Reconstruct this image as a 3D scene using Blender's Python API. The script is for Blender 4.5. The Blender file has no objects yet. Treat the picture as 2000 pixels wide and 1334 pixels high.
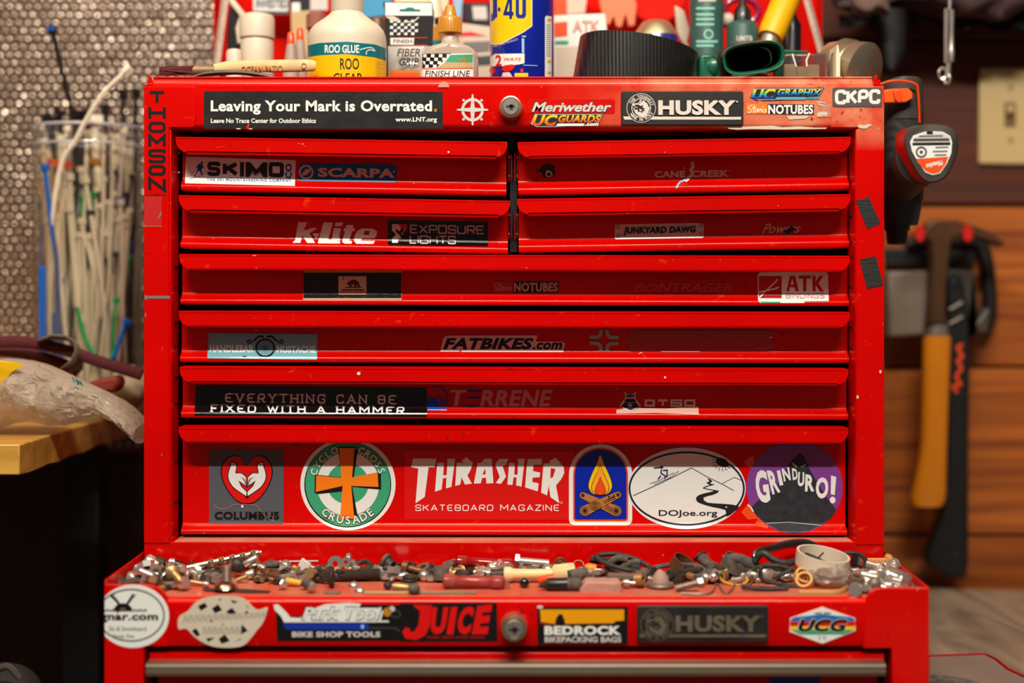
import bpy, bmesh, math, random
from mathutils import Vector, Matrix, noise
from mathutils.geometry import tessellate_polygon
R = math.radians
random.seed(7)
scn = bpy.context.scene
COL = scn.collection
# ---------------------------------------------------------------- camera, world, light, exposure
F = 50.0 / 36.0 * 2000      # focal length in pixels of a 2000 px wide frame
CY, CZ, HZ = -1.27, 1.35, 575.0
cam_d = bpy.data.cameras.new('camera'); cam = bpy.data.objects.new('camera', cam_d); COL.objects.link(cam)
cam.location = (0, CY, CZ); cam.rotation_euler = (R(90), 0, 0)
cam_d.lens = 50; cam_d.sensor_width = 36; cam_d.shift_y = -(667 - HZ) / 2000.0
cam_d.clip_start = 0.05
cam_d.dof.use_dof = True; cam_d.dof.focus_distance = 1.285; cam_d.dof.aperture_fstop = 1.9
scn.camera = cam
scn.view_settings.view_transform = 'Standard'
try: scn.view_settings.look = 'None'
except Exception: pass
scn.view_settings.exposure = 0.0; scn.view_settings.gamma = 1.0; scn.view_settings.use_curve_mapping = False

w = bpy.data.worlds.new('room_light'); scn.world = w; w.use_nodes = True
bg = w.node_tree.nodes['Background']; bg.inputs[0].default_value = (1.0, 0.86, 0.72, 1); bg.inputs[1].default_value = 0.062

def area(name, loc, target, sx, sy, power, col):
    l = bpy.data.lights.new(name, 'AREA'); l.shape = 'RECTANGLE'; l.size = sx; l.size_y = sy
    l.energy = power; l.color = col
    o = bpy.data.objects.new(name, l); COL.objects.link(o); o.location = loc
    o.rotation_euler = (Vector(target) - Vector(loc)).to_track_quat('-Z', 'Y').to_euler()
    return o
area('ceiling_tube_light', (0.0, -1.45, 2.85), (0, 0, 1.3), 1.3, 0.07, 52, (1.0, 0.98, 0.90))
area('ceiling_fill', (0.0, -0.9, 2.7), (0, -0.9, 3.0), 1.6, 0.9, 24, (1.0, 0.76, 0.46))  # added unseen light: brightens the ceiling mirrored in the red paint
area('left_fill', (-0.75, -0.35, 2.35), (-0.3, 0.5, 1.5), 0.5, 0.3, 3.5, (1.0, 0.80, 0.60))  # added weak fill from the front left, no known lamp

# ---------------------------------------------------------------- geometry helpers
def X(px, y): return (px - 1000.0) / F * (y - CY)
def Z(py, y): return CZ - (py - HZ) / F * (y - CY)
def P(px, py, y): return Vector((X(px, y), y, Z(py, y)))
def S(n, y=0.0): return n / F * (y - CY)      # size of n photo pixels at depth y

def c3(r, g, b):
    f = lambda v: ((v / 255.0 + 0.055) / 1.055) ** 2.4 if v > 10 else v / 255.0 / 12.92
    return (f(r), f(g), f(b), 1.0)

MATS = {}
def mat(name, rgb, rough=0.5, metal=0.0, coat=0.0, spec=0.5, trans=0.0, bump=0.0, bscale=40.0, var=0.0, vscale=20.0, rgb2=None,
        stretch=None, alpha=1.0, sub=0.0, ior=1.45):
    if name in MATS: return MATS[name]
    m = bpy.data.materials.new(name); m.use_nodes = True; nt = m.node_tree; N = nt.nodes; L = nt.links
    b = N['Principled BSDF']; b.inputs['Base Color'].default_value = c3(*rgb)
    b.inputs['Roughness'].default_value = rough; b.inputs['Metallic'].default_value = metal
    b.inputs['Coat Weight'].default_value = coat; b.inputs['Coat Roughness'].default_value = 0.08
    b.inputs['Specular IOR Level'].default_value = spec; b.inputs['Transmission Weight'].default_value = trans
    b.inputs['IOR'].default_value = ior; b.inputs['Alpha'].default_value = alpha
    if sub: b.inputs['Subsurface Weight'].default_value = sub; b.inputs['Subsurface Radius'].default_value = (0.01, 0.006, 0.004)
    if bump or var:
        tc = N.new('ShaderNodeTexCoord'); mp = N.new('ShaderNodeMapping'); L.new(tc.outputs['Object'], mp.inputs[0])
        if stretch: mp.inputs['Scale'].default_value = stretch
    if var:
        n = N.new('ShaderNodeTexNoise'); n.inputs['Scale'].default_value = vscale; n.inputs['Detail'].default_value = 6
        L.new(mp.outputs[0], n.inputs[0])
        r = N.new('ShaderNodeValToRGB'); r.color_ramp.elements[0].position = 0.35; r.color_ramp.elements[1].position = 0.68
        c2 = c3(*rgb2) if rgb2 else tuple(v * 0.4 for v in c3(*rgb)[:3]) + (1,)
        c1 = c3(*rgb)
        r.color_ramp.elements[0].color = c1
        r.color_ramp.elements[1].color = tuple(c1[i] * (1 - var) + c2[i] * var for i in range(3)) + (1,)
        L.new(n.outputs[0], r.inputs[0]); L.new(r.outputs[0], b.inputs['Base Color'])
    if bump:
        n = N.new('ShaderNodeTexNoise'); n.inputs['Scale'].default_value = bscale; n.inputs['Detail'].default_value = 5
        L.new(mp.outputs[0], n.inputs[0])
        bn = N.new('ShaderNodeBump'); bn.inputs['Strength'].default_value = bump; bn.inputs['Distance'].default_value = 0.002
        L.new(n.outputs[0], bn.inputs['Height']); L.new(bn.outputs[0], b.inputs['Normal'])
    MATS[name] = m; return m

def red_paint(name, base=(212, 0, 0), dust=0.0, chips=True, haze=None, rough=0.36, dusty_rgb=(186, 122, 96)):
    """glossy red enamel: grime speckle, pale chips, optional dust film, optional faded patch by real position"""
    m = bpy.data.materials.new(name); m.use_nodes = True; nt = m.node_tree; N = nt.nodes; L = nt.links
    b = N['Principled BSDF']; b.inputs['Roughness'].default_value = rough
    b.inputs['Coat Weight'].default_value = 0.4; b.inputs['Coat Roughness'].default_value = 0.15; b.inputs['Specular IOR Level'].default_value = 0.15; b.inputs['Coat Tint'].default_value = (1, 0.80, 0.55, 1); b.inputs['Specular Tint'].default_value = (1, 0.72, 0.40, 1)
    g = N.new('ShaderNodeNewGeometry')
    def noise_(scale, detail=4, dist=0.0):
        n = N.new('ShaderNodeTexNoise'); n.inputs['Scale'].default_value = scale; n.inputs['Detail'].default_value = detail
        n.inputs['Distortion'].default_value = dist
        L.new(g.outputs['Position'], n.inputs[0]); return n.outputs[0]
    def ramp(src, a, bb, lo=0.0, hi=1.0):
        r = N.new('ShaderNodeMapRange'); r.clamp = True
        r.inputs['From Min'].default_value = a; r.inputs['From Max'].default_value = bb
        r.inputs['To Min'].default_value = lo; r.inputs['To Max'].default_value = hi
        L.new(src, r.inputs['Value']); return r.outputs[0]
    def mix(fac, c1, c2):
        mx = N.new('ShaderNodeMix'); mx.data_type = 'RGBA'; L.new(fac, mx.inputs[0])
        for s_, c in ((6, c1), (7, c2)):
            if isinstance(c, tuple): mx.inputs[s_].default_value = c
            else: L.new(c, mx.inputs[s_])
        return mx.outputs[2]
    col = mix(ramp(noise_(9, 5), 0.35, 0.7), c3(*base), c3(base[0] - 14, base[1], base[2]))
    col = mix(ramp(noise_(95, 3, 0.8), 0.70, 0.75, 0, 0.7), col, c3(90, 20, 12))
    col = mix(ramp(noise_(48, 7, 2.5), 0.66, 0.74, 0, 0.28), col, c3(246, 96, 30))
    if dust:
        col = mix(ramp(noise_(34, 8, 0.4), 0.35, 0.68, dust * 0.55, min(1, dust * 1.2)), col, c3(*dusty_rgb))
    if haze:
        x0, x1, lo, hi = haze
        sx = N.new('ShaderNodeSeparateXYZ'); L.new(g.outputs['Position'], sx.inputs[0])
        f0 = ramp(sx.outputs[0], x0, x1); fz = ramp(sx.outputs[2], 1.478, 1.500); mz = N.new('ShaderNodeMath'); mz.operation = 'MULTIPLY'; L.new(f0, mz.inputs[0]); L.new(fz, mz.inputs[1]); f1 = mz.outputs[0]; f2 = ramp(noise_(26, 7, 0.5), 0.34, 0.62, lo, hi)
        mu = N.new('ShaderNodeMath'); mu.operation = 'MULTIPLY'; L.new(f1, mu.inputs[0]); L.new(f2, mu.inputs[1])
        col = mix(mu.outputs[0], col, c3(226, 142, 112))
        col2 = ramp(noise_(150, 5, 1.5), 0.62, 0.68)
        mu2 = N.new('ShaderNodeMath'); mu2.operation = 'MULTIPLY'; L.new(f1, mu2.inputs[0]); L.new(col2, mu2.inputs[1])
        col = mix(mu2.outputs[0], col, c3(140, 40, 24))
    if chips:
        col = mix(ramp(noise_(130, 2, 0.6), 0.775, 0.785), col, c3(196, 176, 150))
        col = mix(ramp(noise_(63, 3, 1.2), 0.765, 0.775), col, c3(140, 128, 110))
    L.new(col, b.inputs['Base Color'])
    bn = N.new('ShaderNodeBump'); bn.inputs['Strength'].default_value = 0.12; bn.inputs['Distance'].default_value = 0.002
    L.new(noise_(22, 4), bn.inputs['Height']); L.new(bn.outputs[0], b.inputs['Normal'])
    if dust: b.inputs['Coat Weight'].default_value = 0.1; b.inputs['Roughness'].default_value = 0.6
    MATS[name] = m; return m

def clear_mat(name, rgb=(235, 235, 230), gloss=0.12, rough=0.08, veil=0.0, bump=0):
    m = bpy.data.materials.new(name); m.use_nodes = True; nt = m.node_tree; N = nt.nodes; L = nt.links
    N.remove(N['Principled BSDF']); out = N['Material Output']
    t = N.new('ShaderNodeBsdfTransparent'); t.inputs[0].default_value = c3(*rgb)
    gl = N.new('ShaderNodeBsdfGlossy'); gl.inputs['Roughness'].default_value = rough
    lw = N.new('ShaderNodeLayerWeight'); lw.inputs[0].default_value = gloss
    mx = N.new('ShaderNodeMixShader'); L.new(lw.outputs['Facing'], mx.inputs[0]); L.new(t.outputs[0], mx.inputs[1]); L.new(gl.outputs[0], mx.inputs[2])
    last = mx
    bn = None
    if bump:
        g = N.new('ShaderNodeNewGeometry'); nz = N.new('ShaderNodeTexNoise'); nz.inputs['Scale'].default_value = 55; nz.inputs['Detail'].default_value = 6; nz.inputs['Distortion'].default_value = 1.5
        L.new(g.outputs['Position'], nz.inputs[0]); bn = N.new('ShaderNodeBump'); bn.inputs['Strength'].default_value = bump; bn.inputs['Distance'].default_value = 0.006; L.new(nz.outputs[0], bn.inputs['Height'])
        L.new(bn.outputs[0], gl.inputs['Normal']); L.new(bn.outputs[0], lw.inputs['Normal'])
    if veil:
        d = N.new('ShaderNodeBsdfDiffuse'); d.inputs[0].default_value = c3(*rgb)
        tl = N.new('ShaderNodeBsdfTranslucent'); tl.inputs[0].default_value = c3(*rgb)
        m0 = N.new('ShaderNodeMixShader'); m0.inputs[0].default_value = 0.5; L.new(d.outputs[0], m0.inputs[1]); L.new(tl.outputs[0], m0.inputs[2])
        m2 = N.new('ShaderNodeMixShader'); m2.inputs[0].default_value = veil; L.new(mx.outputs[0], m2.inputs[1]); L.new(m0.outputs[0], m2.inputs[2]); last = m2
        if bn: L.new(bn.outputs[0], d.inputs['Normal']); L.new(bn.outputs[0], tl.inputs['Normal'])
    L.new(last.outputs[0], out.inputs[0]); MATS[name] = m; return m

def wpos(o):
    v = Vector((0, 0, 0))
    while o is not None: v = v + o.location; o = o.parent
    return v
def thing(name, label, cat, loc=(0, 0, 0), group=None, kind=None):
    o = bpy.data.objects.new(name, None); COL.objects.link(o); o.location = loc; o.empty_display_size = 0.02
    o['label'] = label; o['category'] = cat
    if group: o['group'] = group
    if kind: o['kind'] = kind
    return o
def tag(o, label=None, cat=None, group=None, kind=None):
    if label: o['label'] = label
    if cat: o['category'] = cat
    if group: o['group'] = group
    if kind: o['kind'] = kind
    return o
def obj(name, bm, m, parent=None, label=None, bevel=0.0, smooth=40, kind=None, origin=None):
    me = bpy.data.meshes.new(name)
    off = wpos(parent) if parent is not None else Vector((0, 0, 0))
    if parent is None:
        if origin is None and bm.verts:
            xs = [v.co for v in bm.verts]
            origin = Vector(((min(v.x for v in xs) + max(v.x for v in xs)) / 2, (min(v.y for v in xs) + max(v.y for v in xs)) / 2, min(v.z for v in xs)))
        off = Vector(origin or (0, 0, 0))
    bmesh.ops.translate(bm, verts=bm.verts, vec=-off)
    bm.to_mesh(me); bm.free()
    for mm in (m if isinstance(m, (list, tuple)) else [m]): me.materials.append(mm)
    if smooth:
        for p in me.polygons: p.use_smooth = True
        me.set_sharp_from_angle(angle=R(smooth))
    o = bpy.data.objects.new(name, me); COL.objects.link(o)
    if parent is not None: o.parent = parent
    else: o.location = off
    if bevel:
        b = o.modifiers.new('bevel', 'BEVEL'); b.width = bevel; b.segments = 2; b.limit_method = 'ANGLE'; b.angle_limit = R(40)
    if label: o['label'] = label
    if kind: o['kind'] = kind
    return o
def BM(): return bmesh.new()
def box(bm, x0, y0, z0, x1, y1, z1, mi=0):
    if x1 < x0: x0, x1 = x1, x0
    if z1 < z0: z0, z1 = z1, z0
    v = [bm.verts.new(p) for p in ((x0, y0, z0), (x1, y0, z0), (x1, y1, z0), (x0, y1, z0), (x0, y0, z1), (x1, y0, z1), (x1, y1, z1), (x0, y1, z1))]
    for f in ((0, 3, 2, 1), (4, 5, 6, 7), (0, 1, 5, 4), (1, 2, 6, 5), (2, 3, 7, 6), (3, 0, 4, 7)):
        bm.faces.new([v[i] for i in f]).material_index = mi
    return v
def pbox(bm, px0, py0, px1, py1, y0, y1, mi=0):
    return box(bm, X(px0, y0), y0, Z(py1, y0), X(px1, y0), y1, Z(py0, y0), mi)
def prism(bm, pts, y0, y1, mi=0):
    """outline of (x, z) world points, front at y0, back at y1"""
    a = [bm.verts.new((x, y0, z)) for x, z in pts]; b = [bm.verts.new((x, y1, z)) for x, z in pts]
    n = len(pts)
    fs = [bm.faces.new(a), bm.faces.new(b[::-1])]
    for i in range(n): fs.append(bm.faces.new((a[i], b[i], b[(i + 1) % n], a[(i + 1) % n])))
    for f in fs: f.material_index = mi
    bmesh.ops.recalc_face_normals(bm, faces=fs)
    return a + b
def pprism(bm, ppts, y0, y1, mi=0):
    return prism(bm, [(X(a, y0), Z(b, y0)) for a, b in ppts], y0, y1, mi)
def frame_of(d):
    d = d.normalized(); up = Vector((0, 0, 1)) if abs(d.z) < 0.9 else Vector((1, 0, 0))
    u = d.cross(up).normalized(); return u, u.cross(d).normalized()
def lathe(bm, a, b, prof, seg=14, mi=0, cap=True, ell=(1, 1)):
    """surface of revolution from point a to b; prof = (t along, radius)"""
    a = Vector(a); b = Vector(b); d = b - a; u, v = frame_of(d); rings = []
    for t, r in prof:
        c = a + d * t
        rings.append([bm.verts.new(c + (u * math.cos(2 * math.pi * k / seg) * ell[0] + v * math.sin(2 * math.pi * k / seg) * ell[1]) * max(r, 1e-5)) for k in range(seg)])
    fs = []
    for i in range(len(rings) - 1):
        for k in range(seg):
            fs.append(bm.faces.new((rings[i][k], rings[i][(k + 1) % seg], rings[i + 1][(k + 1) % seg], rings[i + 1][k])))
    if cap: fs.append(bm.faces.new(rings[0][::-1])); fs.append(bm.faces.new(rings[-1]))
    for f in fs: f.material_index = mi
    bmesh.ops.recalc_face_normals(bm, faces=fs)
def tube(bm, pts, r, seg=8, closed=False, mi=0, flat=1.0, up=None):
    pts = [Vector(p) for p in pts]; n = len(pts); rings = []; pu = None
    for i, p in enumerate(pts):
        a = pts[(i - 1) % n] if (closed or i > 0) else p; b = pts[(i + 1) % n] if (closed or i < n - 1) else p
        d = (b - a); d = d.normalized() if d.length > 1e-9 else Vector((1, 0, 0))
        if up is not None: u = d.cross(Vector(up)).normalized()
        elif pu is None: u = frame_of(d)[0]
        else: u = (pu - d * pu.dot(d)).normalized()
        pu = u; v = u.cross(d).normalized(); rr = r(i / max(1, n - 1)) if callable(r) else r
        rings.append([bm.verts.new(p + (u * math.cos(2 * math.pi * k / seg) * flat + v * math.sin(2 * math.pi * k / seg)) * rr) for k in range(seg)])
    fs = []
    for i in range(n if closed else n - 1):
        j = (i + 1) % n
        for k in range(seg):
            fs.append(bm.faces.new((rings[i][k], rings[i][(k + 1) % seg], rings[j][(k + 1) % seg], rings[j][k])))
    if not closed: fs.append(bm.faces.new(rings[0][::-1])); fs.append(bm.faces.new(rings[-1]))
    for f in fs: f.material_index = mi
    bmesh.ops.recalc_face_normals(bm, faces=fs)
def spline(pts, n=8, closed=False):
    pts = [Vector(p) for p in pts]; m = len(pts); out = []
    for i in range(m if closed else m - 1):
        p0 = pts[(i - 1) % m] if (closed or i > 0) else pts[i]; p1 = pts[i]; p2 = pts[(i + 1) % m]
        p3 = pts[(i + 2) % m] if (closed or i < m - 2) else p2
        for k in range(n):
            t = k / n
            out.append(0.5 * ((2 * p1) + (p2 - p0) * t + (2 * p0 - 5 * p1 + 4 * p2 - p3) * t * t + (3 * p1 - p0 - 3 * p2 + p3) * t ** 3))
    if not closed: out.append(pts[-1])
    return out
def ball(bm, c, r, seg=12, sc=(1, 1, 1), mi=0):
    res = bmesh.ops.create_uvsphere(bm, u_segments=seg, v_segments=max(6, seg // 2 + 1), radius=1.0)
    for v in res['verts']: v.co = Vector((v.co.x * r * sc[0], v.co.y * r * sc[1], v.co.z * r * sc[2])) + Vector(c)
    if mi:
        for v in res['verts']:
            for f in v.link_faces: f.material_index = mi
def torus(bm, c, R_, r, nrm=(0, 0, 1), seg=28, s2=8, ell=1.0, mi=0):
    u, v = frame_of(Vector(nrm)); c = Vector(c)
    tube(bm, [c + u * math.cos(2 * math.pi * k / seg) * R_ + v * math.sin(2 * math.pi * k / seg) * R_ * ell for k in range(seg)], r, s2, True, mi)
def band(bm, c, R_, h, t, nrm=(0, 0, 1), seg=32, ell=1.0, mi=0):
    """open ring of sheet: radius R_, height h along nrm, wall t"""
    nrm = Vector(nrm).normalized(); u, v = frame_of(nrm); c = Vector(c); rg = []
    for k in range(seg):
        a = 2 * math.pi * k / seg; d = u * math.cos(a) + v * math.sin(a) * ell
        rg.append([bm.verts.new(c + d * rr + nrm * hh) for rr, hh in ((R_, -h / 2), (R_, h / 2), (R_ - t, h / 2), (R_ - t, -h / 2))])
    fs = []
    for k in range(seg):
        A, B = rg[k], rg[(k + 1) % seg]
        for j in range(4): fs.append(bm.faces.new((A[j], B[j], B[(j + 1) % 4], A[(j + 1) % 4])))
    for f in fs: f.material_index = mi
    bmesh.ops.recalc_face_normals(bm, faces=fs)
def thread(t0, t1, r, n, d=0.14):
    out = []
    for i in range(n):
        out += [(t0 + (t1 - t0) * (i / n), r * (1 - d)), (t0 + (t1 - t0) * ((i + 0.5) / n), r)]
    return out + [(t1, r * (1 - d))]
def loft(bm, rows, closed=True, mi=0, cap=True):
    rg = [[bm.verts.new(p) for p in r] for r in rows]; n = len(rg[0]); fs = []
    for i in range(len(rg) - 1):
        for k in range(n if closed else n - 1):
            fs.append(bm.faces.new((rg[i][k], rg[i][(k + 1) % n], rg[i + 1][(k + 1) % n], rg[i + 1][k])))
    if cap and closed: fs.append(bm.faces.new(rg[0][::-1])); fs.append(bm.faces.new(rg[-1]))
    for f in fs: f.material_index = mi
    bmesh.ops.recalc_face_normals(bm, faces=fs)

# ---------------------------------------------------------------- flat print: stickers that follow a surface
_tc = {}
def text_mesh(s, bold=0.0, shear=0.0, space=1.0):
    if bold > 0.03: bold = 0.03 + (bold - 0.03) * 0.4; space *= 1.06
    k = (s, bold, shear, space)
    if k in _tc: return _tc[k]
    cu = bpy.data.curves.new('t', 'FONT'); cu.body = s; cu.size = 1; cu.offset = bold; cu.shear = shear; cu.space_character = space; cu.resolution_u = 3
    o = bpy.data.objects.new('t', cu); me = bpy.data.meshes.new_from_object(o)
    vs = [(v.co.x, v.co.y) for v in me.vertices]; fs = [tuple(p.vertices) for p in me.polygons]
    bpy.data.objects.remove(o); bpy.data.curves.remove(cu); bpy.data.meshes.remove(me)
    x0 = min(v[0] for v in vs); x1 = max(v[0] for v in vs); y0 = min(v[1] for v in vs); y1 = max(v[1] for v in vs)
    asp = (x1 - x0) / (y1 - y0)
    vs = [((a - x0) / (x1 - x0), (b - y0) / (y1 - y0)) for a, b in vs]
    _tc[k] = (vs, fs, asp); return _tc[k]
GL = {
 'A': (.8, 0, [[(0, 0), (.5, 1), (1, 0)], [(.17, .3), (.83, .3)]]), 'B': (.7, 1, [[(1, .5), (0, .5), (0, 1), (1, 1), (1, .5)], [(0, .5), (0, 0), (1, 0), (1, .5)]]),
 'C': (.7, 1, [[(1, .72), (1, 1), (0, 1), (0, 0), (1, 0), (1, .28)]]), 'D': (.75, 1, [[(0, 0), (0, 1), (1, 1), (1, 0), (0, 0)]]),
 'E': (.65, 1, [[(1, 1), (0, 1), (0, 0), (1, 0)], [(0, .5), (.85, .5)]]), 'F': (.62, 0, [[(1, 1), (0, 1), (0, 0)], [(0, .5), (.85, .5)]]),
 'G': (.75, 1, [[(1, .74), (1, 1), (0, 1), (0, 0), (1, 0), (1, .48), (.55, .48)]]), 'H': (.72, 0, [[(0, 0), (0, 1)], [(1, 0), (1, 1)], [(0, .5), (1, .5)]]),
 'I': (.0, 0, [[(0, 0), (0, 1)]]), 'J': (.6, 1, [[(1, 1), (1, 0), (0, 0), (0, .3)]]), 'K': (.72, 0, [[(0, 0), (0, 1)], [(1, 1), (.05, .45)], [(.3, .6), (1, 0)]]),
 'L': (.6, 0, [[(0, 1), (0, 0), (1, 0)]]), 'M': (.95, 0, [[(0, 0), (0, 1), (.5, .35), (1, 1), (1, 0)]]), 'N': (.75, 0, [[(0, 0), (0, 1), (1, 0), (1, 1)]]),
 'O': (.75, 1, [[(.5, 0), (0, 0), (0, 1), (1, 1), (1, 0), (.5, 0)]]), 'P': (.68, 1, [[(0, 0), (0, 1), (1, 1), (1, .44), (0, .44)]]),
 'R': (.7, 1, [[(0, 0), (0, 1), (1, 1), (1, .45), (0, .45)], [(.45, .45), (1, 0)]]), 'S': (.68, 1, [[(1, .76), (1, 1), (0, 1), (0, .52), (1, .48), (1, 0), (0, 0), (0, .24)]]),
 'T': (.72, 0, [[(0, 1), (1, 1)], [(.5, 1), (.5, 0)]]), 'U': (.72, 1, [[(0, 1), (0, 0), (1, 0), (1, 1)]]), 'V': (.8, 0, [[(0, 1), (.5, 0), (1, 1)]]),
 'W': (1.1, 0, [[(0, 1), (.27, 0), (.5, .75), (.73, 0), (1, 1)]]), 'X': (.75, 0, [[(0, 0), (1, 1)], [(0, 1), (1, 0)]]), 'Y': (.75, 0, [[(0, 1), (.5, .48), (1, 1)], [(.5, .48), (.5, 0)]]),
 'Z': (.7, 0, [[(0, 1), (1, 1), (0, 0), (1, 0)]]), ' ': (.35, 0, []), '.': (.0, 0, [[(0, 0), (0, .06)]]), '-': (.4, 0, [[(0, .5), (1, .5)]])}
def rounded(pts, r):
    out = []; n = len(pts); cl = (pts[0] == pts[-1])
    for i, p in enumerate(pts):
        if i == 0 or i == n - 1: out.append(p); continue
        a = Vector(pts[i - 1]) - Vector(p); b = Vector(pts[i + 1]) - Vector(p); rr = min(r, a.length * 0.5, b.length * 0.5)
        p1 = Vector(p) + a.normalized() * rr; p2 = Vector(p) + b.normalized() * rr
        for k in range(5):
            t = k / 4; q = p1 * (1 - t) ** 2 + Vector(p) * 2 * t * (1 - t) + p2 * t * t; out.append((q.x, q.y))
    return out
def ribbon(pts, w):
    """miter-joined stroke; returns verts and quads"""
    q = [Vector(pts[0])]
    for p in pts[1:]:
        if (Vector(p) - q[-1]).length > 1e-5: q.append(Vector(p))
    n = len(q)
    if n < 2: return [], []
    cl = n > 3 and (q[0] - q[-1]).length < 1e-4
    if cl: q = q[:-1]; n -= 1
    vs = []; fs = []
    for i in range(n):
        d1 = (q[i] - q[i - 1]) if (cl or i > 0) else (q[1] - q[0]); d2 = (q[(i + 1) % n] - q[i]) if (cl or i < n - 1) else d1
        d1 = d1.normalized(); d2 = d2.normalized(); n1 = Vector((-d1.y, d1.x)); n2 = Vector((-d2.y, d2.x)); m = (n1 + n2)
        m = m.normalized() if m.length > 1e-3 else n1
        ww = w / 2 / max(0.38, m.dot(n1)); vs += [tuple(q[i] + m * ww), tuple(q[i] - m * ww)]
    for i in range(n if cl else n - 1):
        j = (i + 1) % n; fs.append((2 * i, 2 * i + 1, 2 * j + 1, 2 * j))
    return vs, fs
class Surf:
    def __init__(s, yf, h=(), v=(), slope=0.0): s.yf = yf; s.h = h; s.v = v; s.slope = slope
def flat(y0): return Surf(lambda x, z: y0)
def cylsurf(cx, cy, r, n=10, yscale=1.0):
    def yf(x, z):
        rr = r(z) if callable(r) else r
        return cy - yscale * math.sqrt(max(0.0, rr * rr - (x - cx) ** 2))
    r0 = r if not callable(r) else 0.06
    return Surf(yf, v=[('x', cx + r0 * math.sin(R(a))) for a in range(-80, 81, 16)])
class Sticker:
    def __init__(s, ox, oy, k, tilt=0.0, tc=None):
        s.ox, s.oy, s.k = ox, oy, k; s.sub = 0; s.items = []; s.lv = 0; s.tilt = tilt
    base = 0.0
    def q(s, u, v):
        return (s.ox + u / s.k, s.oy + (v + s.tilt * u) / s.k)
    def _add(s, vs, fs, m, same):
        if not same: s.lv += 1
        s.items.append((s.lv, m, [s.q(*p) for p in vs], fs)); return s
    def _strk(s, pts, w, m, same):
        vs, fs = ribbon(pts, w); v2 = []; f2 = []
        for i, f in enumerate(fs):        # every stroke segment a hair apart in depth, so that crossings never coincide
            f2.append(tuple(range(len(v2), len(v2) + 4)))
            v2 += [(vs[j][0], vs[j][1], 4e-6 * (1 + i % 9) + 3.7e-7 * (len(s.items) % 9)) for j in f]
        return s._add3(v2, f2, m, same)
    def _add3(s, vs, fs, m, same):
        if not same: s.lv += 1
        s.items.append((s.lv, m, [s.q(a, b) + (c,) for a, b, c in vs], fs)); return s
    def poly(s, pts, m, same=False):
        q = [Vector((a, b, 0)) for a, b in pts]
        return s._add(list(pts), [tuple(t) for t in tessellate_polygon([q])], m, same)
    def rect(s, u0, v0, u1, v1, m, r=0, same=False):
        if not r: return s.poly([(u0, v0), (u1, v0), (u1, v1), (u0, v1)], m, same)
        pts = []
        for cx, cy, a0 in ((u1 - r, v0 + r, -90), (u1 - r, v1 - r, 0), (u0 + r, v1 - r, 90), (u0 + r, v0 + r, 180)):
            pts += [(cx + r * math.cos(R(a0 + a)), cy + r * math.sin(R(a0 + a))) for a in range(0, 91, 18)]
        return s.poly(pts, m, same)
    def ell(s, cx, cy, rx, ry, m, n=48, same=False, a0=0, a1=360):
        full = (a1 - a0) >= 360
        return s.poly([(cx + rx * math.cos(R(a0 + (a1 - a0) * i / n)), cy + ry * math.sin(R(a0 + (a1 - a0) * i / n))) for i in range(n if full else n + 1)], m, same)
    def line(s, pts, w, m, same=False, closed=False, sm=0):
        if sm: pts = [(p.x, p.y) for p in spline([Vector((a, b, 0)) for a, b in pts], sm, closed)]
        if closed: pts = list(pts) + [pts[0]]
        return s._strk(pts, w, m, same)
    def ring(s, cx, cy, rx, ry, w, m, same=False, n=56, a0=0, a1=360):
        pts = [(cx + rx * math.cos(R(a0 + (a1 - a0) * i / n)), cy + ry * math.sin(R(a0 + (a1 - a0) * i / n))) for i in range(n + 1)]
        return s._strk(pts, w, m, same)
    def text(s, t, u0, v0, u1, v1, m, bold=0.03, shear=0.0, slope=0.0, space=1.0, same=False, quad=None):
        vs, fs, _ = text_mesh(t, bold, shear, space)
        if quad is None: quad = [(u0, v0), (u1, v0 + slope * (u1 - u0)), (u1, v1 + slope * (u1 - u0)), (u0, v1)]
        tl, tr, br, bl = quad
        out = []
        for a, b in vs:
            b = 1 - b
            out.append(tuple((tl[i] * (1 - a) + tr[i] * a) * (1 - b) + (bl[i] * (1 - a) + br[i] * a) * b for i in (0, 1)))
        return s._add(out, fs, m, same)
    def stext(s, t, u0, v0, u1, v1, m, w=6, r=0, gap=0.3, serif=0.0, shear=0.0, slope=0.0, same=False):
        """drawn strokes instead of a font: for squared or slab lettering"""
        tot = sum(GL[c][0] for c in t) + gap * (len(t) - 1); H = (v1 - v0) - w; sc = (u1 - u0 - w - shear * H) / tot; x = 0; first = True
        for c in t:
            gw, rd, strokes = GL[c]
            for st in strokes:
                pts = [(u0 + w / 2 + (x + a * gw) * sc + shear * b * H, v1 - w / 2 - b * H + slope * ((x + a * gw) * sc)) for a, b in st]
                if rd and r: pts = rounded(pts, r)
                s._strk(pts, w, m, same or not first); first = False; s.sub += 1
                if serif:
                    for (a, b) in (st[0], st[-1]):
                        if b in (0, 1) and c not in 'CGOSD':
                            yy = v1 - w / 2 - b * H + slope * ((x + a * gw) * sc); xx = u0 + w / 2 + (x + a * gw) * sc + shear * b * H
                            s._strk([(xx - serif, yy), (xx + serif, yy)], w * 0.62, m, True)
            x += gw + gap
        return s
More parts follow.
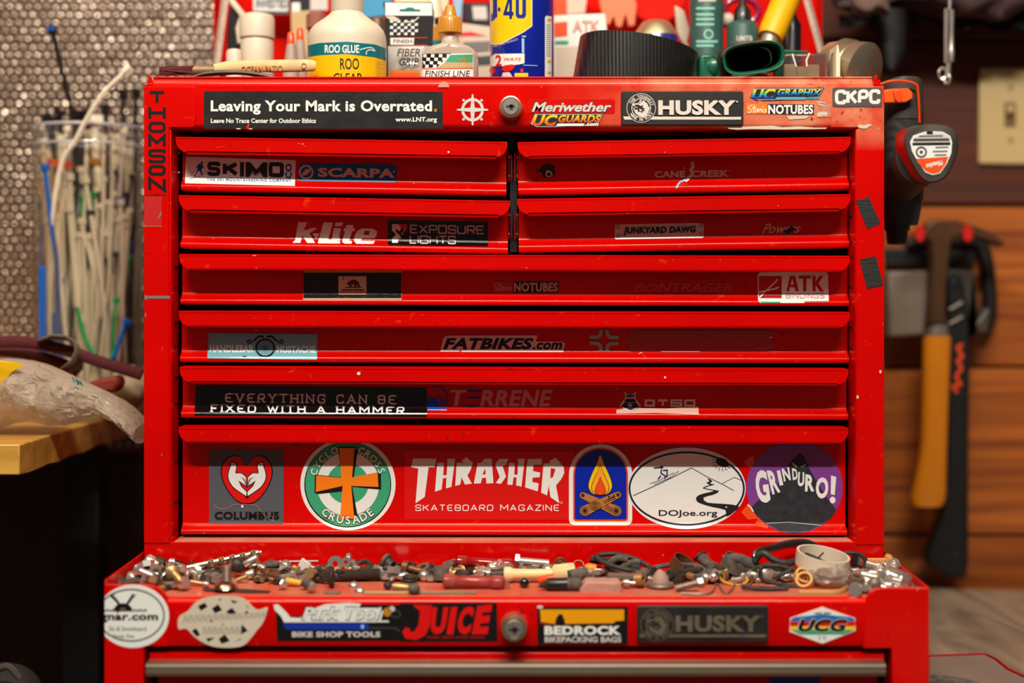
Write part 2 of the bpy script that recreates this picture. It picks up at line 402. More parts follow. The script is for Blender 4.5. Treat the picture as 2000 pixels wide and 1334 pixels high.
    def arc(s, t, cx, cy, r, a0, a1, h, m, bold=0.03, inside=False, same=False, wf=0.85):
        """letters around a circle; angles in degrees clockwise from the top"""
        n = len(t); first = True
        for i, c in enumerate(t):
            if c == ' ': continue
            a = R(a0 + (a1 - a0) * i / max(1, n - 1)); vs, fs, asp = text_mesh(c, bold)
            asp = min(asp, 1.1); ww = h * asp * wf; out = []
            for p, q in vs:
                lx = (p - 0.5) * ww; ly = (q - 0.5) * h
                if inside: ux, uy = -math.cos(a), -math.sin(a); vx, vy = -math.sin(a), math.cos(a)
                else: ux, uy = math.cos(a), math.sin(a); vx, vy = math.sin(a), -math.cos(a)
                bx = cx + r * math.sin(a); by = cy - r * math.cos(a)
                out.append((bx + ux * lx + vx * ly, by + uy * lx + vy * ly))
            s._add(out, fs, m, same or not first); first = False
        return s
    def build(s, parent, surf, label, name='sticker', clip=None, kind=None, step=0.00006, skirt=True):
        mats = []; big = BM(); Sticker.base = (Sticker.base + 0.000023) % 0.0004
        for lv, m, vs, fs in s.items:
            mm = m if not isinstance(m, str) else MATS[m]
            if mm not in mats: mats.append(mm)
            mi = mats.index(mm); b = BM(); bv = [b.verts.new((p[0], p[1], p[2] * 1e4 if len(p) > 2 else 0)) for p in vs]
            for f in fs:
                try: b.faces.new([bv[i] for i in f])
                except ValueError: pass
            if any(len(f) > 4 for f in fs): bmesh.ops.triangulate(b, faces=b.faces[:])
            cuts = [((0, h, 0), (-surf.slope, 1, 0), False) for h in surf.h]
            for v in surf.v:
                xx = v[1] / (surf.yf(v[1], 1.5) - CY) * F + 1000 if isinstance(v, tuple) else v
                cuts.append(((xx, 0, 0), (1, 0, 0), False))
            if clip: cuts.append(((clip, 0, 0), (1, 0, 0), True))
            for co, no, cl in cuts:
                if surf.slope and not cl: co = (1000, co[1], 0)
                g = b.verts[:] + b.edges[:] + b.faces[:]
                bmesh.ops.bisect_plane(b, geom=g, plane_co=co, plane_no=no, clear_inner=cl)
            bm_map = {}
            off = 0.00016 + step * lv + Sticker.base
            for v in b.verts:
                y = 0.0
                p = P(v.co.x, v.co.y, 0.0); y = surf.yf(p.x, p.z)
                for _ in range(3): p = P(v.co.x, v.co.y, y); y = surf.yf(p.x, p.z)
                p = P(v.co.x, v.co.y, y - off - v.co.z * 1e-4); bm_map[v] = big.verts.new(p)
            for f in b.faces:
                nf = big.faces.new([bm_map[v] for v in f.verts]); nf.material_index = mi
                nf.normal_update()
                if nf.normal.y > 0: nf.normal_flip()
            if skirt and lv == s.items[0][0]:
                for e in [e for e in b.edges if len(e.link_faces) == 1]:
                    a, c = bm_map[e.verts[0]], bm_map[e.verts[1]]
                    a2 = big.verts.new(a.co + Vector((0, off, 0))); c2 = big.verts.new(c.co + Vector((0, off, 0)))
                    big.faces.new((a, c, c2, a2)).material_index = mi
            b.free()
        return obj(name, big, mats, parent, label=label, smooth=0, kind=kind)
# ---------------------------------------------------------------- materials
RED = red_paint('red_enamel')
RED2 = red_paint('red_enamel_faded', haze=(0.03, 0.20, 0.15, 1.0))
REDD = red_paint('red_enamel_dusty', dust=0.75)
REDL = red_paint('red_enamel_ledge', dust=0.95, dusty_rgb=(196, 140, 116))
REDI = red_paint('red_enamel_plain', chips=False)
K = {}
for n_, rgb_ in dict(black=(15, 14, 15), char=(34, 30, 31), white=(236, 236, 230), cream=(232, 212, 176), grey=(120, 116, 114), slate=(70, 72, 78),
                     silver=(212, 204, 198), red=(222, 8, 6), dred=(150, 8, 10), orange=(250, 128, 12), dorange=(236, 78, 20), yellow=(250, 200, 20),
                     blue=(14, 50, 160), navy=(18, 26, 62), sky=(90, 170, 200), teal=(0, 112, 118), cyan=(118, 180, 190), green=(60, 165, 120),
                     mint=(150, 214, 194), purple=(128, 62, 146), lime=(170, 215, 70), brown=(182, 118, 58), tan=(200, 170, 120), pink=(214, 150, 130),
                     gold=(190, 128, 30), paleblue=(150, 190, 220), scarpa=(0, 108, 166), magenta=(160, 20, 70), darkgreen=(52, 84, 80), bone=(214, 200, 180)).items():
    K[n_] = mat('print_' + n_, rgb_, rough=0.42, coat=0.25)
WORN_BLACK = mat('worn_black_vinyl', (24, 22, 23), rough=0.5, coat=0.05, spec=0.3, var=0.25, rgb2=(64, 57, 54), vscale=60, bump=0.12, bscale=300)
GLOSS_BLACK = mat('glossy_black_vinyl', (14, 12, 13), rough=0.22, coat=0.8, bump=0.25, bscale=25)
METALTXT = mat('brushed_plate', (222, 210, 200), rough=0.4, metal=0.15, coat=0.2)
CHROME = mat('chrome', (214, 206, 198), rough=0.24, metal=0.8, spec=0.6)
STEEL = mat('zinc_steel', (176, 166, 156), rough=0.38, metal=0.7, var=0.3, vscale=200)
DULL = mat('dull_steel', (142, 124, 110), rough=0.5, metal=0.55, var=0.5, vscale=300)
DARKM = mat('dark_oxide', (72, 60, 52), rough=0.55, metal=0.4, var=0.4, vscale=260)
BRASS = mat('brass', (186, 152, 100), rough=0.42, metal=0.7)
RUSTY = mat('rusty_copper', (138, 92, 66), rough=0.5, metal=0.7, var=0.5, vscale=240)
ALU = mat('aluminium', (206, 198, 190), rough=0.3, metal=0.75, bump=0.1, bscale=200)
RUBBER = mat('black_rubber', (34, 31, 30), rough=0.55, var=0.5, rgb2=(84, 76, 70), vscale=220)
DRUB = mat('dusty_rubber', (72, 64, 60), rough=0.75, var=0.5, rgb2=(128, 112, 100), vscale=200)
BLKP = mat('black_plastic', (26, 24, 24), rough=0.35, coat=0.2)
CREAMP = mat('cream_plastic', (236, 208, 150), rough=0.4, sub=0.1)
TANP = mat('tan_rubber', (210, 158, 92), rough=0.5)
WHITEP = mat('white_plastic', (218, 204, 182), rough=0.42, coat=0.1, sub=0.1)
ORANGEP = mat('orange_plastic', (236, 74, 14), rough=0.35, coat=0.2)
REDT = mat('dark_red_plastic', (150, 10, 16), rough=0.2, coat=0.6)
PINKB = mat('pink_grey_rubber', (190, 140, 126), rough=0.7, var=0.3, vscale=120)
DARKIN = mat('black_interior', (14, 11, 11), rough=0.7)
TAPE = mat('gaffer_tape', (36, 33, 32), rough=0.5, bump=0.3, bscale=420, stretch=(0.2, 1, 2.4))
def bump_weave(m, scale, axis='Z', strength=0.6, mixc=None):
    nt = m.node_tree; N = nt.nodes; L = nt.links; b = N['Principled BSDF']
    tc = N.new('ShaderNodeTexCoord'); wv = N.new('ShaderNodeTexWave'); wv.inputs['Scale'].default_value = scale; wv.bands_direction = axis
    L.new(tc.outputs['Object'], wv.inputs[0]); bn = N.new('ShaderNodeBump'); bn.inputs['Strength'].default_value = strength; bn.inputs['Distance'].default_value = 0.001
    L.new(wv.outputs['Fac'], bn.inputs['Height']); L.new(bn.outputs[0], b.inputs['Normal']); return m

def wood(name, c1, c2, rough=0.45, coat=0.25, sc=(1.2, 30, 30), seed=0.0):
    m = bpy.data.materials.new(name); m.use_nodes = True; nt = m.node_tree; N = nt.nodes; L = nt.links; b = N['Principled BSDF']
    g = N.new('ShaderNodeNewGeometry'); mp = N.new('ShaderNodeMapping'); mp.inputs['Scale'].default_value = sc; mp.inputs['Location'].default_value = (seed, seed * 2, seed)
    oi = N.new('ShaderNodeObjectInfo'); L.new(g.outputs['Position'], mp.inputs[0]); L.new(oi.outputs['Random'], mp.inputs['Rotation'])
    n = N.new('ShaderNodeTexNoise'); n.inputs['Scale'].default_value = 1.6; n.inputs['Detail'].default_value = 8; n.inputs['Distortion'].default_value = 1.2
    L.new(mp.outputs[0], n.inputs[0]); r = N.new('ShaderNodeValToRGB'); r.color_ramp.elements[0].position = 0.32; r.color_ramp.elements[1].position = 0.68
    r.color_ramp.elements[0].color = c3(*c1); r.color_ramp.elements[1].color = c3(*c2); L.new(n.outputs[0], r.inputs[0])
    k = N.new('ShaderNodeTexVoronoi'); k.inputs['Scale'].default_value = 4.2; L.new(g.outputs['Position'], k.inputs[0])
    kr = N.new('ShaderNodeMapRange'); kr.inputs['From Min'].default_value = 0.03; kr.inputs['From Max'].default_value = 0.11; L.new(k.outputs['Distance'], kr.inputs[0])
    mx = N.new('ShaderNodeMix'); mx.data_type = 'RGBA'; L.new(kr.outputs[0], mx.inputs[0]); mx.inputs[6].default_value = c3(c1[0] * .45, c1[1] * .4, c1[2] * .4); L.new(r.outputs[0], mx.inputs[7])
    L.new(mx.outputs[2], b.inputs['Base Color']); b.inputs['Roughness'].default_value = rough; b.inputs['Coat Weight'].default_value = coat
    MATS[name] = m; return m
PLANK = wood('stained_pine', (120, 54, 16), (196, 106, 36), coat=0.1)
PLANKD = wood('dark_pine', (60, 20, 6), (98, 38, 12), seed=3.0, coat=0.0, rough=0.7)
BENCHW = wood('bench_ply', (170, 118, 40), (222, 168, 76), coat=0.1, sc=(2, 20, 20))

# ---------------------------------------------------------------- setting
YW = 0.47
wall = thing('wall_back', 'dark brown horizontal board wall behind the tool chest', 'wall', (0, YW, 0.5), kind='structure'); del wall['category']
zseams = [Z(p, YW) for p in (-265, 78, 402, 717, 1047)]
step_ = 0.2005
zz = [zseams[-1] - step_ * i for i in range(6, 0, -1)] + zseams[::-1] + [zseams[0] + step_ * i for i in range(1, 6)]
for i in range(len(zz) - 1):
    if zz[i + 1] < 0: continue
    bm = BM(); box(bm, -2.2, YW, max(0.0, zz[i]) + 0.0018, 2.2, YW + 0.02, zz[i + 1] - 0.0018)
    obj('plank', bm, PLANKD if zz[i] > Z(717, YW) else PLANK, wall, bevel=0.0022)  # upper boards take the darker wood material
bm = BM(); box(bm, -2.2, YW + 0.012, 0, 2.2, YW + 0.05, 2.6); obj('backing', bm, DARKIN, wall)
bm = BM(); box(bm, -2.2, -3.0, -0.05, 2.2, YW + 0.05, 0.0)
obj('floor', bm, mat('concrete', (110, 100, 92), rough=0.8, var=0.3, vscale=6), label='grey concrete workshop floor', kind='structure')

bm = BM(); box(bm, -2.2, -3.0, 3.0, 2.2, YW + 0.05, 3.05); obj('ceiling', bm, mat('ceiling_white', (225, 218, 205), rough=0.9), label='pale workshop ceiling', kind='structure')
# foil bubble insulation fixed over the boards on the left
FOIL = mat('crinkled_foil', (158, 142, 130), rough=0.3, metal=1.0, bump=0.9, bscale=60, stretch=(0.35, 1, 2.2))
fo = thing('foil_insulation', 'silver foil bubble insulation sheet fixed to the wall behind the cable tie jar', 'insulation', (-0.6, 0.452, 1.0))
bm = BM(); box(bm, -1.15, 0.450, 1.175, -0.12, YW - 0.001, 2.15); obj('foil_sheet', bm, FOIL, fo)
bm = BM(); pit = 0.0112; vs_ = []; fs_ = []
rng = random.Random(3)
ox = -1.0
for j in range(86):
    for i in range(70):
        cx = ox + (i + 0.5 * (j % 2)) * pit; cz = 1.17 + j * pit * 0.87
        if cx > -0.24: continue
        tx = rng.gauss(0, 0.10); tz = rng.gauss(0, 0.10); h = 0.0030 * rng.uniform(0.7, 1.15); rr = pit * 0.46
        b0 = len(vs_)
        for ring, (fr, fh) in enumerate(((1.0, 0.0), (0.86, 0.55), (0.5, 0.9))):
            for k in range(9):
                a = 2 * math.pi * k / 9; dx = math.cos(a) * rr * fr; dz = math.sin(a) * rr * fr
                vs_.append((cx + dx, 0.450 - h * fh - (dx * tx + dz * tz) * (fh), cz + dz))
        vs_.append((cx, 0.450 - h, cz))
        for ring in range(2):
            for k in range(9):
                a, b_ = b0 + ring * 9 + k, b0 + ring * 9 + (k + 1) % 9; fs_.append((a, b_, b_ + 9, a + 9))
        for k in range(9): fs_.append((b0 + 18 + k, b0 + 18 + (k + 1) % 9, b0 + 27))
me = bpy.data.meshes.new('bubble'); me.from_pydata(vs_, [], fs_)
FOILB = mat('foil_bubble', (172, 156, 144), rough=0.17, metal=1.0, bump=0.35, bscale=120)
me.materials.append(FOILB)
for p in me.polygons: p.use_smooth = True
bub = bpy.data.objects.new('bubble_field', me); COL.objects.link(bub); bub.parent = fo; bub.location = -fo.location; bub['kind'] = 'stuff'

# ---------------------------------------------------------------- tool chest (upper)
XL, XR = X(281, 0), X(1727, 0)
YB = 0.30
chest = thing('tool_chest', 'red steel top chest covered in stickers, eight drawers and an open lid', 'tool chest', ((XL + XR) / 2, 0.15, Z(1117, 0)))
zb = Z(1168, -0.11) + 0.0004
def part(name, m, fn, parent=chest, label=None, bevel=0.0008, **k):
    bm = BM(); fn(bm); return obj(name, bm, m, parent, label=label, bevel=bevel, **k)
part('side_panel', RED, lambda b: box(b, XL, 0.004, zb, XL + 0.0015, YB, Z(168, 0)))
part('side_panel', RED, lambda b: box(b, XR - 0.0015, 0.004, zb, XR, YB, Z(168, 0)))
part('back_panel', DARKIN, lambda b: box(b, XL, YB - 0.002, zb, XR, YB, Z(168, 0)))
part('bottom_panel', DARKIN, lambda b: box(b, XL, 0.03, zb, XR, YB, zb + 0.002))
zfloor = Z(252, 0) 
part('till_floor', REDI, lambda b: box(b, XL + 0.002, 0.012, zfloor, XR - 0.002, YB - 0.002, zfloor + 0.0015))
# header with a soft rolled lower edge
def header(b):
    zt, z2 = Z(167, 0), Z(250, 0); r = 0.004
    prof = [(0.011, zt), (0.0, zt), (0.0, z2 + r)] + [(r - r * math.cos(R(a)), z2 + r - r * math.sin(R(a))) for a in range(15, 91, 15)] + [(0.034, z2 - 0.0005), (0.034, z2 + 0.002), (0.011, z2 + 0.0045)]
    loft(b, [[Vector((x, y, z)) for y, z in prof] for x in (XL + 0.0005, XR - 0.0005)])
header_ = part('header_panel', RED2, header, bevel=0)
def post(b, left=True):
    if left:
        o = [(281, 171)] + [(283, 169), (376, 169)] + [(382 - 5 * math.cos(R(a)) , 174 - 5 * math.sin(R(a))) for a in (120, 150, 180)] 
        o = [(281, 169), (376, 169), (380, 171), (382, 175), (382, 241), (380, 246), (376, 248.5), (332, 248.5), (330, 250), (331, 1061), (281, 1061)]
    else:
        o = [(1727, 169), (1626, 169), (1623, 172), (1623, 248.5), (1674, 248.5), (1676.5, 250), (1676, 253), (1673, 254), (1672, 1064), (1727, 1064)]
    pprism(b, o, -0.0009, 0.004)
part('corner_post', RED, lambda b: post(b, True), bevel=0.0004)
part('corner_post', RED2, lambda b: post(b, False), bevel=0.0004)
def jamb(b, left=True):
    if left: box(b, X(281, 0) + 0.001, 0.001, zb, X(334, 0), 0.030, Z(250, 0))
    else: box(b, X(1671, 0), 0.001, zb, X(1727, 0) - 0.001, 0.030, Z(250, 0))
part('jamb', RED, lambda b: jamb(b, True), bevel=0.001)
part('jamb', RED, lambda b: jamb(b, False), bevel=0.001)
# slot marks down the jambs: punched slide tabs
for sgn, px in ((1, 334.0), (-1, 1671.0)):
    for py in (520, 560, 628, 675, 738, 790, 905, 985) if sgn > 0 else (350, 420, 470, 500, 560, 640, 680, 790):
        bm = BM(); x_ = X(px, 0); box(bm, x_ - 0.0001, 0.010, Z(py + 3, 0), x_ + sgn * 0.0007, 0.026, Z(py, 0)); obj('slide_tab', bm, DARKIN, chest)
# bottom rail and dusty ledge
part('bottom_rail', RED, lambda b: box(b, X(281, 0), 0.0, zb, X(1727, 0), 0.03, Z(1058.5, 0)), bevel=0.001)
part('ledge', REDL, lambda b: box(b, X(340, 0), 0.0006, Z(1058.6, 0), X(1666, 0), 0.032, Z(1057.9, 0)), bevel=0, label='ledge under the bottom drawer coated in brown dust')
# top rail: stepped rolled rim around the till
def toprail(b):
    z0, z1 = Z(168, 0), Z(150, 0.006)
    prof = [(0.012, z0), (0.0005, z0), (0.0005, z0 + 0.0006), (0.0022, z0 + 0.0012), (0.0022, z0 + 0.0022), (0.0030, z0 + 0.0042), (0.0052, z1 - 0.0020), (0.0042, z1 - 0.0014), (0.0042, z1 - 0.0006), (0.0050, z1), (0.012, z1)]
    loft(b, [[Vector((x, y, z)) for y, z in prof] for x in (X(297, 0), X(1706, 0))])
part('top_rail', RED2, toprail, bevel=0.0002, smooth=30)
part('rail_end', RED, lambda b: (pprism(b, [(290, 143), (294, 147), (297, 154), (297, 168), (290, 168)], 0.001, 0.0022), pprism(b, [(283, 166), (293, 162), (297, 162), (297, 169), (283, 169)], 0.0, 0.02)))
part('rail_end', RED, lambda b: (pprism(b, [(1706, 152), (1712, 146), (1714, 146), (1714, 167), (1706, 167)], 0.001, 0.0022), pprism(b, [(1706, 160), (1712, 162), (1722, 166), (1722, 169), (1706, 169)], 0.0, 0.02)))
part('side_rim', RED, lambda b: box(b, XL, 0.012, Z(168, 0), XL + 0.006, YB, Z(152, 0)))
part('side_rim', RED, lambda b: box(b, XR - 0.006, 0.012, Z(168, 0), XR, YB, Z(152, 0)))
part('rear_rim', RED, lambda b: box(b, XL, YB - 0.004, Z(168, 0), XR, YB, Z(152, 0)))
# open lid standing up behind the till
zl0 = Z(152, 0)
lid = part('lid', REDI, lambda b: (box(b, X(425, YB), YB, zl0, X(1598, YB), YB + 0.0015, zl0 + 0.34), box(b, X(425, YB), YB - 0.022, zl0, X(425, YB) + 0.0015, YB, zl0 + 0.34),
                                  box(b, X(1598, YB) - 0.0015, YB - 0.022, zl0, X(1598, YB), YB, zl0 + 0.34)), label='open red lid standing upright behind the bottles')
for a, b_ in (((420, 150), (447, -60)), ((1612, 130), (1560, -60))):
    bm = BM(); yy = 0.24
    tube(bm, [P(a[0], a[1], yy), P(b_[0], b_[1], YB - 0.03)], 0.0042, 6, flat=0.35); obj('lid_stay', bm, DULL, chest)
# lock
def lock_at(parent, px, py, y0, r, label, s=1.0):
    c = P(px, py, y0)
    bm = BM(); lathe(bm, c + Vector((0, 0.001, 0)), c + Vector((0, -0.014 * s, 0)), [(0, r * 1.08), (0.1, r * 1.08), (0.9, r), (0.985, r * 0.96), (1.0, r * 0.86), (0.93, r * 0.80), (0.93, 0.0)], 40, cap=False)
    o = obj('lock', bm, mat('lock_nickel', (206, 186, 160), rough=0.32, metal=0.9), parent, label=label)
    bm = BM(); yf = c + Vector((0, -0.0132 * s, 0))
    lathe(bm, yf + Vector((0, 0.002, 0)), yf + Vector((0, -0.0016, 0)), [(0, r * 0.72), (0.8, r * 0.72), (1, r * 0.66), (1.0, 0)], 36, cap=False); obj('lock_cylinder', bm, STEEL, o)
    bm = BM(); box(bm, yf.x - r * .42, yf.y - 0.0019, yf.z - r * 0.09, yf.x + r * .38, yf.y - 0.0012, yf.z + r * 0.09); box(bm, yf.x - r * .12, yf.y - 0.0019, yf.z - r * .3, yf.x + r * .2, yf.y - 0.0013, yf.z + r * .2); obj('keyhole', bm, DARKM, o)
    return o
lock_at(chest, 997.5, 212, 0, S(21.5), 'round nickel keyed lock in the middle of the red header')

# ---- drawers
YL, YP = 0.004, 0.026
SURF = {}
def drawer(key, l0, l1, b0, b1, tl, tr, hl, ts, th, tb, label=None, curl=(22, 30)):
    slope = (tr - tl) / (l1 - l0); xm = X((l0 + l1) / 2, YL); tm = (tl + tr) / 2; tilt = -slope
    zt, zlb = Z(tm, YL), Z(tm + hl, YL); zs, zh, zbm = Z(tm + ts, YP), Z(tm + th, YP - .006), Z(tm + tb, YP - .007)
    tz = lambda x, z: z + tilt * (x - xm)
    bm = BM(); xa, xb = X(b0, YP), X(b1, YP)
    prof = [(0.24, zt - .004), (YP, zt - .001), (YP, zs + .002), (YP - .0006, zs), (YP - .0052, zh + .0012), (YP - .0066, zh + .0003), (YP - .0072, zh - .0010), (YP - .0072, zbm + .0016), (YP - .0062, zbm + .0003), (YP - .004, zbm), (0.24, zbm)]
    n = 6
    loft(bm, [[Vector((xa + (xb - xa) * i / n, y, tz(xa + (xb - xa) * i / n, z))) for y, z in prof] for i in range(n + 1)])
    d = obj('drawer', bm, RED, chest, label=label, smooth=50)
    bm = BM(); x0, x1 = X(l0, YL), X(l1, YL); rx, rz = S(curl[0]), S(curl[1])
    pts = [(x0, zt), (x1, zt)] + [(x1 - rx + rx * math.cos(R(a)), zt - S(6) - (rz - S(6)) * math.sin(R(a))) for a in range(0, 91, 15)] + [(x0 + rx - rx * math.cos(R(a)), zt - S(6) - (rz - S(6)) * math.sin(R(a))) for a in range(90, -1, -15)]
    a = [bm.verts.new((x, YL, tz(x, z))) for x, z in pts]; b = [bm.verts.new((x, YL + .0012, tz(x, z))) for x, z in pts]; m_ = len(pts)
    fs = [bm.faces.new(a), bm.faces.new(b[::-1])] + [bm.faces.new((a[i], b[i], b[(i + 1) % m_], a[(i + 1) % m_])) for i in range(m_)]
    bmesh.ops.recalc_face_normals(bm, faces=fs)
    # rolled top strip back to the panel
    r = 0.0016; tp = [(YL, zt - r * 1.2)] + [(YL + r - r * math.cos(R(q)), zt - r * 1.0 + r * math.sin(R(q))) for q in range(0, 91, 22)] + [(YP + .001, zt + .0002), (YP + .001, zt - .001), (YL + r, zt - .0011)]
    loft(bm, [[Vector((x, y, tz(x, z))) for y, z in tp] for x in (x0, x1)])
    # lower curl
    xa2, xb2 = x0 + rx, x1 - rx; zc = zt - rz
    cp = [(YL, zc + .001), (YL, zlb + .0016), (YL + .0005, zlb + .0004), (YL + .0018, zlb), (YL + .009, zlb + .0007), (YL + .009, zlb + .0016), (YL + .002, zlb + .0012), (YL + .0014, zc + .001)]
    loft(bm, [[Vector((x, y, tz(x, z))) for y, z in cp] for x in (xa2, xb2)])
    obj('drawer_pull', bm, RED, d, smooth=35)
    fr = [(z, y) for y, z in prof[1:8]]
    def yf(x, z):
        q = z - tilt * (x - xm)
        if q >= fr[1][0]: return YP
        for (za, ya), (zb_, yb) in zip(fr[1:], fr[2:]):
            if q >= zb_: return ya + (yb - ya) * (za - q) / (za - zb_)
        return YP - .0072
    pyb = lambda z, y: HZ + (CZ - z) / (y - CY) * F - tm
    c0 = tm + slope * (1000 - (l0 + l1) / 2)
    SURF[key] = (d, Surf(yf, h=[c0 + pyb(z, y) for z, y in fr[1:]], slope=slope), slope)
    return d
drawer('r1l', 343, 991, 357, 989, 267, 277, 34, 83, 94, 104.5, 'left drawer of the top row with a white skier sticker')
drawer('r1r', 1011, 1662, 1012, 1655, 277.5, 267, 33, 80, 91, 103, 'right drawer of the top row, bare but for one faint word')
drawer('r2l', 349, 996, 356, 992, 381, 392, 34, 83, 93, 104, 'left drawer of the second row with white slanted letters')
drawer('r2r', 1010, 1661, 1013, 1655, 388.5, 379, 34, 81, 92, 105, 'right drawer of the second row with a small metal look plate')
drawer('r3', 350, 1660, 356, 1655, 496, 499.5, 32, 78, 89, 98.5, 'full-width third drawer with a bear flag strip')
drawer('r4', 349, 1660, 355, 1655, 607.5, 609.5, 32, 79, 90, 100, 'full-width fourth drawer with a pale blue moustache sticker')
drawer('r5', 351, 1657, 357, 1653, 716.5, 721, 33, 78, 89, 100, 'full-width fifth drawer with a long black slogan sticker')
drawer('r6', 349, 1657, 357, 1651, 834.5, 836.5, 31, 189, 201, 210, 'deep bottom drawer with six large stickers', curl=(22, 29))
# divider between the half-width drawers, slides
bm = BM(); box(bm, X(996, .03), 0.030, Z(492, .03), X(1010, .03), 0.05, Z(255, .03)); obj('divider', bm, DARKIN, chest)
for py0 in (299, 412):
    for px in (996.5, 1008):
        bm = BM(); pts = [P(px - 2.5, py0, .02), P(px + 2.5, py0 + 5, .02), P(px + 2.5, py0 + 50, .02), P(px - 2.5, py0 + 55, .02)]
        tube(bm, pts, 0.0003, 5, True); obj('drawer_slide', bm, REDI, chest)
    for dy in (8, 45):
        for px in (994, 1010):
            bm = BM(); ball(bm, P(px, py0 + dy, .024), 0.0011, 8); obj('slide_rivet', bm, STEEL, chest)
for py in (298, 337): 
    bm = BM(); ball(bm, P(349, py, .024), 0.0013, 8); obj('slide_rivet', bm, STEEL, chest)
for px, py in ((1656, 633), (1658, 673), (1656, 783)):
    bm = BM(); tube(bm, [P(px, py, .03), P(px + 3, py + 3, .03), P(px + 3, py + 9, .03)], 0.0006, 6); obj('slide_catch', bm, STEEL, chest)

# ---------------------------------------------------------------- rolling cabinet (lower)
YF = -0.11
XL2, XR2 = X(204, YF), X(1815, YF)
cab = thing('rolling_cabinet', 'red steel lower tool cabinet with a hardware-strewn tray top', 'tool cabinet', ((XL2 + XR2) / 2, 0.1, 0.0))
zt_ = Z(1168, YF); TZ = zt_
part('tray_floor', REDD, lambda b: box(b, XL2 + 0.002, YF + 0.005, zt_ - 0.002, XR2 - 0.002, YB, zt_ + 0.0001), cab, label='dusty red tray floor')
def sidep(b, x, zf, zr, th):
    prof = [(YF, 0.1), (YB + 0.0, 0.1), (YB + 0.0, zr), (YF + 0.002, zf), (YF, zf - .001)]
    a = [b.verts.new((x, y, z)) for y, z in prof]; c = [b.verts.new((x + th, y, z)) for y, z in prof]; n = len(prof)
    fs = [b.faces.new(a), b.faces.new(c[::-1])] + [b.faces.new((a[i], c[i], c[(i + 1) % n], a[(i + 1) % n])) for i in range(n)]
    bmesh.ops.recalc_face_normals(b, faces=fs)
zrL = Z(1132, YF); zrR = Z(1146, YF)
part('side_panel', RED, lambda b: sidep(b, XL2, zrL, zrL + 0.004, 0.0016), cab)
part('side_panel', RED, lambda b: sidep(b, XR2 - 0.0016, zrR, zrR + 0.012, 0.0016), cab)
part('back_panel', DARKIN, lambda b: box(b, XL2, YB - 0.002, 0.1, XR2, YB, zt_ - 0.002), cab)
# front: header bar with raised scooped corners
def fcorner(b, left):
    if left: o = [(204, 1133), (206, 1142), (290, 1142), (305, 1146), (318, 1155), (326, 1168), (329, 1180), (329, 1262), (281, 1262), (281, 1400), (204, 1400)]
    else: o = [(1815, 1147), (1812, 1148), (1725, 1148), (1708, 1151), (1697, 1160), (1691, 1172), (1688, 1182), (1686, 1266), (1742, 1266), (1742, 1400), (1815, 1400)]
    pprism(b, o, YF - 0.0012, YF + 0.003)
part('front_corner', RED, lambda b: fcorner(b, True), cab, bevel=0.0006)
part('front_corner', RED, lambda b: fcorner(b, False), cab, bevel=0.0006)
def lheader(b):
    zt, z2 = zt_, Z(1262, YF); r = 0.0055
    prof = [(YF + .05, zt - .0006)] + [(YF + r - r * math.cos(R(a)), zt - r + r * math.sin(R(a))) for a in range(90, -1, -15)] + [(YF, z2 + .003), (YF + .001, z2), (YF + .03, z2), (YF + .03, zt - .004)]
    loft(b, [[Vector((x, y, z)) for y, z in prof] for x in (X(206, YF), X(1813, YF))])
part('header_panel', RED, lheader, cab, bevel=0, smooth=60)
0 and part('tray_lip', REDD, lambda b: box(b, X(310, YF), YF + 0.004, zt_ - 0.001, X(1700, YF), YF + 0.05, zt_ + 0.0003), cab, bevel=0)
part('corner_post', RED, lambda b: box(b, X(204, YF), YF, 0.12, X(281, YF), YF + .03, Z(1262, YF)), cab)
part('corner_post', RED, lambda b: box(b, X(1742, YF), YF, 0.12, X(1815, YF), YF + .03, Z(1262, YF)), cab)
part('cavity', DARKIN, lambda b: box(b, X(283, YF), YF + .028, 0.12, X(1740, YF), YF + .04, Z(1262, YF)), cab, bevel=0)
ld = part('drawer', RED, lambda b: (box(b, X(289, YF), YF + .004, Z(1293, YF), X(1730, YF), YF + .027, Z(1277, YF)), box(b, X(300, YF), YF + .014, Z(1700, YF), X(1722, YF), YF + .027, Z(1290, YF))), cab, label='lower cabinet drawer with a long bare metal pull')
def pull(b):
    z0, z1 = Z(1322, YF), Z(1290, YF)
    prof = [(YF + .012, z1), (YF + .002, z1), (YF - .003, z1 - .002), (YF - .004, z1 - .0045), (YF - .0032, z1 - .0055), (YF - .0040, z0 + .004), (YF - .002, z0 + .001), (YF + .004, z0), (YF + .012, z0 + .002)]
    loft(b, [[Vector((x, y, z)) for y, z in prof] for x in (X(287, YF), X(1728, YF))])
bm = BM(); pull(bm); obj('metal_pull', bm, mat('satin_aluminium', (190, 172, 150), rough=0.33, metal=0.95, bump=0.2, bscale=14), ld, label='long satin aluminium drawer pull', smooth=30)
bm = BM(); pbox(bm, 1503, 1323, 1602, 1345, YF + .0135, YF + .014); obj('tape_strip', bm, K['blue'], ld)
for xx in (XL2 + .06, XR2 - .06):
    for yy in (YF + .07, YB - .06):
        bm = BM(); lathe(bm, (xx - .012, yy, .05), (xx + .012, yy, .05), [(0, .045), (.1, .05), (.9, .05), (1, .045)], 24); box(bm, xx - .018, yy - .02, .05, xx + .018, yy + .02, .12); obj('caster', bm, BLKP, cab)
lock_at(cab, 1004, 1221, YF, S(24.5, YF), 'worn round lock in the lower header')
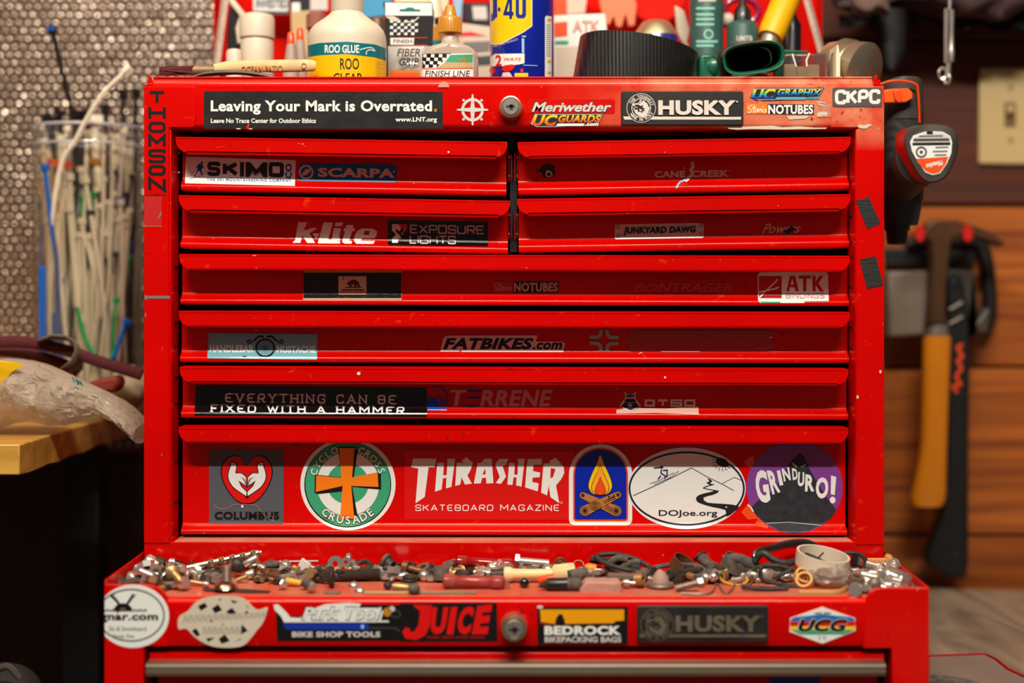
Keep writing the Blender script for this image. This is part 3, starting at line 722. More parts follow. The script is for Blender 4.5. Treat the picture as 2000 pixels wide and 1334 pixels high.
# ---------------------------------------------------------------- stickers on the chest
W_, B_, CH, SL, SV, RD, DR = K['white'], K['black'], K['char'], K['slate'], K['silver'], K['red'], K['dred']
HF = flat(0.0); PF = flat(-0.0009)
C1 = (270, 140, 5.335); C2 = (620, 140, 5); C3 = (980, 140, 5); C4 = (1340, 140, 4.762); C5 = (270, 370, 5); C6 = (640, 370, 5); C7 = (1000, 370, 5); C8 = (1360, 370, 5)
D1 = (270, 600, 5); D2 = (640, 600, 5); D3 = (1000, 600, 5); D4 = (1360, 600, 5); E1 = (270, 820, 5); E2 = (570, 820, 5); E3 = (960, 820, 5); E4 = (1320, 820, 4.545)
F1 = (190, 1060, 4.8675); F2 = (520, 1060, 4.868); F3 = (800, 1060, 4.868); F4 = (1100, 1060, 4.868); F5 = (1400, 1040, 4.536)
# stacked capitals on the left post
s = Sticker(*C1)
for ch, a, b in (('T', 200, 340), ('H', 355, 505), ('O', 520, 638), ('M', 655, 795), ('S', 805, 955), ('O', 970, 1085), ('N', 1100, 1250)):
    s.stext(ch, 103, a, 288, b, B_, w=34, r=40, gap=0, same=True)
s.text('THOMSON', 75, 1276, 300, 1296, B_, bold=0.02, same=True); s.ell(293, 1241, 7, 7, B_, 12, same=True)
s.build(chest, PF, 'black stacked block capitals running down the left post', skirt=False)
tapem = mat('red_tape', (188, 6, 6), rough=0.6, coat=0.1)
s = Sticker(*C5); s.rect(60, 68, 228, 360, tapem); s.line([(62, 345), (64, 360), (228, 361)], 3, K['tan'])
s.poly([(222, 215), (228, 212), (226, 250), (195, 290), (190, 282)], K['grey']); s.build(chest, PF, 'darker red tape patch below the stacked letters', name='tape_patch')
s = Sticker(*C5); s.poly([(62, 1035), (75, 1030), (82, 1040), (300, 1038), (308, 1042), (308, 1068), (90, 1066), (76, 1080), (62, 1072)], K['grey']); s.poly([(64, 1210), (76, 1206), (80, 1240), (64, 1244)], K['grey'], same=True)
s.build(chest, PF, 'strip of scraped paint across the left post', name='paint_chip')
# long worn bumper sticker
s = Sticker(270, 140, 5.0); s.rect(639, 190, 2978, 548, WORN_BLACK)
s = Sticker(400, 0, 4.94); s.poly([(-10, 880), (2295, 885), (2297, 1243), (-10, 1243)], WORN_BLACK)
s.text('Leaving Your Mark is Overrated', 57, 968, 2192, 1106, W_, bold=0.032); s.rect(2214, 1050, 2238, 1078, K['gold'], same=True)
s.text('Leave No Trace Center for Outdoor Ethics', 58, 1142, 1072, 1187, W_, bold=0.028, same=True)
s.text('www.LNT.org', 1838, 1130, 2240, 1186, W_, bold=0.03, same=True)
s.poly([(420, 1190), (430, 1188), (425, 1243), (395, 1243)], RD); s.rect(305, 1238, 345, 1246, W_, same=True); s.rect(425, 1240, 460, 1247, W_, same=True)
s.build(chest, HF, 'long worn black bumper sticker reading Leaving Your Mark is Overrated')
s = Sticker(*C2); s.poly([(1175, 152), (1195, 115), (1215, 98), (1250, 98), (1275, 112), (1290, 152)], K['pink']); s.build(chest, flat(-0.0004), 'pale rubbed spot on the rim above the bumper sticker', name='paint_chip')
# compass wheel
s = Sticker(*C2); s.ring(1515, 372, 97, 100, 27, K['silver'])
for dx, dy in ((0, -1), (0, 1), (1, 0), (-1, 0)):
    cx, cy = 1515 + dx * 6, 372 + dy * 6; L_ = 152
    s.poly([(1515 - dy * 24 - dx * 10, 372 + dx * 24 - dy * 10), (1515 + dy * 24 - dx * 10, 372 - dx * 24 - dy * 10), (1515 + dx * L_ + dy * 7, 372 + dy * L_ - dx * 7), (1515 + dx * L_ - dy * 7, 372 + dy * L_ + dx * 7)], K['silver'])
for dx in (-88, 88):
    for dy in (-93, 93): s.ell(1515 + dx, 372 + dy, 13, 13, K['silver'], 16, same=True)
s.build(chest, HF, 'small silver compass wheel emblem left of the lock')
# script name plate and orange wordmark
s = Sticker(*C3); s.rect(255, 270, 1105, 408, mat('clear_red_film', (206, 16, 4), rough=0.2, coat=0.8), r=22)
s.text('Meriwether', 285, 292, 1080, 402, CH, bold=0.075, shear=0.3); s.text('Meriwether', 292, 298, 1072, 392, K['silver'], bold=0.028, shear=0.3)
s.build(chest, HF, 'grey script word on clear red film right of the lock')
def wordmark(s, o, w1, w2, grad, bar):
    """slanted race style wordmark: dark outline, banded fill"""
    (x0, y0, x1, y1) = o; h = y1 - y0
    s.poly([(x0 + 45, y0), (x1, y0), (x1 - 55, y1 - 22), (x0 + h * 1.6, y1), (x0 + h * .9, y1), (x0 + h * .82, y1 - 14), (x0 + 66, y1), (x0, y1 - 32)], K['char'])
    s.poly([(x0 + 52, y0 + 7), (x1 - 10, y0 + 7), (x1 - 58, y1 - 30), (x0 + 250, y1 - 8), (x0 + 70, y1 - 8), (x0 + 10, y1 - 36)], K['silver'])
    s.poly([(x0 + 57, y0 + 12), (x1 - 17, y0 + 12), (x1 - 62, y1 - 35), (x0 + 250, y1 - 13), (x0 + 72, y1 - 13), (x0 + 18, y1 - 40)], K['char'])
s = Sticker(*C3); wordmark(s, (272, 408, 996, 546), 0, 0, 0, 0)
def banded(s, t, u0, v0, u1, v1, cols, bold, shear, w=None):
    n = len(cols)
    vs, fs, _ = text_mesh(t, bold, shear)
    out = [(u0 + a * (u1 - u0), v1 - b * (v1 - v0)) for a, b in vs]
    b = BM(); bv = [b.verts.new((x, y, 0)) for x, y in out]
    for f in fs:
        try: b.faces.new([bv[i] for i in f])
        except ValueError: pass
    for i in range(1, n):
        bmesh.ops.bisect_plane(b, geom=b.verts[:] + b.edges[:] + b.faces[:], plane_co=(0, v0 + (v1 - v0) * i / n, 0), plane_no=(0, 1, 0))
    b.verts.index_update(); vv = [(v.co.x, v.co.y) for v in b.verts]; first = True
    for i in range(n):
        ff = [tuple(v.index for v in f.verts) for f in b.faces if min(n - 1, int((f.calc_center_median().y - v0) / (v1 - v0) * n)) == i]
        used = sorted({j for f in ff for j in f}); mp = {j: k for k, j in enumerate(used)}
        s._add([vv[j] for j in used], [tuple(mp[j] for j in f) for f in ff], cols[i], not first); first = False
    b.free()
OR = [K['yellow'], mat('print_amber', (252, 176, 18), rough=.4), K['orange'], K['dorange']]
banded(s, 'UC', 296, 420, 548, 528, OR, 0.06, 0.3); banded(s, 'GUARDS', 552, 422, 968, 496, OR, 0.05, 0.3)
s.poly([(548, 506), (806, 506), (800, 530), (528, 530)], W_); s.text('.com', 812, 502, 944, 530, W_, bold=0.06, shear=0.2)
s.build(chest, HF, 'yellow to orange slanted wordmark below the grey script')
# raised metal badge on the header and its dulled twin below
def dog_badge(parent, surf, y, ox, oy, k, box_, cx, cy, r, letters, bar, face, lit, label):
    x0, y0, x1, y1 = box_; q = lambda u, v: (ox + u / k, oy + v / k)
    a = q(x0, y0); b = q(x1, y1); rr = 4.5
    o = []
    for ax, ay, t0 in ((b[0] - rr, a[1] + rr, -90), (b[0] - rr, b[1] - rr, 0), (a[0] + rr, b[1] - rr, 90), (a[0] + rr, a[1] + rr, 180)):
        o += [(ax + rr * math.cos(R(t0 + t)), ay + rr * math.sin(R(t0 + t))) for t in (0, 30, 60, 90)]
    bm = BM(); pprism(bm, o, y - 0.0030, y); bd = obj('badge', bm, face, parent, label=label, bevel=0.0009)
    s = Sticker(ox, oy, k); f = flat(y - 0.0030)
    s.poly([(x0 + 18, bar), (x1 - 20, bar + 4), (x1 - 24, bar + 30), (x0 + 30, bar + 30)], lit)
    s.ell(cx, cy, r, r, lit, 48); s.ell(cx, cy, r * .96, r * .96, face); s.arc('THE TOUGHEST', cx, cy, r * .79, -62, 72, r * .2, lit, bold=0.04); s.arc('NAME IN TOOLS', cx, cy, r * .79, 236, 118, r * .2, lit, bold=0.04, inside=True)
    s.ring(cx, cy, r * .64, r * .64, r * .05, lit)
    # dog head facing left: chest, muzzle, ears, ruff
    T = lambda pts: [(cx + a * r, cy + b * r) for a, b in pts]
    s.poly(T([(-.52, -.30), (-.18, -.34), (-.10, -.52), (.02, -.60), (.05, -.44), (.22, -.56), (.26, -.40), (.40, -.34), (.50, -.1), (.60, .0), (.50, .25), (.36, .50), (.12, .62), (-.15, .55), (-.38, .38), (-.50, .12), (-.58, -.02), (-.28, .02), (-.56, -.16), (-.60, -.24)]), lit)
    s.poly(T([(-.46, -.22), (-.2, -.24), (-.02, -.14), (.14, -.2), (.1, -.02), (.26, .02), (.16, .12), (.3, .2), (.1, .22), (.08, .36), (-.08, .22), (-.2, .3), (-.24, .12), (-.4, .12), (-.52, .02), (-.2, -.02), (-.44, -.12)]), face)
    s.poly(T([(-.12, .05), (.05, .12), (.02, .22), (-.14, .14)]), lit); s.ell(cx - .12 * r, cy - .34 * r, r * .05, r * .03, face, 10)
    s.poly(T([(-.05, -.42), (.0, -.52), (.05, -.40)]), face, same=True)
    s.text('HUSKY', *letters, lit, bold=0.075)
    s.ell(letters[2] + 14, letters[1] + 14, 9, 9, lit, 10, same=True)
    s.build(bd, f, 'shiny raised lettering, dog head roundel and bar', name='raised_lettering', step=0.00008)
    return bd
BADGE = mat('badge_black', (32, 27, 27), rough=0.5, coat=0.05, var=0.2, rgb2=(66, 58, 54), vscale=50)
BADGEL = mat('badge_silver', (238, 226, 214), rough=0.35, metal=0.15, coat=0.6)
dog_badge(chest, HF, 0.0, 1060, 0, 4.94, (758, 878, 1936, 1210), 950, 1042, 141, (1115, 966, 1862, 1110), 1124, BADGE, BADGEL, 'raised black badge with a bright silver dog head roundel')
BADGEL2 = mat('badge_silver_dull', (150, 132, 112), rough=0.45, metal=0.6, var=0.5, vscale=90)
dog_badge(cab, None, YF, 1100, 1060, 4.868, (702, 600, 1952, 945), 892, 780, 160, (1068, 690, 1880, 850), 870, mat('badge_black_worn', (20, 19, 21), rough=0.55, var=0.3, rgb2=(66, 58, 54), vscale=30), BADGEL2, 'raised black badge with dull worn silver letters on the lower header')
# striped wordmark, top right
s = Sticker(*C4); wordmark(s, (595, 150, 1286, 270), 0, 0, 0, 0)
GR = [K['yellow'], K['lime'], mat('print_aqua', (70, 190, 190), rough=.4), mat('print_mid_blue', (30, 110, 200), rough=.4), K['blue']]
banded(s, 'UC', 612, 158, 835, 258, GR, 0.06, 0.3); banded(s, 'GRAPHIX', 850, 160, 1262, 226, GR, 0.045, 0.3)
s.poly([(845, 236), (1116, 236), (1110, 260), (825, 260)], K['sky']); s.text('.com', 1120, 234, 1240, 256, K['sky'], bold=0.06, shear=0.2)
s.build(chest, HF, 'yellow, green and blue slanted wordmark at the header top right')
def handscript(s, u0, v0, u1, v1, m, w):
    """loose hand written word of five letters"""
    U = lambda x: u0 + x * (u1 - u0); V = lambda y: v0 + y * (v1 - v0)
    for st in ([(.16, .10), (.06, .22), (.02, .42), (.14, .56), (.18, .72), (.08, .92), (.0, .8)], [(.16, .1), (.26, .02)], [(.36, .02), (.31, .5), (.30, .86), (.36, .86)], [(.20, .42), (.46, .30)],
               [(.52, .52), (.42, .54), (.40, .82), (.50, .76), (.54, .5), (.54, .84)], [(.62, .5), (.61, .84)], [(.62, .6), (.70, .48), (.72, .84)], [(.79, .5), (.79, .86)], [(.82, .2), (.80, .30)],
               [(.98, .52), (.89, .58), (.98, .72), (.9, .88), (.84, .8)]):
        s.line([(U(a), V(b)) for a, b in st], w, m, same=True, sm=4)
s = Sticker(*C4); s.poly([(562, 297), (758, 297), (758, 390), (562, 392)], K['orange']); s.poly([(758, 300), (1190, 306), (1188, 400), (758, 392)], K['char'], same=True)
s.text('NOTUBES', 764, 308, 1182, 394, W_, bold=0.045); s._add([(0, 0), (1, 0), (0, 1)], [(0, 1, 2)], W_, False) if False else None; s.lv += 1; handscript(s, 576, 306, 748, 388, W_, 7)
s.build(chest, HF, 'orange and black sticker with white lettering under the striped wordmark')
FILM = mat('wrinkled_clear_film', (224, 150, 124), rough=0.12, coat=1.0, bump=1.0, bscale=140, alpha=0.75)
s = Sticker(*C4); s.poly([(935, 412), (1150, 412), (1110, 436), (960, 446)], K['bone']); s.poly([(1215, 275), (1270, 300), (1340, 300), (1400, 340), (1415, 400), (1340, 420), (1215, 425), (1215, 375), (1250, 352)], FILM)
s.line([(1218, 280), (1265, 285), (1300, 290)], 5, W_); s.line([(1225, 298), (1290, 318)], 6, W_, same=True); s.poly([(1215, 390), (1240, 372), (1310, 372), (1318, 398), (1260, 412), (1220, 418)], K['bone'], same=True); s.line([(1380, 300), (1410, 296), (1412, 322)], 6, W_, same=True)
s.build(chest, HF, 'remains of peeled clear film beside the orange sticker', name='sticker_residue')
s = Sticker(*C4); s.rect(1362, 148, 1820, 326, mat('print_plate_grey', (92, 80, 80), rough=0.4, coat=0.3), r=18)
s.stext('CKPC', 1384, 168, 1806, 306, W_, w=31, r=32, gap=0.30, slope=-0.015); s.build(chest, PF, 'grey sticker with four big white block letters at the top right corner')
s = Sticker(*C4); s.poly([(380, 518), (420, 505), (540, 510), (800, 502), (900, 516), (1050, 508), (1200, 520), (1310, 520), (1300, 532), (900, 538), (600, 534), (470, 540), (400, 532)], K['bone'])
s.build(chest, HF, 'pale bare streak along the lower edge of the header', name='paint_chip')
s = Sticker(*C4); s.poly([(1590, 505), (1620, 490), (1660, 500), (1700, 484), (1735, 500), (1700, 512), (1680, 528), (1640, 530), (1610, 522)], K['bone']); s.build(chest, PF, 'bare metal scrape below the block letter sticker', name='paint_chip')
# gaffer tape scraps on the right post
for pts, lb in (([(1558, 110), (1600, 100), (1640, 92), (1680, 62), (1795, 322), (1770, 350), (1725, 358), (1668, 388)], 'black gaffer tape scrap on the right post, upper one'), ([(1596, 686), (1680, 664), (1755, 652), (1824, 930), (1790, 945), (1735, 952), (1668, 972)], 'black gaffer tape scrap on the right post, lower one')):
    bm = BM(); pprism(bm, [(1360 + a / 5, 370 + b / 5) for a, b in pts], -0.0014, -0.0009); obj('tape_scrap', bm, TAPE, chest, label=lb, smooth=0)
for px, py, dr in ((1575 / 5 + 1360, 878 / 5 + 600, 0), (1798 / 5 + 1360, 630 / 5 + 600, 0)):
    s = Sticker(px, py, 1); s.ell(0, 0, 2.2, 3.6, K['bone'], 12); s.build(chest, PF, 'small pale chip on the right post', name='paint_chip')

def on(key, st, label, name='sticker', **k):
    d, sf, sl = SURF[key]; return st.build(d, sf, label, name, **k)
# row 1 left: skier card, blue oval mark
s = Sticker(*C1, tilt=0.0155); s.poly([(498, 878), (1640, 897), (1632, 1165), (487, 1155)], W_)
BL = mat('print_ink_blue', (24, 70, 160), rough=.4)
s.ell(662, 940, 13, 15, BL, 14); s.poly([(645, 948), (672, 962), (682, 985), (655, 1015), (668, 1040), (668, 1070), (656, 1070), (650, 1040), (628, 1020), (600, 1065), (580, 1090), (575, 1080), (600, 1050), (618, 1005), (610, 975), (625, 955)], BL, same=True)
for l_ in ([(612, 965), (600, 1000), (545, 1075)], [(670, 965), (695, 985), (685, 1050)], [(530, 1112), (640, 1080), (722, 1045)]): s.line(l_, 4, BL, same=True)
s.stext('S', 720, 925, 855, 1075, CH, w=40, r=20, gap=0); s.stext('K', 880, 925, 1045, 1075, CH, w=44, gap=0, same=True); s.rect(1060, 925, 1102, 1078, CH, same=True)
s.poly([(1118, 925), (1165, 925), (1232, 1000), (1298, 925), (1345, 925), (1345, 1080), (1302, 1080), (1262, 1020), (1224, 1062), (1190, 1020), (1160, 1080), (1118, 1080)], CH, same=True)
s.stext('O', 1358, 922, 1518, 1078, CH, w=42, r=16, gap=0, same=True); s.line([(1180, 1068), (1192, 1035), (1212, 1055), (1228, 1072)], 6, BL); s.line([(1240, 1065), (1265, 1015), (1285, 1045), (1320, 1080)], 7, BL, same=True)
s.text('CO', 0, 0, 0, 0, BL, bold=0.04, quad=[(1533, 1090), (1533, 935), (1600, 935), (1600, 1090)])
s.text('THE SKI MOUNTAINEERING COMPANY', 716, 1093, 1595, 1124, BL, bold=0.02, space=1.3, slope=-0.001)
on('r1l', s, 'white card with a blue skier figure and black block letters')
s = Sticker(*C2, tilt=0.0155); s.rect(-184, 895, 773, 1070, K['scarpa'], r=26); s.ring(-110, 983, 62, 62, 17, K['silver']); s.poly([(-150, 1000), (-120, 960), (-60, 945), (-78, 985), (-110, 1010), (-150, 1018)], K['silver'])
s.text('SCARPA', 5, 936, 755, 1028, K['silver'], bold=0.07); s.ell(746, 962, 10, 10, K['silver'], 12, same=True); on('r1l', s, 'rounded blue sticker with an oval leaf mark and silver capitals')
# row 1 right
s = Sticker(*C3, tilt=-0.0155); s.poly([(330, 955), (365, 965), (395, 925), (435, 905), (480, 915), (525, 935), (510, 960), (528, 990), (505, 1030), (450, 1052), (410, 1040), (385, 990), (345, 965)], CH)
s.poly([(440, 965), (480, 980), (500, 1010), (480, 1035), (440, 1040), (425, 1010)], K['bone']); s.ell(460, 1010, 20, 18, CH, 14); on('r1r', s, 'torn black sticker scrap at the drawer left end', name='sticker_scrap')
s = Sticker(*C3, tilt=-0.0155); GS = mat('print_ghost_grey', (226, 208, 204), rough=.4, coat=.3)
s.text('CANE', 1492, 994, 1790, 1060, GS, bold=0.06); s = s; s.text('CREEK', 1855, 994, 2218, 1060, GS, bold=0.06, same=True)
s.line([(1860, 925), (1866, 960), (1850, 990), (1860, 1030), (1820, 1070), (1790, 1095)], 34, GS, sm=5); s.line([(1800, 1085), (1750, 1100), (1725, 1125), (1705, 1165)], 18, K['paleblue'], sm=5); s.line([(1830, 990), (1842, 975)], 10, GS, same=True); s.ell(1862, 925, 15, 22, GS, 14, same=True)
s.ell(2228, 1000, 7, 7, GS, 10, same=True)
on('r1r', s, 'pale grey words split by a small lizard outline')
# row 2
s = Sticker(*C6, tilt=0.012)
def kletter(s):
    m = W_; f = lambda pts: [(a, b) for a, b in pts]
    s.poly([(-88, 322), (-5, 322), (-40, 400), (50, 372), (115, 372), (20, 425), (95, 525), (20, 525), (-45, 440), (-62, 525), (-138, 525), (-115, 500)], m); s.poly([(80, 430), (130, 430), (100, 480)], m, same=True)
    s.poly([(155, 322), (255, 322), (205, 490), (330, 485), (330, 527), (105, 527)], m, same=True)
kletter(s); s.poly([(275, 322), (355, 320), (342, 355), (265, 355)], W_, same=True); s.poly([(258, 372), (340, 372), (305, 527), (225, 527)], W_, same=True) if False else None
on('r2l', s, 'white slanted capital K and L of the drawer word', name='sticker_letters') if False else None
s = Sticker(640, 370, 5, tilt=0.012)
kx = -370  # the k and L start in the crop to the left
s.poly([(1560 - 370 * 5 - 0, 322 - 0)] * 0 or [(-288, 322), (-200, 322), (-238, 405), (-150, 377), (-98, 377), (-180, 430), (-122, 525), (-200, 525), (-248, 452), (-266, 525), (-345, 525), (-318, 498)], W_)
s.poly([(-150, 430), (-80, 430), (-110, 485)], W_, same=True)
s.poly([(-40, 322), (52, 322), (5, 490), (125, 486), (118, 527), (-98, 527)], W_, same=True)
s.poly([(78, 322), (150, 320), (138, 357), (68, 358)], W_, same=True); s.poly([(60, 376), (132, 376), (92, 500), (125, 500), (118, 486), (40, 486)], W_, same=True)
s.poly([(182, 345), (254, 345), (246, 376), (270, 376), (262, 405), (238, 405), (212, 498), (240, 500), (232, 527), (165, 527), (140, 510), (170, 405), (150, 405), (160, 376), (174, 376)], W_, same=True)
s.poly([(290, 400), (330, 377), (440, 377), (482, 400), (478, 440), (460, 470), (335, 470), (328, 495), (462, 497), (445, 527), (280, 527), (256, 500), (262, 450)], W_, same=True)
s.poly([(350, 440), (362, 400), (410, 400), (402, 440)], mat('print_deep_red', (150, 6, 6), rough=.4, coat=.4)); on('r2l', s, 'white heavy slanted lettering on the second row')
s = Sticker(*C6, tilt=0.014); s.rect(588, 292, 1567, 536, GLOSS_BLACK, r=16)
s.poly([(628, 330), (685, 330), (720, 368), (700, 400), (668, 372), (662, 400), (705, 440), (720, 470), (690, 478), (685, 512), (628, 512), (628, 470), (668, 430), (628, 390)], W_); s.poly([(690, 330), (774, 330), (774, 378), (738, 420), (735, 442), (708, 420), (735, 400), (740, 360), (710, 360)], RD)
s.stext('EXPOSURE', 803, 332, 1528, 418, K['silver'], w=13, r=10, gap=0.22); s.stext('LIGHTS', 800, 436, 1252, 518, K['silver'], w=13, r=10, gap=0.22, same=True)
on('r2l', s, 'glossy black sticker with thin squared capitals in two lines')
s = Sticker(*C7, tilt=-0.018); s.rect(1003, 360, 1873, 506, METALTXT, r=18)
for a, b in ((1030, 384), (1845, 380), (1038, 474), (1845, 470)): s.ell(a, b, 21, 21, K['grey'], 18); s.ell(a, b, 13, 13, K['silver'], 14)
s.text('JUNKYARD DAWG', 1088, 388, 1796, 472, K['char'], bold=0.085, shear=0.12); on('r2r', s, 'brushed metal look plate with dark rough letters and four printed rivets')
s = Sticker(*C8, tilt=-0.017); s.text('Powers', 640, 345, 1022, 442, K['bone'], bold=0.012, shear=0.55); s.poly([(850, 420), (900, 400), (925, 365), (950, 385), (965, 405), (930, 430), (905, 450), (870, 450), (860, 495), (852, 492), (870, 440)], CH)
on('r2r', s, 'cream flowing script word with a dark smudge')
# row 3
s = Sticker(*C6); s.rect(-240, 792, 722, 1078, K['tan']); s.rect(-238, 813, 720, 1062, mat('print_dark_satin', (20, 22, 26), rough=.35, coat=.6, bump=.6, bscale=400)); s.rect(105, 848, 378, 1025, K['cream']); s.rect(107, 1002, 378, 1022, K['dorange'])
s.poly([(150 + (14 if i % 2 == 0 else 6) * math.sin(R(36 * i)), 870 - (14 if i % 2 == 0 else 6) * math.cos(R(36 * i))) for i in range(10)], DR)
BR = mat('print_bear', (110, 24, 24), rough=.5)
s.poly([(185, 928), (195, 905), (215, 895), (240, 882), (275, 885), (300, 900), (308, 925), (318, 948), (298, 950), (285, 935), (275, 950), (255, 948), (262, 930), (240, 928), (232, 952), (210, 952), (215, 935), (196, 932)], BR, same=True)
s.poly([(163, 958), (200, 950), (300, 950), (340, 956), (330, 962), (175, 962)], K['teal'], same=True); s.text('CALIFORNIA REPUBLIC', 133, 972, 358, 995, B_, bold=0.07, same=True)
on('r3', s, 'black strip with cream edges and a small bear flag in the middle')
s = Sticker(*C6); s.rect(1610, 898, 1812, 1000, mat('print_crimson', (196, 14, 14), rough=.4)); s.rect(1812, 902, 2252, 1005, CH, same=True); s.text('NOTUBES', 1820, 910, 2246, 998, K['silver'], bold=0.045); s.lv += 1; handscript(s, 1628, 908, 1800, 995, K['silver'], 6)
on('r3', s, 'small red and black sticker with grey letters mid drawer')
s = Sticker(*C7); EMB = mat('print_tone_on_tone_red', (210, 10, 8), rough=.14, coat=1.0)
s.text('BONTRAGER', 1190, 912, 2152, 1000, EMB, bold=0.02, shear=0.3); s.line([(1175, 1018), (1160, 1005), (1190, 900), (1480, 885), (2165, 880), (2168, 1010), (1175, 1020)], 3, EMB, same=True); on('r3', s, 'barely visible tone on tone red lettering in a thin frame')
s = Sticker(*C8); s.poly([(598, 835), (620, 808), (1270, 808), (1287, 830), (1293, 1090), (1056, 1092), (1056, 1110), (625, 1110), (603, 1085)], W_)
AR = mat('print_brick_red', (190, 18, 16), rough=.4); s.rect(610, 845, 834, 1062, AR); s.poly([(625, 1092), (820, 1094), (820, 1110), (630, 1110)], K['green'], same=True); s.rect(1056, 1095, 1292, 1112, AR, same=True)
s.line([(780, 875), (782, 895), (700, 970), (612, 1062)], 13, W_, sm=3); s.line([(798, 948), (790, 962), (720, 980), (612, 1005)], 15, W_, same=True, sm=3)
s.line([(880, 994), (935, 845), (980, 845), (1002, 994)], 0.1, AR); s.poly([(880, 995), (915, 845), (965, 845), (1002, 995), (970, 995), (958, 955), (915, 955), (905, 995)], AR); s.poly([(938, 870), (953, 930), (920, 930)], W_)
s.poly([(1000, 843), (1118, 843), (1118, 870), (1075, 870), (1075, 995), (1043, 995), (1043, 870), (1000, 870)], AR, same=True); s.poly([(1135, 843), (1165, 843), (1165, 905), (1205, 843), (1242, 843), (1192, 918), (1245, 995), (1205, 995), (1165, 932), (1165, 995), (1135, 995)], AR, same=True)
s.stext('BINDINGS', 876, 1014, 1252, 1064, AR, w=5, r=12, gap=0.34, same=True); on('r3', s, 'white sticker with crossed skis on a red square and red capitals')
# row 4
s = Sticker(*D1); s.poly([(686, 250), (1753, 264), (1745, 514), (675, 499)], K['cyan'])
s.ring(1240, 398, 88, 84, 18, B_)
for i in range(20): a = R(i * 18 + 5); s.line([(1240 + 8 * math.cos(a + .5), 398 + 8 * math.sin(a + .5)), (1240 + 80 * math.cos(a), 398 + 76 * math.sin(a))], 3, B_, same=True)
for sg in (-1, 1):
    M_ = lambda pts: [(1240 + sg * a, b) for a, b in pts]
    s.line(M_([(14, 290), (45, 280), (85, 295), (115, 330), (145, 350), (170, 345), (172, 325), (150, 322), (142, 335)]), 11, B_, sm=4); s.poly(M_([(12, 296), (45, 274), (80, 284), (112, 318), (100, 332), (75, 305), (48, 292), (22, 300)]), B_, same=True)
s.text('HANDLEBAR', 698, 368, 1128, 440, W_, bold=0.05, slope=0.006); s.text('MUSTACHE', 1352, 376, 1732, 445, W_, bold=0.05, slope=0.006, same=True); s.ell(1038, 484, 22, 9, CH, 12); on('r4', s, 'pale blue sticker with a black wheel wearing a curled moustache')
s = Sticker(*D2); FB = mat('print_worn_pinkwhite', (240, 226, 216), rough=.4)
s.poly([(1100, 433), (1130, 300), (1160, 278), (2050, 276), (2040, 310), (2035, 335), (2290, 338), (2315, 352), (2315, 375), (2305, 395), (2303, 438), (1310, 436), (1298, 412), (1282, 434)], FB)
s.text('FATBIKES', 1126, 300, 2012, 412, K['navy'], bold=0.075, shear=0.28); s.text('.com', 2000, 345, 2292, 415, K['navy'], bold=0.06, shear=0.28, same=True); on('r4', s, 'off white die cut sticker with navy slanted capitals')
s = Sticker(*D3); MT = K['mint']
for p in ([(868, 220), (868, 262), (840, 292), (758, 292)], [(928, 220), (928, 262), (952, 294), (1040, 296)], [(758, 352), (840, 354), (866, 380), (866, 430)], [(1040, 354), (955, 356), (928, 382), (928, 430)]): s.line(rounded(p, 26), 33, MT, same=True)
on('r4', s, 'mint green cross made of four bent bars')
s = Sticker(*D3); s.rect(1130, 225, 2545, 430, mat('print_wine_film', (168, 4, 4), rough=.15, coat=1, bump=.4, bscale=60), r=40); s.stext('CAMBEEN' , 1150, 250, 2500, 420, mat('raised_wine_film', (176, 5, 5), rough=.15, coat=1), w=14, r=40, gap=.2); s.line([(1240, 455), (1270, 440)], 5, W_); s.line([(2370, 403), (2500, 398), (2545, 385)], 5, K['pink'], same=True); s.line([(2510, 300), (2545, 290)], 8, W_, same=True); s.line([(1455, 434), (1835, 434)], 6, K['pink'], same=True)
s.items = [it for it in s.items]; on('r4', s, 'peeling red film with barely readable raised letters')
# row 5
s = Sticker(*D1, tilt=0.012); s.poly([(565, 752), (2820, 752), (2820, 1040), (548, 1055)], GLOSS_BLACK); PB = mat('print_dim_white', (236, 224, 220), rough=.4)
s.stext('EVERYTHING CAN BE', 848, 828, 2515, 920, PB, w=15, r=30, gap=0.52, serif=17); s.stext('FIXED WITH A HAMMER.', 708, 938, 2645, 1018, W_, w=16, r=28, gap=0.50, serif=17, slope=-0.0)
on('r5', s, 'long glossy black sticker with slab capitals about fixing with a hammer')
s = Sticker(*D2); TB = mat('print_strong_blue', (10, 80, 190), rough=.4); s.ring(1070, 905, 104, 132, 12, TB, a0=-120, a1=60); s.poly([(972, 885), (1000, 878), (1030, 890), (1060, 880), (1080, 930), (1110, 1000), (1060, 1010), (972, 1005)], TB)
for i in range(4): s.line([(1080 + i * 6, 868 + i * 30), (1170 - i * 14, 925 + i * 22)], 13, TB, same=True)
TG = mat('print_translucent_grey', (214, 160, 158), rough=.4)
s.poly([(1198, 808), (1355, 808), (1350, 832), (1295, 832), (1270, 970), (1230, 970), (1252, 832), (1195, 832)], TG, same=True)
for v0 in (808, 876, 952): s.poly([(1376 - (v0 - 808) * .15, v0), (1500 - (v0 - 808) * .15, v0), (1496 - (v0 - 808) * .15, v0 + 18), (1370 - (v0 - 808) * .15, v0 + 18)], TB, same=True)
s.text('RRENE', 1488, 808, 2196, 970, TG, bold=0.035, shear=0.2, same=True); s.line([(975, 1002), (1165, 1004)], 6, W_); on('r5', s, 'grey slanted capitals with a blue hand and river roundel')
s = Sticker(*D3); s.poly([(1095, 820), (1130, 850), (1180, 850), (1212, 822), (1205, 885), (1218, 905), (1262, 970), (1225, 985), (1158, 1018), (1090, 990), (1045, 970), (1092, 905), (1108, 880)], K['silver'])
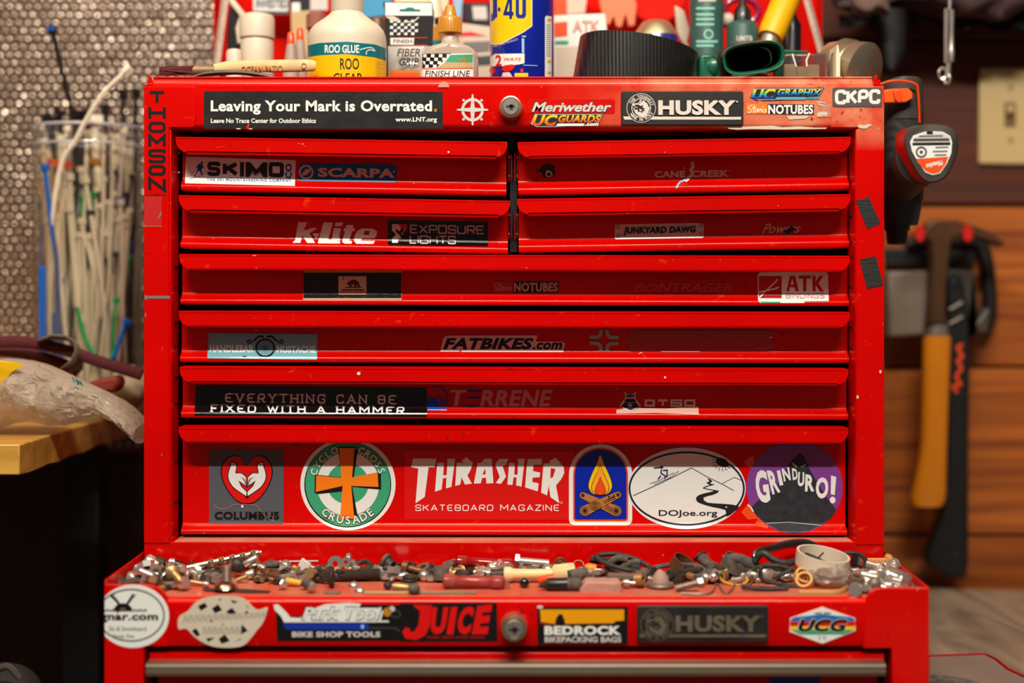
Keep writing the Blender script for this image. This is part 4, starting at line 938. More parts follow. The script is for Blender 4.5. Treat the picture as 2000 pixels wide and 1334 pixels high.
s.poly([(1110, 840), (1130, 862), (1155, 850), (1180, 862), (1198, 842), (1192, 880), (1120, 880)], mat('print_royal', (20, 60, 150), rough=.4)); s.poly([(1100, 905), (1120, 895), (1190, 895), (1210, 908), (1205, 925), (1245, 970), (1158, 1005), (1065, 968), (1105, 925)], B_)
s.poly([(1155, 922), (1175, 955), (1165, 972), (1145, 972), (1130, 955)], K['silver']); s.ell(1155, 945, 12, 8, B_, 12); s.line([(1115, 928), (1138, 936)], 5, K['silver'], same=True); s.line([(1196, 928), (1174, 936)], 5, K['silver'], same=True)
OT = mat('print_pinkgrey', (230, 206, 206), rough=.4); s.stext('O', 1296, 900, 1395, 972, OT, w=20, gap=0, same=True); s.stext('T', 1415, 900, 1530, 972, OT, w=20, gap=0, same=True); s.stext('S', 1548, 900, 1662, 972, OT, w=17, gap=0, same=True); s.stext('O', 1682, 900, 1790, 972, OT, w=20, gap=0, same=True)
s.poly([(1018, 1002), (1100, 990), (1158, 1020), (1240, 985), (1500, 990), (1820, 968), (1825, 1050), (1400, 1032), (1020, 1040)], mat('curled_clear_film', (232, 176, 160), rough=.12, coat=1, bump=.3)); on('r5', s, 'crowned bear head and pale squared letters with a lifting clear edge')
# row 6: the six large stickers
Sticker.base = 0.0
s = Sticker(*E1); s.poly([(692, 284), (1418, 294), (1418, 1016), (692, 1012)], mat('print_slate_card', (84, 88, 96), rough=.45, coat=.2))
def heart(cx, cy, sx, sy): 
    return [(cx + sx * a, cy + sy * b) for a, b in spline_xy([(0, -.62), (.28, -.95), (.62, -.98), (.92, -.7), (1.0, -.25), (.85, .25), (.55, .72), (.28, .95), (0, 1.0), (-.28, .95), (-.55, .72), (-.85, .25), (-1.0, -.25), (-.92, -.7), (-.62, -.98), (-.28, -.95)])]
def spline_xy(p, n=4): return [(v.x, v.y) for v in spline([Vector((a, b, 0)) for a, b in p], n, True)]
s.poly(heart(1060, 585, 255, 240), B_); s.poly(heart(1060, 585, 242, 227), RD)
for sg in (-1, 1):
    M_ = lambda pts: [(1062 + sg * a, b) for a, b in pts]
    out = M_([(160, 405), (105, 425), (98, 470), (105, 515), (60, 515), (20, 540), (5, 570), (2, 740), (20, 745), (80, 705), (140, 660), (180, 600), (190, 540), (178, 480), (164, 440)])
    s.poly([(a + (0), b) for a, b in spline_xy(out, 3)], B_, same=sg == 1); 
    inn = M_([(152, 418), (112, 432), (106, 470), (112, 522), (62, 522), (25, 548), (10, 575), (6, 728), (22, 734), (76, 698), (134, 654), (172, 596), (182, 540), (170, 484), (155, 445)])
    s.poly(spline_xy(inn, 3), W_); s.ell(1062 + sg * 130, 437, 6, 6, B_, 10)
    for i in range(3): s.line(M_([(60 - i * 16, 560 + i * 4), (30 - i * 10, 590 + i * 8), (10 - i * 4, 640)]), 4, B_, same=True)
s.poly([(978, 592), (1062, 650), (1146, 592), (1120, 650), (1062, 706), (1005, 650)], B_); s.poly([(995, 610), (1062, 665), (1128, 610), (1108, 648), (1062, 696), (1016, 648)], RD); s.line([(1046, 740), (1052, 768), (1062, 750), (1072, 768), (1080, 740)], 6, B_)
s.text('COLUMBUS', 745, 896, 1376, 972, B_, bold=0.045); s.ell(1016, 845, 12, 14, W_, 12); s.line([(735, 825), (790, 868), (880, 860), (930, 828), (1130, 832), (1190, 880), (1250, 950), (1320, 990), (1310, 940)], 3, K['pink'], same=True, sm=4)
on('r6', s, 'slate square with two white doves inside a red heart')
s = Sticker(*E2); cx, cy = 546, 650
s.ell(548, 628, 465, 450, W_, 60); s.ell(546, 632, 425, 420, B_, 48); s.ell(547, 628, 415, 412, K['green'], 48); s.ell(548, 628, 305, 312, W_, 48); s.ell(546, 622, 205, 200, K['green'], 40)
s.poly([(470, 262), (625, 262), (610, 290), (645, 290), (605, 560), (870, 510), (872, 682), (750, 672), (590, 655), (642, 935), (600, 975), (470, 970), (495, 700), (260, 725), (222, 712), (225, 535), (490, 562), (450, 280)], B_)
s.poly([(462, 276), (612, 276), (588, 562), (838, 512), (845, 655), (580, 645), (610, 968), (470, 970), (496, 645), (234, 704), (238, 544), (484, 566)], K['orange'])
s.arc('CYCLO', 548, 628, 352, -70, -22, 78, B_, bold=0.07, wf=1.0); s.arc('CYCLO', 548, 628, 352, -70, -22, 70, W_, bold=0.02, wf=1.0)
s.arc('CROSS', 548, 628, 352, 22, 68, 78, B_, bold=0.07, wf=1.0); s.arc('CROSS', 548, 628, 352, 22, 68, 70, W_, bold=0.02, wf=1.0)
s.arc('CRUSADE', 548, 628, 352, 218, 142, 88, B_, bold=0.07, inside=True, wf=1.0); s.arc('CRUSADE', 548, 628, 352, 218, 142, 78, W_, bold=0.02, inside=True, wf=1.0)
on('r6', s, 'round green and white target sticker with an orange cross')
s = Sticker(*E2); s.poly([(1102, 300), (2762, 312), (2762, 978), (1102, 972)], mat('print_bright_red', (216, 14, 8), rough=.4, coat=.2))
Q = lambda ch, tl, tr, br, bl, same=True: s.text(ch, 0, 0, 0, 0, W_, bold=0.09, quad=[tl, tr, br, bl], same=same)
s.poly([(1185, 378), (1410, 380), (1395, 463), (1335, 463), (1298, 752), (1208, 815), (1235, 475), (1165, 462)], W_)
s.poly([(1420, 420), (1486, 420), (1478, 542), (1512, 540), (1520, 380), (1595, 380), (1558, 655), (1505, 668), (1510, 565), (1475, 572), (1462, 680), (1398, 702)], W_, same=True)
s.poly([(1610, 420), (1652, 418), (1690, 430), (1655, 400), (1705, 366), (1770, 420), (1745, 490), (1715, 545), (1758, 622), (1690, 632), (1658, 560), (1645, 632), (1596, 645)], W_, same=True)
s.poly([(1815, 420), (1845, 420), (1885, 380), (1952, 380), (1968, 618), (1900, 622), (1896, 565), (1858, 568), (1845, 620), (1778, 622)], W_, same=True); s.poly([(1862, 535), (1888, 470), (1893, 532)], RD)
o3 = (960 - 570) * 5
H = lambda pts: [(a + o3, b) for a, b in pts]
s.poly(H([(165, 380), (75, 382), (35, 430), (80, 560), (42, 618), (92, 625), (142, 555), (108, 450), (140, 440)]), W_, same=True)
s.poly(H([(172, 420), (228, 422), (222, 535), (255, 535), (258, 380), (325, 380), (292, 652), (240, 640), (245, 562), (215, 560), (205, 636), (155, 632)]), W_, same=True)
s.poly(H([(355, 384), (493, 380), (488, 438), (410, 440), (405, 500), (475, 515), (470, 560), (402, 565), (398, 608), (460, 620), (452, 698), (328, 660), (345, 440)]), W_, same=True)
s.poly(H([(508, 426), (570, 425), (566, 400), (628, 370), (705, 460), (710, 520), (680, 580), (630, 640), (662, 815), (575, 755), (560, 640), (542, 738), (484, 712)]), W_, same=True); s.poly(H([(578, 470), (625, 480), (600, 560), (575, 570)]), RD)
s.stext('SKATEBOARD MAGAZINE', 1205, 828, 2612, 890, W_, w=9, r=18, gap=0.36); s.ring(682 + o3, 808, 10, 10, 3, W_, same=True); on('r6', s, 'red rectangle with spiky white arched letters over a thin line of capitals')
s = Sticker(*E3)
def arch(x0, x1, y0, y1, r): 
    cx = (x0 + x1) / 2; hw = (x1 - x0) / 2
    return [(cx + hw * math.cos(R(a)), y0 + hw * .98 + hw * .98 * math.sin(R(a))) for a in range(180, 361, 9)] + [(x1 - r + r * math.cos(R(a)), y1 - r + r * math.sin(R(a))) for a in (0, 30, 60, 90)] + [(x0 + r - r * math.sin(R(a)), y1 - r + r * math.cos(R(a))) for a in (0, 30, 60, 90)]
s.poly(arch(756, 1374, 238, 1030, 55), W_); s.poly(arch(797, 1334, 272, 992, 30), K['dorange']); s.poly(arch(812, 1318, 288, 974, 16), mat('print_cobalt', (8, 36, 170), rough=.3, coat=.6))
def drop(cx, top, bot, hw): return [(cx + hw * a, top + (bot - top) * b) for a, b in spline_xy([(0, 0), (.3, .22), (.72, .48), (1.0, .74), (.85, .90), (.45, .99), (-.45, .99), (-.85, .90), (-1.0, .74), (-.72, .48), (-.3, .22)], 3)]
s.poly(drop(1062, 335, 740, 120), B_); s.poly(drop(1062, 345, 734, 114), K['yellow']); s.poly(drop(1062, 440, 736, 90), B_); s.poly(drop(1062, 450, 732, 84), mat('print_flame_amber', (250, 170, 30), rough=.4)); s.poly(drop(1062, 556, 738, 54), B_); s.poly(drop(1062, 566, 732, 49), K['dorange'])
LG = K['brown']
def arm(a, b, ra, rb, m, grow=0):
    dx, dy = b[0] - a[0], b[1] - a[1]; l = math.hypot(dx, dy); ang = math.degrees(math.atan2(dy, dx))
    return [(a[0] + (ra + grow) * math.cos(R(ang + 90 + t)), a[1] + (ra + grow) * math.sin(R(ang + 90 + t))) for t in range(0, 181, 20)] + [(b[0] + (rb + grow) * math.cos(R(ang - 90 + t)), b[1] + (rb + grow) * math.sin(R(ang - 90 + t))) for t in range(0, 181, 20)]
for a, b in (((892, 738), (1218, 890)), ((1236, 732), (912, 888))):
    s.poly(arm(a, b, 31, 50, 0, 3), B_); s.poly(arm(a, b, 31, 50, 0), LG); s.ring(a[0], a[1], 16, 16, 5, B_); s.ell(a[0], a[1], 12, 12, K['navy'], 16, same=True); s.ring(b[0], b[1], 36, 36, 4, B_); s.ell(b[0], b[1], 20, 20, K['navy'], 16, same=True); s.ring(b[0], b[1], 26, 26, 3, B_, same=True)
for r_ in (60, 44, 28, 12): s.ring(1010, 840, r_, r_ * .7, 4, B_)
for i in range(4): s.line([(1100 + i * 6, 860 - i * 12), (1185, 905 - i * 12)], 3, B_, same=True)
s.line([(1090, 800), (1130, 780), (1210, 745)], 4, B_); s.line([(1100, 815), (1150, 790), (1215, 765)], 4, B_, same=True); s.stext('M', 1140, 740, 1200, 790, B_, w=6, gap=0, slope=-.2)
on('r6', s, 'arched white and blue sticker with a flame over crossed crank arms')
s = Sticker(*E4); ox3 = (960 - 1320) * 4.545
EC = lambda u, v: (u * 4.545 / 5 + ox3, v * 4.545 / 5)
s.ell(96, 608, 524, 362, W_, 72); 
s.ring(82, 612, 472, 316, 0, W_) if False else None
s.ring(96, 610, 508, 322, 17, K['navy'])
s.line([EC(1385, 740), EC(1650, 620), EC(1950, 470)], 7, K['navy']); s.line([(-10, 500), (142, 428), (330, 540), (515, 628)], 6, K['navy'], same=True, sm=2) if False else s.line([(142, 428), (275, 505), (420, 575), (515, 628)], 6, K['navy'], same=True)
s.line([EC(1950, 470), (142, 428)], 7, K['navy'], same=True); s.line([(412, 565), (520, 510), (600, 545)], 5, K['navy'], same=True)
s.poly(spline_xy([(290, 520), (325, 545), (300, 565), (345, 575), (250, 605), (385, 630), (330, 665), (245, 690), (280, 735), (420, 745), (560, 765), (520, 815), (450, 860), (440, 800), (330, 775), (200, 735), (180, 690), (225, 660), (310, 640), (330, 628), (240, 610), (262, 590), (300, 578), (270, 560), (300, 545), (285, 530)], 2), K['char'])
s.poly([(355, 355), (385, 332), (440, 350), (475, 390), (465, 415), (420, 420), (380, 405), (358, 385)], K['char'], same=True)
for a in range(20, 200, 22): s.line([(412 + 62 * math.cos(R(a)), 375 + 52 * math.sin(R(a))), (412 + 80 * math.cos(R(a + 5)), 375 + 68 * math.sin(R(a + 5))), (412 + 95 * math.cos(R(a - 2)), 375 + 80 * math.sin(R(a - 2)))], 5, K['char'], same=True)
s.ell(447, 775, 7, 7, W_, 10); s.text('DOJoe.org', -152, 800, 368, 868, K['navy'], bold=0.012); 
fig = [[(1585, 470), (1640, 465), (1670, 455)], [(1660, 480), (1655, 520), (1700, 550), (1690, 575)], [(1655, 545), (1625, 580)], [(1675, 495), (1715, 490), (1712, 560)]]
for l_ in fig: s.line([EC(*p) for p in l_], 11, K['navy'], same=True)
s.ell(*EC(1662, 462), 15, 12, K['navy'], 12, same=True); s.line([EC(1548, 625), EC(1640, 590), EC(1780, 515)], 4, K['navy'], same=True); s.line([EC(1590, 630), EC(1740, 565), EC(1828, 500)], 4, K['navy'], same=True)
on('r6', s, 'white oval sticker with a skier, a mountain road and a sun')
s = Sticker(*E4); s.poly([(605, 370), (690, 310), (700, 420), (640, 420)], K['dorange']); s.poly([(580, 820), (650, 740), (690, 800), (820, 940), (815, 965), (700, 935), (730, 880), (640, 885)], K['dorange'], same=True); s.line([(635, 755), (660, 770), (690, 815)], 12, W_); on('r6', s, 'orange torn sticker remnant behind the purple disc', name='sticker_scrap')
s = Sticker(*E4); s.ell(1054, 600, 428, 408, K['purple'], 72)
s.poly([(730, 715), (800, 690), (900, 575), (990, 420), (1005, 385), (1100, 290), (1135, 320), (1165, 390), (1240, 530), (1340, 690), (1425, 800), (1380, 870), (1290, 935), (1180, 985), (1054, 1008), (920, 985), (810, 925), (715, 850), (672, 775)], mat('print_charcoal_scuffed', (34, 36, 42), rough=.5, var=.2, rgb2=(90, 90, 96), vscale=160))
s.poly([(1160, 388), (1195, 386), (1197, 396), (1165, 400)], B_, same=True); s.poly([(1030, 380), (1078, 410), (1070, 422), (1045, 410)], W_); s.poly([(1155, 392), (1108, 415), (1125, 420), (1148, 408)], W_, same=True); s.ell(1060, 408, 6, 5, B_, 8); s.ell(1130, 409, 6, 5, B_, 8, same=True)
G = lambda ch, tl, tr, br, bl: s.text(ch, 0, 0, 0, 0, W_, bold=0.06, quad=[tl, tr, br, bl], same=True)
s.lv += 1
G('G', (690, 455), (800, 440), (845, 730), (730, 745)); G('R', (805, 450), (885, 448), (930, 640), (858, 665)); G('I', (895, 452), (925, 446), (955, 578), (922, 585)); G('N', (938, 432), (1005, 420), (1022, 535), (960, 548)); G('D', (1030, 430), (1075, 432), (1085, 530), (1038, 535))
G('U', (1088, 462), (1140, 465), (1140, 590), (1078, 590)); G('R', (1150, 482), (1230, 492), (1230, 636), (1146, 636)); G('O', (1245, 510), (1358, 510), (1350, 700), (1240, 698)); s.poly([(1378, 492), (1424, 508), (1410, 668), (1375, 660)], W_, same=True); s.ell(1392, 712, 26, 30, W_, 18, same=True)
s.line([(805, 918), (1000, 908), (1290, 936)], 5, K['silver']); on('r6', s, 'purple disc with a dark hooded mountain and hand cut white letters')
# small marks on drawer fronts (white paint dot, flecks)
for px, py, key in ((700.5, 729.5, 'pull5'), (1299, 737, 'pull5'), (876, 297, 'pull1')):
    s = Sticker(px, py, 1); s.ell(0, 0, 3.4 if px < 800 else 2, 3.2 if px < 800 else 1.8, W_, 14); s.build(SURF['r5' if key == 'pull5' else 'r1l'][0], flat(YL), 'small white paint dot on the drawer pull', name='paint_dot')

# ---------------------------------------------------------------- stickers on the lower cabinet
LF = flat(YF); LC = flat(YF - 0.0012)
s = Sticker(*F1); s.ell(340, 700, 342, 300, W_, 64); s.ring(320, 690, 315, 245, 15, K['slate']); s.line([(130, 500), (190, 560), (215, 600)], 24, B_); s.line([(345, 495), (300, 560), (270, 600)], 24, B_, same=True); s.ell(245, 650, 90, 75, B_, 30, a0=180, a1=360, same=True); s.ell(245, 652, 35, 32, K['grey'], 20, a0=180, a1=360)
for u in range(60, 470, 26): s.line([(u, 650), (u + 8, 640 - (u % 52) / 4), (u + 20, 655)], 9, B_, same=True)
for i in range(5): s.line([(120 + i * 18, 500 + i * 20), (165 + i * 12, 490 + i * 22)], 8, B_, same=True); s.line([(370 - i * 18, 500 + i * 20), (325 - i * 12, 490 + i * 22)], 8, B_, same=True)
s.text('gnar.com', 28, 685, 578, 760, K['char'], bold=0.05); s.text('Ski & Snowboard', 110, 795, 465, 838, K['slate'], bold=0.0, same=True); s.text('Swap Site', 150, 870, 350, 914, K['slate'], bold=0.0, same=True); s.ell(195, 660, 12, 10, RD, 10, same=True)
s.build(cab, LC, 'white oval sticker wrapped at the cabinet corner, dark emblem above lettering', clip=204.5)
s = Sticker(*F1); out = spline_xy([(765, 780), (780, 700), (860, 650), (950, 555), (1080, 512), (1250, 505), (1400, 535), (1510, 635), (1610, 615), (1615, 650), (1575, 760), (1520, 830), (1450, 920), (1370, 985), (1200, 998), (1060, 975), (930, 900), (850, 820), (780, 825)], 4)
s.poly(out, K['bone'])
s.ox, s.oy, s.k = 340, 1160, 10
for n_, pl in enumerate(([(465, 235), (600, 170), (655, 250), (520, 330)], [(735, 285), (860, 200), (940, 320), (800, 380)], [(1010, 350), (1130, 270), (1220, 380), (1080, 395)], [(860, 105), (930, 95), (890, 140)], [(1100, 120), (1250, 150), (1160, 190)], [(345, 720), (430, 670), (510, 800), (440, 835)],
           [(620, 870), (800, 850), (670, 940)], [(870, 880), (990, 790), (1090, 920), (930, 975)], [(1320, 590), (1440, 720), (1310, 790)], [(1170, 940), (1300, 870), (1310, 890)], [(690, 520), (745, 495), (735, 565)], [(930, 600), (975, 575), (965, 625)], [(1390, 200), (1460, 270), (1440, 280)], [(1380, 350), (1430, 330), (1455, 370), (1400, 385)])): s.poly(pl, B_, same=n_ > 0)
s.lv += 1
for u in range(180, 1720, 118): s.line([(u, 600 - u * .07), (u + 30, 420 - u * .03), (u + 70, 560 - u * .06), (u + 95, 430 - u * .05)], 11, K['grey'], same=True, sm=3)
for u in range(560, 1260, 110): s.line([(u, 800), (u + 20, 640), (u + 60, 780), (u + 85, 650)], 11, K['grey'], same=True, sm=3)
s.build(cab, LF, 'black and off white checkered lens shaped sticker on the lower header')
s = Sticker(*F2); s.poly([(92, 650), (240, 700), (330, 700), (460, 620), (600, 590), (1275, 590), (1275, 930), (103, 935)], K['black']); s.poly([(70, 590), (110, 585), (190, 660), (230, 710), (320, 715), (470, 620), (560, 585), (780, 570), (900, 580), (880, 620), (1050, 620), (1115, 650), (1090, 740), (1165, 740), (1165, 756), (170, 758), (140, 700), (80, 640)], W_)
s.poly([(162, 765), (975, 765), (975, 830), (200, 826), (170, 800)], K['blue']); s.line([(975, 812), (1230, 812), (1268, 845)], 10, K['slate'], same=True); s.ell(915, 798, 16, 22, K['paleblue'], 14)
s.text('Park Tool', 330, 605, 1108, 742, B_, bold=0.10, shear=.3); s.text('Park Tool', 340, 614, 1098, 733, W_, bold=0.03, shear=.3); s.text('PARK TOOL', 338, 618, 1102, 732, W_, bold=0.05, shear=.3) if False else None
s.ell(1150, 660, 36, 44, K['gold'], 20, same=True); s.ell(1195, 630, 30, 28, K['silver'], 16, same=True); s.ring(1230, 680, 45, 30, 9, K['slate'], same=True); s.text('BIKE SHOP TOOLS', 245, 845, 1085, 898, K['silver'], bold=0.06); s.build(cab, LF, 'white and black sticker with a blue bar and tool lettering')
s = Sticker(*F3); s.poly([(-95, 575), (830, 570), (838, 938), (-95, 940)], K['black'])
s.poly([(30, 590), (215, 595), (190, 790), (150, 880), (60, 925), (-40, 910), (-70, 850), (-40, 805), (0, 815), (10, 850), (50, 840), (85, 780), (100, 650), (60, 620)], RD)
Q2 = lambda ch, tl, tr, br, bl: s.text(ch, 0, 0, 0, 0, RD, bold=0.10, quad=[tl, tr, br, bl], same=True)
Q2('U', (215, 615), (370, 612), (330, 870), (190, 870)); Q2('I', (395, 612), (455, 610), (415, 872), (350, 872)); Q2('C', (485, 608), (620, 604), (570, 872), (440, 872)); Q2('E', (645, 602), (790, 585), (740, 868), (590, 872))
[s.line([(a_, 900), (b_, 899)], 18, K['dred'], same=True) for a_, b_ in ((165, 290), (310, 420), (440, 560), (580, 712))]; s.build(cab, LF, 'black sticker with thick red drippy lettering left of the lower lock')
s = Sticker(*F3); s.rect(1215, 610, 2075, 960, K['black']); s.poly([(1240, 635), (2040, 635), (2040, 740), (1960, 745), (1940, 765), (1250, 775)], mat('print_sunset', (240, 160, 8), rough=.4)); s.poly([(1380, 770), (1395, 715), (1420, 680), (1450, 680), (1475, 740), (1480, 775)], K['black']); s.poly([(1240, 640), (1245, 660), (1500, 775), (1240, 775)], K['black'], same=True) if False else None
s.poly([(1395, 775), (1300, 776), (1240, 776), (1240, 750), (1330, 765)], K['dred'], same=True); s.text('BEDROCK', 1282, 790, 2010, 878, W_, bold=0.085); s.text('BIKEPACKING BAGS', 1285, 892, 2012, 948, K['silver'], bold=0.03, same=True); s.ell(1240, 612, 30, 16, K['silver'], 14, same=True); s.build(cab, LF, 'black sticker with an orange desert skyline right of the lower lock')
s = Sticker(*F5); hx = [(650, 760), (935, 660), (1225, 760), (1230, 870), (935, 985), (645, 880)]
s.poly(hx, W_); s.poly([(690, 750), (935, 725), (1185, 750), (1222, 768), (1222, 790), (655, 790), (655, 768)], mat('print_hex_blue', (30, 110, 190), rough=.4)); s.poly([(650, 790), (1226, 790), (1226, 830), (650, 830)], RD); s.poly([(650, 826), (1226, 826), (1226, 862), (650, 862)], K['yellow'], same=True); s.poly([(650, 862), (1226, 862), (1130, 905), (740, 905)], K['green'], same=True)
s.text('UCG', 715, 762, 1165, 884, K['silver'], bold=0.11, shear=.3); s.text('UCG', 722, 768, 1160, 880, K['black'], bold=0.07, shear=.3); s.line([(868, 716), (930, 716)], 14, K['grey'], same=True); s.line([(945, 716), (1010, 716)], 14, K['grey'], same=True); s.text('5 K', 900, 915, 975, 950, K['grey'], bold=0, same=True); s.build(cab, LF, 'six sided rainbow striped sticker at the right of the lower header')
# ---------------------------------------------------------------- things standing in the open till
TFZ = zfloor + 0.0015
def stand(name, label, cat, px, y, group=None):
    return thing(name, label, cat, (X(px, y), y, TFZ), group)
def upright(bm, px, y, prof, seg=28, mi=0, base=None):
    """lathe on a vertical axis; prof = (py, r px)"""
    z0 = Z(prof[0][0], y)
    z1 = Z(prof[-1][0], y); lathe(bm, (X(px, y), y, z0), (X(px, y), y, z1), [((Z(a, y) - z0) / (z1 - z0), S(r, y)) for a, r in prof], seg)
def floor_py(y): return HZ + (CZ - TFZ) / (y - CY) * F
def vsurf(px, y, prof):
    """surface of the same lathe, for labels"""
    zs_ = [(Z(a, y), S(r, y)) for a, r in prof]; zs_.sort()
    def rf(z):
        if z <= zs_[0][0]: return zs_[0][1]
        for (a, ra), (b, rb) in zip(zs_, zs_[1:]):
            if z <= b: return ra + (rb - ra) * (z - a) / max(1e-9, b - a)
        return zs_[-1][1]
    return Surf(cylsurf(X(px, y), y, rf).yf, v=[('x', X(px, y) + S(max(r for _, r in prof), y) * math.sin(R(a)) * .985) for a in range(-84, 85, 7)], h=[p[0] for p in prof[1:-1]])

# large glue bottle
y = 0.075; t = stand('glue_bottle', 'large white glue bottle with teal and yellow label behind the chest rim', 'bottle', 678, y)
fp = floor_py(y); prof = [(fp, 74), (fp - 3, 76), (108, 77), (95, 77), (80, 76.5), (70, 75), (60, 71), (50, 62), (40, 48), (31, 36), (25, 31), (22, 30), (18, 30)]
bm = BM(); upright(bm, 678, y, prof, 40); obj('bottle_body', bm, WHITEP, t, smooth=60)
bm = BM(); upright(bm, 678, y, [(26, 31), (24, 32), (-30, 32), (-33, 29)], 40); obj('cap', bm, WHITEP, t)
T2 = (400, 0, 4.94); T3 = (740, 0, 4.94); T4 = (1060, 0, 4.94); T5 = (1400, 0, 4.942)
s = Sticker(*T2); TEAL = K['teal']; s.poly([(990, 440), (1100, 415), (1370, 402), (1640, 428), (1752, 468), (1752, 590), (1640, 555), (1370, 522), (1100, 535), (990, 552)], TEAL)
s.poly([(988, 552), (1100, 535), (1370, 522), (1640, 555), (1752, 590), (1752, 900), (988, 900)], mat('label_yellow', (250, 190, 0), rough=.35, coat=.3), same=True)
s.text('ROO GLUE', 1156, 432, 1490, 512, W_, bold=0.03); s.line([(1495, 480), (1560, 462), (1610, 460), (1640, 490), (1590, 480), (1560, 500), (1560, 528)], 9, W_, same=True, sm=3)
s.text('ROO', 1305, 562, 1488, 670, B_, bold=0.01); s.text('CLEAR', 1240, 705, 1525, 800, B_, bold=0.01, same=True)
for v in range(580, 740, 22): s.line([(1010, v), (1080 - v % 30, v)], 5, K['gold'], same=True); s.line([(1655, v + 15), (1720 - v % 40, v + 20)], 5, K['gold'], same=True)
s.build(t, vsurf(678, y, prof), 'teal and yellow wrap label', name='wrap_label')
# drip bottle with gold cap, flattened oval body
y = 0.055; t = stand('lube_bottle', 'clear drip bottle with gold cone cap and chequered label', 'bottle', 879, y)
fp = floor_py(y)
bm = BM(); c = P(879, 100, y); rows = []
for py, r in ((fp, 50), (fp - 4, 54), (118, 55.5), (108, 54), (98, 48), (91, 38), (87, 22), (84, 17), (72, 16)):
    z = Z(py, y); rr = S(r, y); rows.append([Vector((c.x + rr * math.cos(2 * math.pi * k / 28), y + min(rr, S(30, y)) * .95 * math.sin(2 * math.pi * k / 28), z)) for k in range(28)])
loft(bm, rows); obj('bottle_body', bm, mat('smoky_clear_plastic', (186, 168, 150), rough=.25, coat=.6, var=.2, vscale=8), t, smooth=60)
GOLDP = mat('gold_plastic', (196, 130, 22), rough=.4, coat=.2)
bm = BM(); upright(bm, 879, y, [(66, 20), (65, 22.5), (38, 22.5), (34, 20), (33, 13.5), (14, 9.5), (11, 8), (11, 3)], 26); o = obj('cone_cap', bm, GOLDP, t)
bm = BM()
for k in range(26):
    a = 2 * math.pi * k / 26; cx, cy = X(879, y) + S(22.6, y) * math.cos(a), y + S(22.6, y) * math.sin(a); box(bm, cx - .0004, cy - .0004, Z(65, y), cx + .0004, cy + .0004, Z(39, y))
obj('cap_ribs', bm, GOLDP, o, kind='stuff')
s = Sticker(*T3); sf = Surf(lambda x, z: y - S(30, y) * .95 * math.sqrt(max(0, 1 - ((x - c.x) / S(57, y)) ** 2)) - .0003, v=[('x', c.x + S(56, y) * math.sin(R(a))) for a in range(-80, 81, 16)])
s.poly([(415, 520), (905, 515), (912, 600), (912, 860), (412, 860)], W_); s.poly([(418, 518), (700, 514), (620, 590), (560, 650), (418, 658)], B_)
for i in range(7):
    for j in range(4):
        if (i + j) % 2 == 0: s.poly([(430 + i * 38 - j * 6, 520 + j * 34), (462 + i * 38 - j * 6, 524 + j * 34), (458 + i * 38 - j * 6, 556 + j * 34), (424 + i * 38 - j * 6, 550 + j * 34)] if i * 38 < 250 - j * 30 else [(430, 520), (440, 520), (440, 530)], W_, same=(i + j) > 0)
s.poly([(690, 530), (905, 525), (905, 604), (640, 600)], K['green']); s.poly([(640, 600), (905, 604), (908, 655), (560, 655)], K['tan'], same=True); s.line([(412, 664), (910, 660)], 8, K['dorange'], same=True)
s.text('WET', 760, 562, 880, 594, K['gold'], bold=.04); s.text('FINISH LINE', 445, 680, 880, 738, K['char'], bold=0, shear=.15, same=True); s.build(t, sf, 'white label with chequers, green and gold bands', name='front_label')
# blister bag
y = 0.105; t = stand('blister_pack', 'hanging blister pack with chequered flag print and white hang tab', 'package', 799, y)
bm = BM(); o_ = [(748, 4), (845, 4), (847, 30), (845, 80), (850, 150), (850, 235), (748, 235), (752, 150), (752, 30)]; pprism(bm, o_, y, y + .004); obj('card', bm, mat('pack_card_black', (40, 38, 38), rough=.3, coat=.6), t)
bm = BM(); pts = [[P(px, 95 + 0, y)] for px in (0,)]; rows = []
for v in range(7):
    py = 90 + v * 23; row = []
    for u in range(9): row.append(P(758 + u * 10.6, py, y - .001 - .012 * math.sin(math.pi * (u + .3) / 8.6) * math.sin(math.pi * (v + .4) / 6.8)))
    rows.append(row)
loft(bm, rows, closed=False, cap=False); obj('bubble', bm, mat('clear_blister', (190, 184, 176), rough=.12, coat=1.0, var=.3, vscale=30), t, smooth=60)
s = Sticker(*T3); f = flat(y - .0002); s.poly([(60, 25), (512, 28), (515, 150), (62, 150)], W_); s.poly([(200, 88), (255, 86), (270, 72), (325, 72), (345, 88), (402, 92), (400, 112), (200, 112)], TEAL)
for i in range(8):
    for j in range(5):
        if (i + j) % 2 == 0: s.poly([(110 + i * 34, 190 + j * 30 + (i % 3) * 6), (140 + i * 34, 192 + j * 30), (136 + i * 34, 220 + j * 30), (106 + i * 34, 216 + j * 30)], W_, same=True)
s.poly([(60, 160), (140, 155), (200, 185), (160, 210), (110, 190)], K['bone'], same=True); s.line([(250, 210), (330, 205), (385, 165)], 12, K['bone'], sm=3)
s.poly([(110, 365), (340, 362), (335, 432), (112, 430)], W_); s.line([(108, 432), (470, 436)], 5, K['dorange'], same=True); s.line([(108, 364), (470, 364)], 5, K['dorange'], same=True); s.text('FINISH', 140, 378, 320, 418, K['char'], bold=0.02)
s.build(t, f, 'white hang tab and chequered print', name='printed_card')
s = Sticker(*T3); f = flat(y - .0145); s.text('FIBER', 175, 470, 400, 545, K['char'], bold=.02, shear=.2); s.text('GRIP', 195, 560, 385, 635, K['char'], bold=.04, shear=.2, same=True); s.rect(105, 672, 395, 700, K['gold'], same=True); s.rect(105, 700, 395, 745, K['dorange'], same=True)
s.build(t, f, 'dark lettering and orange band on the clear bubble', name='bubble_print')
